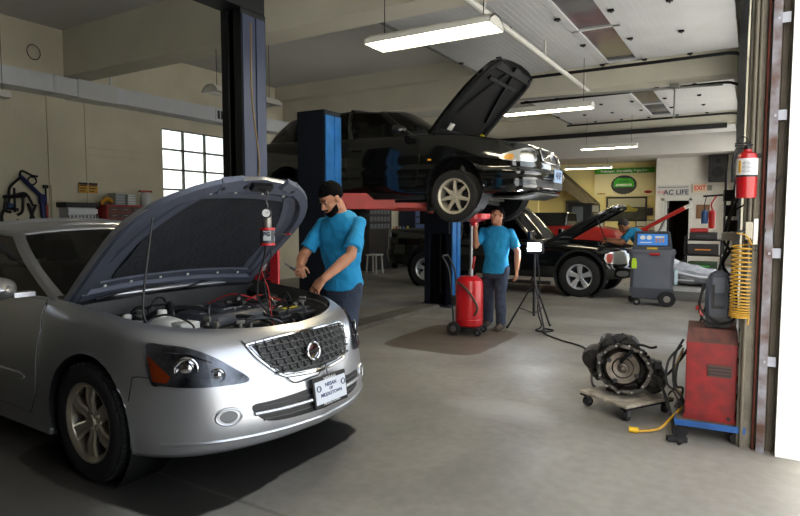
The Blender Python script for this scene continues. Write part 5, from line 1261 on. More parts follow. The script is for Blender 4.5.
    if beard:
        m = MB(); rows = []
        for i in range(7):
            row = []
            for j in range(17):
                a = -PI * .5 + PI * j / 16; z = -.05 - .062 * i / 6; k = 1.0 + .02; wid = (.066 - .020 * (i / 6) ** 2); row.append(h(wid * math.sin(a) * 1.02, .018 + (.070 - .006 * abs(i - 4)) * math.cos(a) * 1.05, z + .025 * (1 - math.cos(a))))
            rows.append(row)
        m.grid(rows); m2 = MB().add(m.v, m.f, inv); o = m2.obj('beard', hair, t); sd_ = o.modifiers.new('thickness', 'SOLIDIFY'); sd_.thickness = .006; sd_.offset = 1
        m = MB(); cap(m, h(-.024, .087, -.046), h(.024, .087, -.046), .006 * s); MB().add(m.v, m.f, inv).obj('moustache', hair, t)
    m = MB(); m.tube([h(-.046, .074, .036), h(-.032, .084, .043), h(-.014, .084, .037)], .0045); m.tube([h(.046, .074, .036), h(.032, .084, .043), h(.014, .084, .037)], .0045); MB().add(m.v, m.f, inv).obj('eyebrows', hair, t)
    for q in (1, -1):
        m = MB(); m.ell(h(q * .030, .0735, .013), (.013 * s, .010 * s, .0075 * s), Rh, 12, 8); e = MB().add(m.v, m.f, inv).obj('eye', mat('eye_white', (130, 122, 114), .4), t)
        m = MB(); m.ell(h(q * .030, .0805, .012), (.0058, .004, .0058), Rh, 10, 6); MB().add(m.v, m.f, inv).obj('iris', HAIR, e)
    m = MB(); m.ell(h(0, .0905, -.0605), (.021 * s, .005, .0055), Rh, 12, 6); MB().add(m.v, m.f, inv).obj('lips', mat('lips', (150, 84, 72), .5), t)
    return t
# 1: leaning over the silver car's left wing
J = dict(hipL=(-2.89, 4.02, .90), hipR=(-3.07, 4.05, .90), shL=(-2.705, 3.90, 1.43), shR=(-3.10, 3.90, 1.42), neck=(-2.905, 3.89, 1.525),
         elR=(-3.20, 3.78, 1.15), wrR=(-3.10, 3.62, 1.075), elL=(-2.66, 3.70, 1.17), wrL=(-2.74, 3.47, 1.01),
         knL=(-2.91, 3.98, .49), anL=(-2.86, 3.93, .08), knR=(-3.08, 4.02, .49), anR=(-3.06, 4.08, .08), front=(-.15, -1, 0))
person('person', 'mechanic in a blue t-shirt leaning over the wing of the silver sedan', (-2.92, 4.0, 0), J, (-2.915, 3.795, 1.615), (-.30, -.72, -.62), (-.08, -.58, .80),
       {'R': ((.55, -.75, -.25), (.3, .1, -1), -1, dict(curl=(40, 55, 40), thumb=(40, 20))), 'L': ((-.50, -.35, -.72), (-.45, .30, -.85), 1, dict(curl=(15, 28, 20), spread=10))}, HAIR, True, shirt_len=.02, s=1.06)
m = MB(); m.tube([(-3.045, 3.545, 1.04), (-3.13, 3.545, 1.075)], .013, sm=1); m.cyl((-3.13, 3.545, 1.075), (-3.19, 3.545, 1.10), .007); o = m.obj('hand_tool', CHR); tag(o, 'small shiny tool held in the right hand of the mechanic at the silver sedan', 'tool')
# 2: under the lifted saloon, looking up at the drain
J = dict(hipL=(-2.79, 7.26, .80), hipR=(-2.97, 7.28, .80), shL=(-2.66, 7.22, 1.285), shR=(-3.04, 7.18, 1.30), neck=(-2.85, 7.20, 1.375),
         elR=(-3.06, 7.00, 1.10), wrR=(-3.00, 6.86, 1.31), elL=(-2.58, 7.25, 1.02), wrL=(-2.56, 7.17, .80),
         knL=(-2.80, 7.22, .44), anL=(-2.79, 7.24, .07), knR=(-3.00, 7.32, .44), anR=(-3.04, 7.40, .07), front=(.05, -1, 0))
person('person', 'mechanic in a blue t-shirt standing under the raised black saloon and looking up', (-2.88, 7.25, 0), J, (-2.835, 7.17, 1.478), (-.42, -.82, .34), (-.08, .32, .94),
       {'R': ((.12, -.1, 1), (0, -1, 0), 1, dict(curl=(30, 35, 30))), 'L': ((.02, -.1, -1), (-.9, 0, 0), -1, dict(curl=(14, 20, 14)))}, HAIR, False, s=.98, shirt_len=.05)
# 3: bending over the nose of the pickup
J = dict(hipL=(-1.66, 11.60, .92), hipR=(-1.68, 11.80, .92), shL=(-1.93, 11.52, 1.215), shR=(-1.95, 11.88, 1.215), neck=(-2.0, 11.70, 1.25),
         elL=(-2.06, 11.36, .99), wrL=(-2.28, 11.40, 1.02), elR=(-2.20, 11.96, 1.0), wrR=(-2.42, 11.90, 1.05),
         knL=(-1.60, 11.58, .50), anL=(-1.50, 11.58, .08), knR=(-1.62, 11.84, .50), anR=(-1.54, 11.84, .08), front=(-1, 0, 0))
person('person', 'grey-haired mechanic in a blue t-shirt bending over the nose of the black pickup', (-1.6, 11.7, 0), J, (-2.09, 11.70, 1.295), (-.85, .10, -.50), (-.50, 0, .86),
       {'L': ((-1, .2, 0), (0, 0, -1), -1, dict(curl=(25, 35, 25))), 'R': ((-1, .1, 0), (0, 0, -1), 1, dict(curl=(25, 35, 25)))}, GHAIR, False, shirt_len=-.02)
# ================================================================ equipment on the floor and at the right wall
DRD = mat('drainer_red', (186, 18, 26), .32, .1, coat=.4)
t = thing('oil_drainer', 'tall red oil drainer on wheels with its funnel held up below the saloon', 'oil drainer', (-3.04, 6.78, 0), R(8))
m = MB(); m.lathe([(0, .10), (.15, .10), (.17, .12), (.175, .16), (.175, .62), (.165, .68), (.11, .73), (0, .74)], n=36); m.lathe([(.178, .18), (.182, .19), (.178, .20)], n=36); m.obj('tank', DRD, t)
m = MB(); m.cyl((.02, 0, .73), (.02, 0, .82), .03); m.cyl((.02, 0, .80), (.02, 0, 1.40), .019); m.obj('mast', STL, t)
m = MB(); m.lathe([(.03, 1.36), (.04, 1.40), (.13, 1.43), (.20, 1.45), (.205, 1.51), (.19, 1.51), (.185, 1.46), (.12, 1.44), (0, 1.41)], (.05, 0, 0), n=36); m.obj('funnel', DRD, t)
m = MB(); m.lathe([(0, .012), (.16, .02)], (.05, 0, 1.44), n=30); m.obj('funnel_screen', DRK, t)
m = MB(); m.tube([(.05, -.03, .83), (.07, -.05, .92), (.08, -.04, .98)], .014); m.obj('lever', RED, t)
m = MB(); m.box((-.02, 0, .09), (.36, .34, .025)); m.tube([(-.17, .1, .1), (-.22, .12, .7), (-.26, .12, .86), (-.33, .12, .98)], .012); m.tube([(-.17, -.1, .1), (-.22, -.1, .7), (-.26, -.1, .86), (-.33, -.1, .98)], .012); m.tube([(-.33, -.1, .98), (-.33, .12, .98)], .014, sm=1); m.obj('trolley_frame', BLK, t)
m = MB(); m.tube([(-.10, -.18, .66), (-.02, -.20, .62), (.10, -.22, .5), (.16, -.20, .36), (.12, -.18, .26)], .014); m.obj('drain_hose', mat('hose_olive', (60, 56, 40), .6), t)
m = MB(); m.b2((-.16, -.185, .38), (-.12, -.172, .5)); m.obj('sight_gauge', BLK, t)
for i, (x, y, r) in enumerate(((-.14, -.20, .085), (-.14, .20, .085), (.15, -.14, .045), (.15, .14, .045))):
    m = MB(); m.lathe([(0, .018), (r * .5, .018), (r * .6, .012), (r * .62, .02), (r, .018), (r, -.018), (r * .6, -.02), (0, -.018)], (x, y, r), (0, 1, 0), 24); w_ = m.obj('wheel', RUB, t); MB().lathe([(0, .022), (r * .45, .020), (r * .45, -.02), (0, -.022)], (x, y, r), (0, 1, 0), 20).obj('wheel_hub', STL, w_)
# work lamp on a tripod
t = thing('work_lamp', 'glowing work lamp on a black tripod stand in front of the pickup', 'work lamp', (-2.42, 7.46, 0))
m = MB(); m.cyl((0, 0, .18), (0, 0, .62), .019); m.cyl((0, 0, .55), (0, 0, .99), .013); m.cyl((0, 0, .58), (0, 0, .64), .028); m.obj('pole', BLK, t)
for a in (-163, -48, 70):
    c, s_ = math.cos(R(a)), math.sin(R(a)); m = MB(); m.tube([(c * .02, s_ * .02, .60), (c * .34, s_ * .34, .012)], .012, sm=1); m.tube([(c * .02, s_ * .02, .22), (c * .2, s_ * .2, .28)], .007, sm=1); l_ = m.obj('leg', BLK, t); MB().ell((c * .345, s_ * .345, .014), (.018, .018, .014)).obj('rubber_foot', RUB, l_)
m = MB(); m.box((0, 0, 1.08), (.20, .07, .13)); m.tube([(-.115, 0, 1.07), (-.115, 0, 1.0), (.115, 0, 1.0), (.115, 0, 1.07)], .007, sm=1)
m.obj('lamp_housing', BLK, t, bevel=.01)
m = MB(); m.b2((-.085, -.042, 1.03), (.085, -.036, 1.13)); m.obj('lamp_glass', mat('work_glow', (255, 255, 255), .5, emit=(235, 242, 255), estr=60), t)
wl = bpy.data.lights.new('work_light', 'SPOT'); wl.energy = 14; wl.spot_size = R(150); wl.spot_blend = .6; wl.shadow_soft_size = .05; wl.color = (.92, .96, 1); wo = bpy.data.objects.new('work_light', wl); COL.objects.link(wo); wo.location = (-2.42, 7.40, 1.08); wo.rotation_euler = V((-.2, -1, .12)).to_track_quat('-Z', 'Y').to_euler()
m = MB(); m.tube([(-2.42, 7.52, 1.02), (-2.38, 7.56, .6), (-2.40, 7.55, .25), (-2.33, 7.5, .05), (-2.36, 7.36, .012), (-2.22, 7.32, .012), (-2.16, 7.46, .012), (-2.3, 7.5, .012), (-2.2, 7.2, .012), (-1.9, 6.9, .012), (-1.55, 6.6, .012), (-1.3, 5.8, .012), (-1.15, 5.2, .012), (-.98, 4.95, .012)], .010, n=6); o = m.obj('extension_cord', RUB); tag(o, 'black cord snaking over the floor from the work lamp to the transmission', 'cord')
# transmission on its dolly
TRD = mat('gearbox_dark', (52, 49, 45), .55, .5, var=.6, vscale=16, bump=.5, bscale=50); TRL = mat('gearbox_metal', (112, 106, 96), .45, .7, var=.4, vscale=10)
t = thing('transmission', 'removed greasy automatic transmission lying on a small wheeled dolly', 'gearbox', (-.82, 4.68, .125)); t.rotation_euler = (0, 0, R(12)); t.scale = (1, 1, 1)
Zc = .20; ax = V((.05, -1, .12)).normalized()
m = MB(); u = V((1, 0, 0)); u = (u - ax * u.dot(ax)).normalized(); w = ax.cross(u) * -1
def pl(r, a, h=0): return V((0, 0, Zc)) + u * r * math.cos(a) + w * r * math.sin(a) + ax * h
random.seed(3)
def bell(k): a = 2 * PI * k / 72; return .185 + .018 * max(0, math.cos(a * 7)) ** 6 + .012 * math.sin(a * 2 + .6)
rs = []
for h_, s_ in ((.12, 1), (.12, .87), (.0, .84), (-.03, .5)): rs.append([pl(bell(k) * s_, 2 * PI * k / 72, h_) for k in range(72)])
rs = [[pl(bell(k) * .98, 2 * PI * k / 72, .095) for k in range(72)]] + rs; rs = [[pl(bell(k) * .78, 2 * PI * k / 72, -.02) for k in range(72)]] + rs
m.rings(rs, True, False); m.obj('bell_housing', mat('bell_dark', (84, 80, 74), .45, .7, col2=(26, 25, 24), vscale=18, bump=.4), t)
m = MB()
for (x, z, r_, y) in ((-.08, .02, .15, .18), (.06, -.02, .15, .16), (0, .08, .14, .2), (-.16, -.03, .10, .16), (.19, -.06, .12, .14), (.24, -.10, .08, .08), (-.20, .05, .09, .1), (.05, .14, .08, .16), (-.10, .15, .07, .14), (.0, -.08, .13, .28)):
    m.lathe([(0, .12), (r_ * .8, .11), (r_, .06), (r_, -.06), (r_ * .85, -.11), (0, -.13)], (x, y - .02, max(Zc + z, r_ + .002)), (random.uniform(-.2, .2), 1, random.uniform(-.1, .1)), 18)
for k in range(44):
    a = 2 * PI * k / 44; m.box(pl(.17 + random.uniform(-.02, .03), a, random.uniform(-.10, .02)), (.05, .05, .035), random.uniform(0, 3))
v0 = [p for p in m.v]; m.v = [V((p.x, p.y, max(p.z, .003))) for p in v0]
m.obj('gearbox_case', TRD, t, bevel=.004)
m = MB(); m.lathe([(0, .085), (.014, .085), (.018, .075), (.034, .07), (.040, .055), (.070, .06), (.08, .045), (.118, .05), (.130, .04), (.138, .02), (.138, -.01), (0, -.01)], (0, 0, Zc), ax, 48)
m.obj('torque_converter', mat('converter_steel', (104, 96, 86), .42, .75, var=.5, vscale=12), t)
for k in range(4): m = MB(); m.cyl(pl(.112, k * PI / 2 + .5, .03), pl(.112, k * PI / 2 + .5, .062), .017, n=12); m.obj('converter_lug', DRK, t)
MB().tube([pl(.05, -1.9, .07), pl(.16, -1.2, .135)], .014, sm=1).obj('holding_strap', DRK, t)
for k in range(12): a = 2 * PI * k / 12 + .2; MB().cyl(pl(.178, a, .12), pl(.178, a, .137), .008, n=6).obj('bolt', ALU, t)
m = MB(); m.tube([(.05, .1, .36), (.14, .05, .37), (.2, .02, .36), (.24, .0, .375)], .010); m.tube([(-.1, .12, .36), (-.05, .1, .42), (.03, .1, .41), (.06, .12, .34)], .014); m.box((-.03, .1, .40), (.10, .07, .05)); m.cyl((.0, .1, .40), (.0, .1, .445), .008)
m.tube([(.18, .1, .2), (.26, .04, .22), (.27, -.02, .16)], .018); m.box((.25, .0, .24), (.05, .06, .06)); m.obj('selector_and_harness', BLK, t, bevel=.003)
t = thing('dolly', 'low white-topped wheeled dolly under the transmission', 'dolly', (-.79, 4.69, 0), R(-32))
m = MB(); m.box((0, 0, .112), (.46, .50, .022)); m.obj('platform', mat('dolly_white', (196, 186, 168), .6, var=.55, vscale=13), t, bevel=.004)
for s_ in (-1, 1): MB().box((s_ * .20, 0, .094), (.05, .5, .014)).obj('batten', DRK, t)
for sx in (-1, 1):
    for sy in (-1, 1):
        m = MB(); c = V((sx * .19, sy * .20, .038)); m.lathe([(0, .016), (.036, .016), (.037, .01), (.037, -.01), (.036, -.016), (0, -.016)], c, (1, .3 * sx, 0), 20); k = m.obj('caster_wheel', RUB, t); m = MB(); m.box(c + V((0, 0, .044)), (.05, .05, .008)); m.box(c + V((.022, 0, .02)), (.004, .03, .05)); m.box(c + V((-.022, 0, .02)), (.004, .03, .05)); m.obj('caster_fork', STL, k)
# welder cart at the right pier
cx, cy = -.215, 4.50
t = thing('equipment_cart', 'low blue-edged wheeled cart carrying the red machine by the pier', 'cart', (cx, cy, 0), R(4))
m = MB(); m.box((0, -.0, .105), (.40, .46, .03)); m.obj('platform', mat('cart_grey', (96, 88, 76), .7, var=.5), t)
m = MB(); m.b2((-.205, -.235, .085), (.205, -.228, .125)); m.b2((-.207, -.235, .085), (-.2, .23, .125)); m.obj('blue_edge', mat('edge_blue', (30, 84, 150), .5, var=.4), t)
for sx in (-1, 1):
    for sy in (-1, 1):
        c = V((sx * .16, sy * .19, .04)); k = MB().lathe([(0, .016), (.04, .014), (.04, -.014), (0, -.016)], c, (0, 1, 0), 20).obj('caster_wheel', RUB, t); MB().box(c + V((0, 0, .045)), (.05, .045, .01)).box(c + V((0, .022, .02)), (.03, .004, .05)).obj('caster_fork', STL, k)
t = thing('charger_machine', 'worn red steel machine with a grey grille plate standing on the low cart', 'machine', (cx - .0, cy, .121), R(4))
wr = mat('worn_red', (134, 14, 18), .5, var=.3, vscale=14, col2=(100, 16, 16), detail=8); wt = mat('worn_red_top', (96, 52, 44), .7, var=.5, vscale=20, detail=8)
m = MB(); m.b2((-.15, -.17, 0), (.15, .17, .52)); m.obj('cabinet', wr, t, bevel=.006)
m = MB(); m.rings([[V((a * .15, -.17, .52)), V((a * .15, .17, .52)), V((a * .145, .17, .61)), V((a * .145, -.13, .61))] for a in (-1, 1)]); m.obj('sloping_top', wt, t)
m = MB(); m.b2((-.155, -.175, 0), (.155, .175, .03)); m.b2((-.152, -.172, .505), (.152, .172, .52)); m.obj('seam', wr, t)
m = MB(); m.b2((-.02, -.178, .30), (.12, -.168, .38)); pn = m.obj('vent_plate', mat('vent_brown', (92, 64, 56), .5, .3, var=.3), t)
m = MB()
for k in range(3): m.b2((-.015, -.184, .312 + k * .022), (.115, -.176, .322 + k * .022))
m.obj('slot', BLK, pn)
m = MB(); m.cyl((.11, -.17, .03), (.11, -.178, .03), .012); m.obj('plug_hole', BLK, t)
m = MB()
for k, (x0_, dx) in enumerate(((-.17, -.05), (-.18, -.08), (-.175, -.03))): m.tube([(x0_, -.10 + k * .04, .52 - k * .05), (x0_ + dx, -.12, .40 - k * .04), (x0_ + dx, -.12, .2), (x0_ + .01, -.1 + k * .03, .10 + k * .03), (x0_ + dx * .4, -.1, .04)], .008, n=6)
m.obj('side_cables', RUB, t)
m = MB(); m.tube([(-.17, -.05, .45), (-.21, -.1, .33), (-.21, -.1, .2), (-.17, -.08, .12)], .007, n=6); m.obj('tan_cable', mat('hose_tan', (120, 100, 60)), t)
m = MB()
for z in (.1, .22, .34, .46, .56): m.tube([(.16, -.1, z - .05), (.185, -.12, z), (.165, -.06, z + .05)], .012, n=6)
m.obj('right_cables', RUB, t)
t = thing('battery_charger', 'tall dark grey booster pack standing on top of the red machine', 'charger', (cx + .03, cy + .0, .732), R(4)); t.scale = (.76, .8, .96)
gy = mat('charger_grey', (66, 72, 84), .55, var=.15)
m = MB(); m.rings([[V((a * w_, b_ * .075, z)) for a, b_ in ((-1, -.7), (-.7, -1), (.7, -1), (1, -.7), (1, .7), (.7, 1), (-.7, 1), (-1, .7))] for z, w_ in ((0, .085), (.04, .095), (.2, .105), (.32, .10), (.37, .07), (.39, .03))]); m.obj('housing', gy, t, bevel=.006)
m = MB(); m.b2((-.05, -.085, .13), (-.03, -.07, .30)); m.b2((-.09, -.083, .0), (.09, -.07, .07)); m.b2((-.03, -.085, .13), (.05, -.072, .15)); m.obj('front_trim', BLK, t)
m = MB(); m.b2((-.05, -.082, .24), (.045, -.074, .35)); m.obj('handle_panel', mat('charger_light', (92, 98, 110), .5), t, bevel=.003)
m = MB(); m.tube([(.06, -.06, .33), (.13, -.08, .25), (.13, -.09, .08), (.04, -.10, .03), (-.06, -.10, .07), (-.14, -.08, .14), (-.12, -.04, .3)], .010); m.tube([(-.10, -.02, .3), (-.15, -.05, .16), (-.11, -.1, .05), (.02, -.12, .015)], .009); m.obj('cable_loop', RUB, t)
m = MB(); m.box((-.15, -.06, .13), (.05, .02, .03), .5); m.box((-.13, -.08, .10), (.03, .02, .05), .2); m.obj('clamp', RED, t)
# cables on the floor: long drooping cable from the wall to the transmission, yellow lead
m = MB(); m.tube([(-.10, 5.1, 1.62), (-.16, 5.05, 1.45), (-.15, 5.0, 1.30), (-.20, 4.95, 1.1), (-.28, 4.9, .8), (-.38, 4.84, .5), (-.5, 4.8, .30), (-.56, 4.76, .26)], .010, n=6); o = m.obj('hanging_cable', RUB); tag(o, 'long black cable drooping from the wall down to the transmission', 'cable')
m = MB(); m.tube([(-.56, 4.62, .30), (-.50, 4.5, .22), (-.43, 4.36, .08), (-.40, 4.25, .014), (-.34, 4.2, .014), (-.36, 4.1, .014)], .012, n=6); m.box((-.38, 4.17, .018), (.12, .05, .032), .4); o = m.obj('thick_cable', RUB); tag(o, 'thick black cable hanging off the transmission to the floor by the cart', 'cable')
m = MB(); m.tube([(-.38, 4.46, .15), (-.43, 4.36, .10), (-.50, 4.28, .03), (-.60, 4.22, .012), (-.63, 4.2, .016)], .009, n=6); k = m.obj('yellow_lead', mat('lead_yellow', (186, 140, 20), .5)); tag(k, 'yellow extension lead end lying on the floor between dolly and cart', 'cord'); MB().tube([(-.62, 4.2, .02), (-.68, 4.19, .02)], .019, sm=1).obj('plug', mat('plug_yellow', (225, 180, 20), .45), k)
m = MB(); m.tube([(-.5, 4.76, .14), (-.46, 4.66, .20), (-.42, 4.6, .16), (-.39, 4.56, .13)], .007, n=6); o = m.obj('brown_cable', mat('cable_brown', (98, 52, 34), .5)); tag(o, 'thin brown cable arching between dolly and cart', 'cable')
# fire extinguisher on the pier
t = thing('fire_extinguisher', 'red fire extinguisher with a white label hung high on the pier', 'fire extinguisher', (-.045, 4.19, 1.585)); t.scale = (.98, .98, .82)
m = MB(); m.lathe([(0, 0), (.052, .0), (.058, .01), (.058, .29), (.05, .325), (.024, .345), (.024, .36), (0, .36)], n=28); m.obj('cylinder', mat('extinguisher_red', (150, 12, 18), .3, coat=.4), t)
m = MB(); m.lathe([(.0595, .17), (.0598, .175), (.0598, .285), (.0595, .29)], n=28); lb = m.obj('label', mat('label_pale', (196, 198, 200), .5), t)
m = MB()
for k in range(10): m.box((.0, -.0603, .268 - k * .0095), (.05 if k % 3 else .03, .001, .003))
m.obj('label_print', mat('label_ink', (80, 80, 90), .5), lb)
m = MB(); m.box((-.036, -.0478, .23), (.014, .004, .09), R(-38)); m.obj('label_yellow', mat('lead_yellow', (186, 140, 20)), lb)
m = MB(); m.lathe([(.0596, .155), (.0602, .157), (.0602, .168), (.0596, .17)], n=28); m.obj('band', BLK, t)
m = MB(); m.cyl((0, 0, .36), (0, 0, .385), .018); m.box((-.02, 0, .39), (.10, .02, .012), None); m.box((-.025, 0, .405), (.09, .018, .008)); m.torus((-.03, -.01, .43), (0, 1, 0), .025, .003, 18, 6); m.obj('valve', DRK, t)
m = MB(); m.tube([(.0, .0, .37), (-.06, .0, .36), (-.075, 0, .25), (-.072, 0, .12)], .009); m.obj('hose', BLK, t)
m = MB(); m.b2((-.02, .058, .05), (.02, .075, .34)); m.b2((.0, .04, .30), (.075, .06, .33)); m.obj('bracket', DRK, t)
# coiled yellow air hose
t = thing('coiled_air_hose', 'yellow coiled air hose hanging on the pier above the red machine', 'hose', (-.055, 4.20, .85)); t.scale = (1.05, 1.05, .87)
m = MB(); pts = []; n_ = 21
for k in range(n_ * 16 + 1):
    a = 2 * PI * k / 16; f = k / (n_ * 16); z = .52 - .52 * (1 - (1 - f) ** 1.9) if False else .52 * (1 - f) ** 1.35; pts.append((.050 * math.cos(a), .050 * math.sin(a), z))
m.tube(pts, .0052, n=6, sm=1); m.obj('coil', mat('hose_yellow', (164, 124, 26), .5), t)
m = MB(); m.tube([(.05, 0, .52), (.02, 0, .58), (-.03, 0, .60)], .006, n=6); m.tube([(.05, 0, .0), (.045, -.02, -.05)], .006, n=6); m.obj('hose_end', mat('hose_yellow', (186, 142, 22)), t)
m = MB(); m.tube([(-.03, 0, .60), (.02, .05, .62), (.04, .10, .60)], .008, n=6); m.obj('wall_hook', DRK, t)
# conduits, sockets and rails on the jamb
py = 4.28
def jmb(x0, x1, z0, z1, d, name, label, cat, mt, y1=4.30): o = MB().b2((x0, y1 - d, z0), (x1, y1, z1)).obj(name, mt, bevel=.003); return tag(o, label, cat)
rust = mat('rusty_rail', (140, 144, 154), .5, .5, col2=(84, 60, 50), vscale=9, detail=9)
t = thing('door_track', 'rust-spotted steel door track standing along the sunlit edge of the pier', 'rail', (.085, 4.27, 0))
m = MB(); m.b2((-.022, -.03, 0), (-.014, .02, 4.3)); m.b2((-.022, -.035, 0), (.022, -.028, 4.3)); m.b2((.014, -.03, 0), (.022, .02, 4.3)); m.obj('channel', rust, t)
for z in (.55, 1.22, 2.05, 2.62, 3.3):
    m = MB(); m.b2((.02, -.03, z), (.065, -.02, z + .06)); m.b2((.0, -.04, z + .02), (.012, -.035, z + .035)); m.obj('bracket', mat('bracket_steel', (156, 160, 172), .4, .6), t)
m = MB(); m.tube([(.045, 4.27, 0), (.045, 4.27, 4.3)], .007, sm=1, n=8); o = m.obj('rusty_rod', mat('rust_red', (98, 40, 28), .7, var=.4)); tag(o, 'thin rust-red rod running up the middle of the pier', 'rod')
m = MB(); m.tube([(-.02, 4.275, .0), (-.02, 4.275, 4.3)], .011, sm=1, n=8); m.tube([(.005, 4.28, 1.2), (.005, 4.28, 4.3)], .009, sm=1, n=8); o = m.obj('conduit', mat('conduit_beige', (104, 98, 84), .6, var=.2)); tag(o, 'pair of beige conduits running up the pier beside the extinguisher', 'conduit')
jmb(.115, .15, 0, 4.3, .012, 'weather_strip', 'dark strip of the door frame beside the rusty track', 'strip', mat('strip_dark', (86, 80, 70), .8, var=.4, bump=.2))
jmb(-.04, .0, 1.33, 1.44, .03, 'junction_box', 'beige electrical box on the pier below the fire extinguisher', 'junction box', mat('box_beige', (170, 164, 146), .5), 4.268)
jmb(.003, .028, 1.30, 1.46, .02, 'switch_box', 'white switch box on the pier right of the beige electrical box', 'switch', WHT, 4.270)
m = MB(); m.tube([(-.01, 4.235, 1.34), (.0, 4.22, 1.28), (.03, 4.23, 1.27), (.05, 4.235, 1.34), (.07, 4.235, 1.40)], .003, n=5); m.tube([(.10, 4.25, 1.7), (.12, 4.23, 1.68), (.14, 4.24, 1.72), (.10, 4.24, 1.6), (.11, 4.24, 1.3)], .006, n=5); o = m.obj('loose_wires', RUB); tag(o, 'loose dark wires hanging on the pier near the rusty track', 'wire')
m = MB(); m.box((-.155, 4.9, 1.33), (.10, .06, .06), .3); k = m.obj('cable_reel_plug', mat('plug_grey', (176, 172, 160), .5), bevel=.01); tag(k, 'pale plug block hanging at the left edge of the pier', 'plug'); MB().tube([(-.155, 4.9, 1.36), (-.13, 4.95, 1.5), (-.06, 5.0, 1.56)], .007, n=6).obj('cord', RUB, k)
m = MB()
for k in range(3): m.box((-.15 - .01 * k, 5.4, 1.4 + k * .12), (.08, .05, .09), .2)
m.tube([(-.15, 5.4, 1.2), (-.2, 5.38, 1.3), (-.16, 5.38, 1.5), (-.12, 5.4, 1.8)], .012, n=6); m.tube([(-.16, 5.45, 1.0), (-.2, 5.45, 1.1), (-.12, 5.45, 1.25)], .014); o = m.obj('hanging_hooks', DRK); tag(o, 'dark cluster of hooks and fittings on the inner side of the pier', 'hooks')
for i, (y, c) in enumerate(((5.95, (112, 116, 124)), (9.6, (104, 112, 130)), (11.9, (120, 122, 126)))):
    m = MB(); x = XW(y) - .045; m.b2((x - .03, y, 0), (x + .03, y + .05, 3.6)); o = m.obj('track_upright', mat('track_%d' % i, tuple(q + 34 for q in c), .5, 0, var=.3)); tag(o, ('grey steel upright just beyond the pier', 'blue-grey steel upright at the far side of the second door', 'grey steel upright beside the third door')[i], 'rail')
t = thing('wall_speaker', 'black box speaker mounted high on the white back wall', 'speaker', (-.98, 20.7, 2.55)); m = MB(); m.b2((-.26, -.2, 0), (.26, .2, .82)); m.obj('cabinet', BLK, t, bevel=.02)
m = MB(); m.cyl((0, -.2, .28), (0, -.21, .28), .17, n=24); m.cyl((0, -.2, .62), (0, -.21, .62), .07, n=20); m.obj('cone', DRK, t); MB().b2((-.05, .18, .3), (.05, .3, .4)).obj('bracket', DRK, t)
# A/C service machine
t = thing('service_machine', 'dark grey wheeled service machine with a blue display panel beside the pickup', 'service machine', (-1.44, 10.66, 0), R(8))
acg = mat('ac_grey', (84, 88, 98), .5, var=.08); acd = mat('ac_dark', (56, 60, 68), .5)
m = MB(); m.rings([[V((x, y, z)) for x, y in ((-w_, -.20), (-w_ + .05, -.24), (w_ - .05, -.24), (w_, -.20), (w_, d_), (-w_, d_))] for z, w_, d_ in ((.14, .30, .22), (.20, .33, .26), (.62, .325, .26), (.82, .34, .27), (.90, .36, .27), (.93, .35, .26))]); m.obj('cabinet', acg, t, bevel=.012)
m = MB(); m.rings([[V((x, y, z)) for x, y in ((-w_, -.245), (w_, -.245), (w_, .25), (-w_, .25))] for z, w_ in ((.12, .30), (.24, .335), (.28, .335), (.30, .33))]); m.obj('skirt', acd, t, bevel=.01)
m = MB(); m.rings([[V((x, y, z)) for x in (-w_, w_)] + [V((x, y2, z)) for x in (w_, -w_)] for z, w_, y, y2 in ((.92, .30, -.2, .22), (.98, .30, -.20, .22), (1.21, .27, -.02, .2), (1.23, .25, .02, .18))]); m.obj('console', acd, t, bevel=.012)
Rp = Matrix.Rotation(R(-38), 3, 'X'); pc = V((0, -.125, 1.095)); m = MB(); m.box(pc, (.46, .012, .22), Rp); sc_ = m.obj('display_panel', mat('panel_blue', (56, 118, 190), .35, emit=(60, 120, 200), estr=.25), t)
Rp2 = Rp
m = MB()
for x, z, r_ in ((-.15, .035, .042), (-.05, .035, .042)): m.cyl(pc + Rp @ V((x, -.012, z)), pc + Rp @ V((x, -.002, z)), r_, n=20)
m.box(pc + Rp @ V((.11, -.008, .05)), (.14, .006, .035), Rp); m.obj('dial', WHT, sc_)
m = MB()
for i in range(3):
    for j in range(2): m.box(pc + Rp @ V((.06 + i * .05, -.009, -.0 - j * .045)), (.03, .008, .028), Rp)
m.obj('button', mat('button_orange', (214, 140, 60), .5), sc_)
m = MB(); m.box(pc + Rp @ V((-.10, -.008, -.065)), (.18, .006, .016), Rp); m.obj('title_strip', WHT, sc_)
m = MB(); m.box((0, -.225, .955), (.16, .02, .03)); m.obj('yellow_badge', mat('badge_yellow', (190, 160, 40), .5), t); m = MB(); m.box((.04, -.262, .86), (.16, .03, .04)); m.obj('red_handle', mat('extinguisher_red', (172, 16, 22)), t, bevel=.01)
m = MB(); m.rings([[V((x, y, z)) for x, y in ((-.40, -.1), (-.34, -.2), (-.33, .2), (-.40, .15))] for z in (.86, .93)]); m.obj('side_handle', acd, t, bevel=.01)
m = MB(); m.box((-.27, -.25, .76), (.06, .02, .05)); m.box((-.27, -.25, .68), (.08, .02, .12)); m.obj('green_tag', mat('tag_green', (170, 205, 40), .5), t)
m = MB(); m.rings([[V((.34, -.12, z)), V((.40, -.10, z)), V((.40, .14, z)), V((.34, .16, z))] for z in (.35, .60)]); m.obj('gas_bottle', mat('bottle_paleblue', (190, 215, 225), .4), t, bevel=.02)
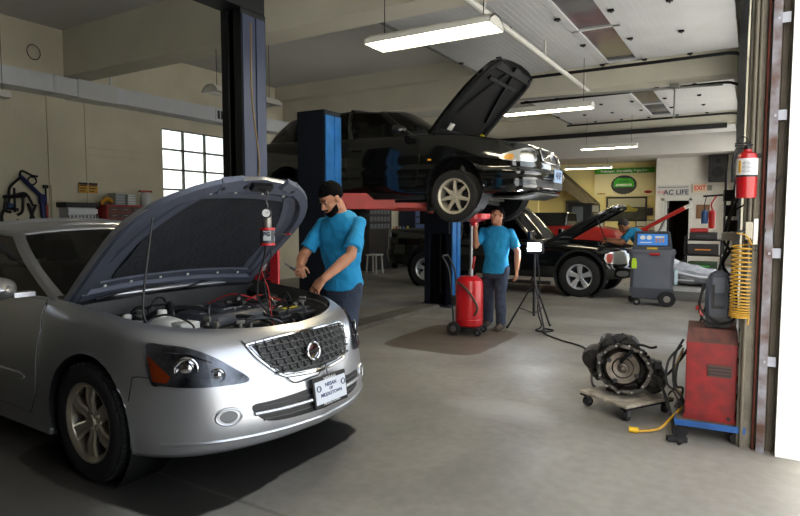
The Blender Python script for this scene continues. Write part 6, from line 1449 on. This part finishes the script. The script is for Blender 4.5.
for x, y, r_ in ((.24, -.27, .13), (.24, .27, .13), (-.22, -.22, .06), (-.30, .12, .06)):
    w_ = MB().lathe([(0, .02), (r_ * .5, .02), (r_ * .55, .012), (r_ * .6, .025), (r_ * .95, .025), (r_, .015), (r_, -.015), (r_ * .95, -.025), (0, -.02)], (x, y, r_), (0, 1, 0), 28).obj('wheel', RUB, t); MB().lathe([(0, .032), (r_ * .4, .028), (r_ * .45, .0), (0, 0)], (x, y, r_), (0, -1 if y < 0 else 1, 0), 20).obj('wheel_hub', ALU, w_)
# plastic-wrapped parts, red crate of tools, compressor stack near the back door
wrap = mat('plastic_wrap', (176, 178, 184), .22, var=.25, vscale=9, spec=.8)
t = thing('wrapped_bumper', 'car bumper wrapped in clear wrinkled plastic lying on the floor near the doorway', 'parcel', (-1.25, 14.2, 0), R(-12))
m = MB()
random.seed(9); rows = []
for i in range(13):
    x = -.72 + 1.44 * i / 12; hgt = .62 - .28 * i / 12 - (.2 if i in (0, 12) else 0); row = []
    for j in range(14): a = 2 * PI * j / 14; row.append(V((x, .30 * math.cos(a) * (1 + random.uniform(-.12, .12)), max(.004, hgt / 2 + hgt / 2 * math.sin(a) * (1 + random.uniform(-.14, .14))))))
    rows.append(row)
m.rings(rows); m.obj('plastic_wrapping', wrap, t, ang=20)
m = MB(); m.tube([(-.6, -.32, .45), (-.2, -.33, .32), (.3, -.33, .22), (.65, -.3, .2)], .025); m.tube([(-.3, -.33, .12), (.3, -.34, .12)], .018); m.obj('bumper_bar', mat('wrap_bright', (214, 216, 220), .25), t)
t = thing('parts_bag', 'red and white bag of parts lying on the wrapped bumper pile', 'bag', (-1.92, 14.9, 0)); m = MB(); m.ell((0, 0, .34), (.3, .26, .34), n=18); m.obj('bag', mat('bag_red', (180, 34, 36), .5, var=.3), t); m = MB(); m.ell((.02, -.1, .62), (.2, .2, .16)); m.obj('white_cloth', mat('cloth_white', (205, 200, 198), .8, bump=.5), t)
t = thing('tool_trolley', 'dark trolley stacked with black cases beside the back doorway', 'trolley', (-1.05, 16.6, 0)); m = MB()
for z in (.12, .5, .88): m.b2((-.42, -.28, z), (.42, .28, z + .03))
for a in (-.4, .4):
    for b_ in (-.26, .26): m.b2((a - .02, b_ - .02, .08), (a + .02, b_ + .02, 1.0))
m.obj('frame', DRK, t)
for a in (-.36, .36):
    for b_ in (-.22, .22): MB().cyl((a, b_ - .015, .04), (a, b_ + .015, .04), .04, n=14).obj('wheel', RUB, t)
for i, (z, h_, w_, c, lb, cat) in enumerate(((.15, .20, .66, (32, 60, 34), 'green and black case on the lowest shelf of the dark trolley', 'case'), (.53, .26, .7, (30, 30, 32), 'black case with a small orange badge on the middle shelf of the trolley', 'case'), (.91, .18, .62, (28, 28, 30), 'black case lying on top of the dark trolley', 'case'), (1.09, .10, .4, (150, 30, 30), 'red folded cloth on the topmost black case', 'cloth'))):
    o = thing('tool_case' if i < 3 else 'folded_cloth', lb, cat, (-1.05 - (.1 if i == 3 else 0), 16.6, z)); MB().box((0, 0, h_ / 2), (w_, .44, h_)).obj('body', mat('case_%d' % i, c, .5), o, bevel=.02); 
    if i < 3: MB().box((0, -.225, h_ / 2), (w_ * .5, .012, .03)).obj('stripe', mat('stripe_%d' % i, ((60, 170, 50), (200, 120, 30), (60, 60, 64))[i], .5), o)
t = thing('floor_grate', 'pale metal floor grate set in the concrete right of the service machine', 'grate', (-.95, 12.0, 0)); m = MB(); m.b2((-.62, -.75, .001), (.62, .75, .006)); m.obj('plate', mat('grate_grey', (140, 138, 132), .6), t)
m = MB()
for k in range(24): m.b2((-.58, -.72 + k * .062, .006), (.58, -.70 + k * .062, .010))
m.obj('bars', mat('grate_dark', (92, 92, 90), .6), t)
t = thing('stand_rack', 'dark upright stand with a cross arm in front of the white back wall', 'stand', (-.62, 17.0, 0)); m = MB(); m.cyl((0, 0, 0), (0, 0, 2.7), .03); m.b2((-.25, -.2, 0), (.25, .2, .05)); m.tube([(-.5, 0, 2.0), (.45, 0, 2.05)], .025, sm=1); m.obj('pole', DRK, t)
m = MB(); m.lathe([(0, 0), (.07, 0), (.08, .04), (.08, .42), (.03, .48), (0, .48)], (-.28, -.05, 1.18), n=16); m.tube([(-.28, -.05, 1.66), (-.3, -.1, 1.8), (-.2, 0, 2.0)], .02); m.obj('red_cylinder', RED, t)
m = MB(); m.lathe([(0, 0), (.07, 0), (.08, .04), (.08, .30), (.03, .36), (0, .36)], (-.45, -.05, 1.3), n=16); m.obj('blue_cylinder', mat('cyl_blue', (40, 80, 130), .4), t)
m = MB(); m.tube([(-.45, -.05, 1.6), (-.46, -.03, 1.8), (-.42, 0, 2.0)], .012, n=6); m.obj('hanger', DRK, t)
# signs on the back walls
t = thing('exit_sign', 'red and white exit sign above the dark back doorway', 'sign', (-1.48, 20.93, 2.25)); m = MB(); m.b2((-.20, -.03, 0), (.20, .06, .26)); m.obj('housing', mat('exit_housing', (224, 206, 180), .5), t); MB().b2((.2, .0, .05), (.34, .05, .2)).obj('emergency_lamp', ALU, t)
text('exit_lettering', 'EXIT', .20, mat('exit_red', (190, 24, 20), .5, emit=(220, 30, 20), estr=.12), (0, -.035, .13), (1, 0, 0), (0, 0, 1), t, bold=.005, sx=.8)
t = thing('lettered_sign', 'white AC LIFE lettered sign left of the exit sign', 'sign', (-2.26, 20.97, 2.14)); MB().b2((-.46, 0, 0), (.46, .02, .36)).obj('board', mat('sign_white', (196, 196, 192), .6), t); text('sign_lettering', 'AC LIFE', .22, mat('sign_ink', (60, 66, 84), .6), (.09, -.003, .12), (1, 0, 0), (0, 0, 1), t, bold=.006); text('small_lettering', 'FOR', .12, mat('exit_red', (190, 24, 20)), (-.34, -.003, .13), (1, 0, 0), (0, 0, 1), t); MB().b2((-.44, -.004, .28), (.44, 0, .30)).obj('sign_rule', mat('sign_ink', (60, 66, 84)), t)
t = thing('notice_board', 'small brown framed notice on the white wall right of the doorway', 'notice', (-1.38, 20.97, 1.42)); MB().b2((-.19, 0, 0), (.19, .025, .44)).obj('frame', mat('notice_brown', (120, 80, 50), .6), t); MB().b2((-.15, -.005, .04), (.15, .0, .40)).obj('sheet', mat('notice_tan', (150, 112, 80), .7, var=.4, vscale=20), t)
t = thing('banner', 'white shop banner with a green top stripe on the yellow wall', 'banner', (-3.95, 21.93, 2.20)); MB().b2((-1.0, 0, 0), (1.0, .02, .80)).obj('cloth', mat('banner_cream', (228, 220, 170), .7), t); MB().b2((-1.0, -.006, .80), (1.0, .02, .98)).obj('green_stripe', mat('banner_green', (70, 160, 40), .7), t)
text('banner_lettering', 'Performance  Dependability  Begins Here', .115, mat('banner_white', (235, 238, 225), .7), (0, -.010, .885), (1, 0, 0), (0, 0, 1), t, sx=.82, bold=.004)
m = MB(); pts = [(.42 * math.cos(2 * PI * k / 48) * (1 + .05 * (k % 2)), .32 * math.sin(2 * PI * k / 48) * (1 + .07 * (k % 2))) for k in range(48)]; m.prism(pts, (.0, -.01, .40), (1, 0, 0), (0, 0, 1), (0, .01, 0)); m.obj('gear_ring', mat('ring_dark', (50, 52, 48), .6), t)
m = MB(); m.prism([(-.34, -.10), (.34, -.10), (.34, .08), (.24, .2), (-.22, .22), (-.34, .1)], (.0, -.018, .42), (1, 0, 0), (0, 0, 1), (0, .01, 0)); m.obj('green_badge', mat('badge_green', (60, 175, 40), .6), t)
text('badge_lettering', 'INTERSTATE', .095, mat('banner_white', (235, 238, 225)), (0, -.022, .39), (1, 0, 0), (0, 0, 1), t, bold=.004); text('badge_small_lettering', 'BATTERIES', .06, mat('ring_dark', (50, 52, 48)), (0, -.022, .52), (1, 0, 0), (0, 0, 1), t, bold=.002)
m = MB(); m.prism([(.13 * math.cos(2 * PI * k / 20), .05 * math.sin(2 * PI * k / 20)) for k in range(20)], (.80, -.006, .14), (1, 0, 0), (0, 0, 1), (0, .006, 0)); m.obj('small_logo', RED, t); m = MB(); m.prism([(.16 * math.cos(2 * PI * k / 20), .03 * math.sin(2 * PI * k / 20)) for k in range(20)], (-.76, -.006, .10), (1, 0, 0), (0, 0, 1), (0, .006, 0)); m.obj('tan_logo', mat('logo_tan', (180, 140, 70), .6), t)
t = thing('framed_picture', 'large black-framed picture of a car below the banner', 'picture', (-3.85, 21.93, 1.32)); MB().b2((-.68, 0, 0), (.68, .03, .86)).obj('frame', BLK, t); MB().b2((-.62, -.006, .06), (.62, 0, .80)).obj('print', mat('print_dark', (70, 74, 60), .5, var=.7, vscale=4), t)
m = MB(); m.b2((-.62, -.009, .5), (.62, -.004, .8)); m.obj('print_sky', mat('print_sky', (176, 172, 140), .5), t); m = MB(); m.prism([(-.4, 0), (.35, 0), (.4, .1), (.2, .14), (.1, .22), (-.15, .22), (-.25, .12), (-.4, .1)], (0, -.012, .34), (1, 0, 0), (0, 0, 1), (0, .004, 0)); m.obj('print_car', mat('print_car', (150, 140, 50), .5), t)
for i, (x, z, w_, h_, lb) in enumerate(((-3.35, 1.12, .36, .42, 'thin dark framed certificate right of the grey-haired mechanic'), (-3.0, .98, .42, .40, 'second framed certificate nearest the white wall corner'), (-4.78, 1.1, .4, .45, 'pale framed certificate above the pickup engine'), (-4.9, 1.62, .3, .3, 'small pale certificate left of the large picture'), (-5.9 + .98, 1.95, .1, .1, ''))):
    if not lb: continue
    t = thing('certificate', lb, 'certificate', (x, 21.95, z), 0, 'certificates on the yellow wall'); MB().b2((-w_ / 2, 0, 0), (w_ / 2, .02, h_)).obj('frame', DRK, t); MB().b2((-w_ / 2 + .03, -.004, .03), (w_ / 2 - .03, 0, h_ - .03)).obj('sheet', mat('cert_paper', (205, 205, 185), .6), t)
for i, (x, lb) in enumerate(((-2.98 - .12, 'black wall box right of the large picture'), (-2.95 + .22, ''))):
    if lb: t = thing('wall_box', lb, 'box', (x, 21.9, 1.52)); MB().b2((-.12, 0, 0), (.12, .08, .26)).obj('case', BLK, t)
t = thing('engine_hoist', 'red engine hoist with its boom raised, standing beyond the service machine', 'hoist', (-2.55, 17.6, 0))
m = MB(); m.b2((-.06, -.06, .1), (.06, .06, 1.15)); m.obj('mast', RED, t)
m = MB(); m.tube([(-.15, 0, 1.08), (.95, 0, 1.72)], .055, sm=1, n=8); m.obj('boom', RED, t); MB().tube([(.93, 0, 1.71), (1.12, 0, 1.79)], .05, sm=1, n=8).obj('boom_tip', WHT, t)
m = MB(); m.tube([(.06, 0, .5), (.5, 0, 1.42)], .035, sm=1); m.obj('jack_ram', STL, t)
for s_ in (-1, 1): m = MB(); m.tube([(-.1, 0, .12), (1.1, s_ * .45, .10)], .04, sm=1); m.obj('leg', RED, t); MB().cyl((1.1, s_ * .45 - .02, .05), (1.1, s_ * .45 + .02, .05), .05, n=16).obj('caster_wheel', RUB, t)
MB().cyl((-.12, -.02, .05), (-.12, .02, .05), .05, n=16).obj('caster_wheel', RUB, t)
t = thing('red_car', 'red car parked behind the pickup, only its upper body showing', 'car', (-3.15, 17.4, 0))
m = MB(); m.rings([[V((x, y, z)) for y, z in ((-.8, .35), (-.86, .6), (-.8, 1.0), (-.6, zt_), (.6, zt_), (.8, 1.0), (.86, .6), (.8, .35))] for x, zt_ in ((-4.2, 1.15), (-3.9, 1.22), (-1.2, 1.24), (-.5, 1.20), (-.08, 1.10), (0, .95))]); m.obj('body', mat('red_car', (150, 20, 18), .3, coat=.5), t, bevel=.03)
m = MB(); m.rings([[V((x, y, z)) for y, z in ((-.70 * k, 1.22), (-.55 * k, 1.60), (.55 * k, 1.60), (.70 * k, 1.22))] for x, k in ((-3.6, .9), (-3.2, 1), (-2.0, 1), (-1.4, .9))]); m.obj('cabin', BKP, t, bevel=.03)
for x in (-3.3, -.85):
    for s_ in (-1, 1): wheel_mesh(t, None, (x, s_ * .76, .34), s_, .34, .2, .21, 'five', ALU, False)
# canister and gauge hung from the silver hood
hk = (MS @ LATCH); t = thing('injector_canister', 'silver and red canister with a round white gauge hanging from the open silver hood', 'canister', (hk.x - .0, hk.y, hk.z - .30)); t.scale = (.84, .84, .84)
m = MB(); m.tube([(0, 0, .36), (.01, 0, .34), (-.005, 0, .30), (.008, 0, .27), (0, 0, .23)], .004, n=6); m.torus((0, 0, .365), (0, 1, 0), .012, .003, 16, 6); m.obj('hook', STL, t)
m = MB(); m.cyl((0, 0, .10), (0, 0, .20), .030, n=24); m.cyl((0, 0, .20), (0, 0, .23), .018); m.obj('neck', ALU, t)
m = MB(); m.cyl((0, 0, -.01), (0, 0, .10), .054, n=28); m.obj('canister', mat('canister_dark', (50, 52, 60), .35), t)
m = MB(); m.cyl((0, 0, .092), (0, 0, .108), .055, n=28); m.obj('red_band', mat('band_red', (190, 26, 30), .4), t); MB().cyl((0, 0, -.02), (0, 0, -.004), .055, n=28).obj('red_base', mat('band_red', (190, 26, 30)), t)
vd = V((.45, -.89, 0)); vs_ = V((.89, .45, 0))
m = MB(); m.cyl(V((.028, -.035, .215)) - vd * .012, V((.028, -.035, .215)) + vd * .012, .036, n=28); g_ = m.obj('gauge', BLK, t); m = MB(); m.cyl(V((.028, -.035, .215)) + vd * .012, V((.028, -.035, .215)) + vd * .014, .029, n=28); m.obj('gauge_face', mat('gauge_white', (235, 235, 232), .4), g_); m = MB(); m.tube([V((.028, -.035, .215)) + vd * .016, V((.028, -.035, .215)) + vd * .016 + vs_ * .018 + V((0, 0, .008))], .0015, sm=1, n=5); m.obj('needle', BLK, g_)
lc = vd * .055 + V((0, 0, .05)); m = MB(); m.box(lc + vs_ * .012, (.055, .003, .07), math.atan2(vs_.y, vs_.x)); lb_ = m.obj('label', mat('label_pale', (196, 198, 200)), t); text('label_lettering', 'BG', .04, mat('sign_ink', (60, 66, 84)), lc + vs_ * .012 + vd * .004 + V((0, 0, .012)), vs_, (0, 0, 1), lb_, bold=.002)
m = MB(); m.tube([(.05, .02, .06), (.09, .03, .06), (.14, .05, .062)], .006, n=6); m.obj('outlet_valve', ALU, t); MB().tube([(.14, .05, .062), (.17, .06, .062)], .008, n=6).obj('valve_knob', RED, t)
m = MB(); m.tube([(0 - .02, 0, -.02), (-.06, .02, -.12), (-.10, .0, -.28), (-.05, -.05, -.42), (.08, -.05, -.55), (.15, 0, -.66), (.3, .1, -.72)], .007, n=6); m.tube([(.02, 0, -.02), (.03, 0, -.1), (-.02, -.02, -.25), (.05, -.05, -.5)], .004, n=6); m.obj('hose', RUB, t)
m = MB(); m.tube([(-.03, 0, -.02), (-.05, .02, -.1), (-.09, .03, -.22), (-.02, .02, -.35), (.02, 0, -.5), (.05, 0, -.62)], .0035, n=6); m.obj('red_wire', mat('red_cable', (165, 24, 18)), t)
# thin cable lying over the front bumper
m = MB(); pts = []
bvx = bvh_of(SEDB.shell())
for y, z in ((-.42, .80), (-.40, .76), (-.36, .70), (-.30, .66), (-.26, .60), (-.20, .545), (-.08, .55), (-.02, .56), (.02, .62), (.05, .60), (.05, .54)):
    h_ = bvx.ray_cast(V((3.5, y - .0, z)), V((-1, 0, 0)))[0]; pts.append(MS @ ((h_ or V((2.2, y, z))) + V((.012, 0, 0))))
m.tube(pts, .0035, n=5); o = m.obj('test_lead', RUB); tag(o, 'thin black lead draped over the silver front bumper below the grille', 'cable')
# cluttered rack seen below the silver hood's right corner
t = thing('parts_shelf', 'dark shelf of boxes and cans by the wall behind the silver sedan', 'shelf', (-7.6, 7.1, 0)); m = MB()
for z in (.1, .55, 1.0, 1.45): m.b2((-.5, -.25, z), (.5, .25, z + .03))
for a in (-.5, .47):
    for b_ in (-.25, .22): m.b2((a, b_, 0), (a + .03, b_ + .03, 1.7))
m.obj('frame', DRK, t); random.seed(11)
nm_ = ['brown carton', 'yellow carton', 'white paper packet', 'tan carton', 'red can', 'grey carton', 'olive carton', 'pale carton', 'dark red carton']
cols = [(120, 90, 52), (190, 150, 50), (200, 198, 190), (150, 118, 74), (160, 40, 30), (100, 100, 96), (110, 108, 60), (176, 164, 130), (110, 36, 32)]
for k in range(9):
    lv = k // 3; x = -7.95 + (k % 3) * .34; hh = .18 + .04 * (k % 4); o = thing('carton', nm_[k] + ' on the ' + ('lowest', 'middle', 'upper')[lv] + ' shelf behind the silver sedan', 'box', (x, 7.08, (.13, .58, 1.03)[lv]), R((k * 37) % 11 - 5)); MB().box((0, 0, hh / 2), (.24, .26, hh)).obj('box', mat('carton_%d' % k, cols[k], .7, var=.15), o, bevel=.004); MB().box((0, -.131, hh / 2), (.14, .003, hh * .4)).obj('label', mat('cert_paper', (205, 205, 185)), o)
# ================================================================ light, camera
w = bpy.data.worlds.new('World'); SC.world = w; w.use_nodes = True; nt = w.node_tree
bg = nt.nodes['Background']
sky = nt.nodes.new('ShaderNodeTexSky'); sky.sky_type = 'NISHITA'; sky.sun_disc = False; sky.sun_elevation = R(42); sky.sun_rotation = R(175); sky.air_density = 1.4; sky.dust_density = 3
mxn = nt.nodes.new('ShaderNodeMix'); mxn.data_type = 'RGBA'; mxn.inputs[0].default_value = .62; mxn.inputs[7].default_value = (.95, .97, 1.0, 1)
hs = nt.nodes.new('ShaderNodeVectorMath'); hs.operation = 'SCALE'; hs.inputs[3].default_value = .22
nt.links.new(sky.outputs[0], hs.inputs[0]); nt.links.new(hs.outputs[0], mxn.inputs[6]); nt.links.new(mxn.outputs[2], bg.inputs[0]); bg.inputs[1].default_value = SKY
sl = bpy.data.lights.new('sun', 'SUN'); sl.energy = SUN; sl.angle = R(.6); sl.color = (1, .96, .9)
so = bpy.data.objects.new('sun', sl); COL.objects.link(so); so.rotation_euler = V((-.03, .8, -.62)).to_track_quat('-Z', 'Y').to_euler()
def portal(loc, dirv, sx, sy):
    l = bpy.data.lights.new('portal', 'AREA'); l.shape = 'RECTANGLE'; l.size = sx; l.size_y = sy; l.cycles.is_portal = True
    o = bpy.data.objects.new('portal', l); COL.objects.link(o); o.location = loc; o.rotation_euler = V(dirv).to_track_quat('-Z', 'Z').to_euler()
for y0, y1 in DO: portal((XW((y0 + y1) / 2) + .3, (y0 + y1) / 2, 1.86), (-1, 0, 0), y1 - y0, 3.7)
portal((WL - .15, (wy0 + wy1) / 2, (wz0 + wz1) / 2), (1, 0, 0), wy1 - wy0, wz1 - wz0)
cam = bpy.data.cameras.new('camera'); co = bpy.data.objects.new('camera', cam); COL.objects.link(co); SC.camera = co
cam.sensor_width = 36; cam.lens = 589 / 800 * 36; cam.clip_start = .02
co.location = (0, 0, 1.47); pitch = math.atan((258 - 217) / 589)
co.rotation_euler = (R(90) - pitch, 0, R(30.9))
SC.view_settings.view_transform = 'Standard'; SC.view_settings.look = 'None'; SC.view_settings.exposure = EXPO; SC.view_settings.gamma = 1; SC.view_settings.use_curve_mapping = False
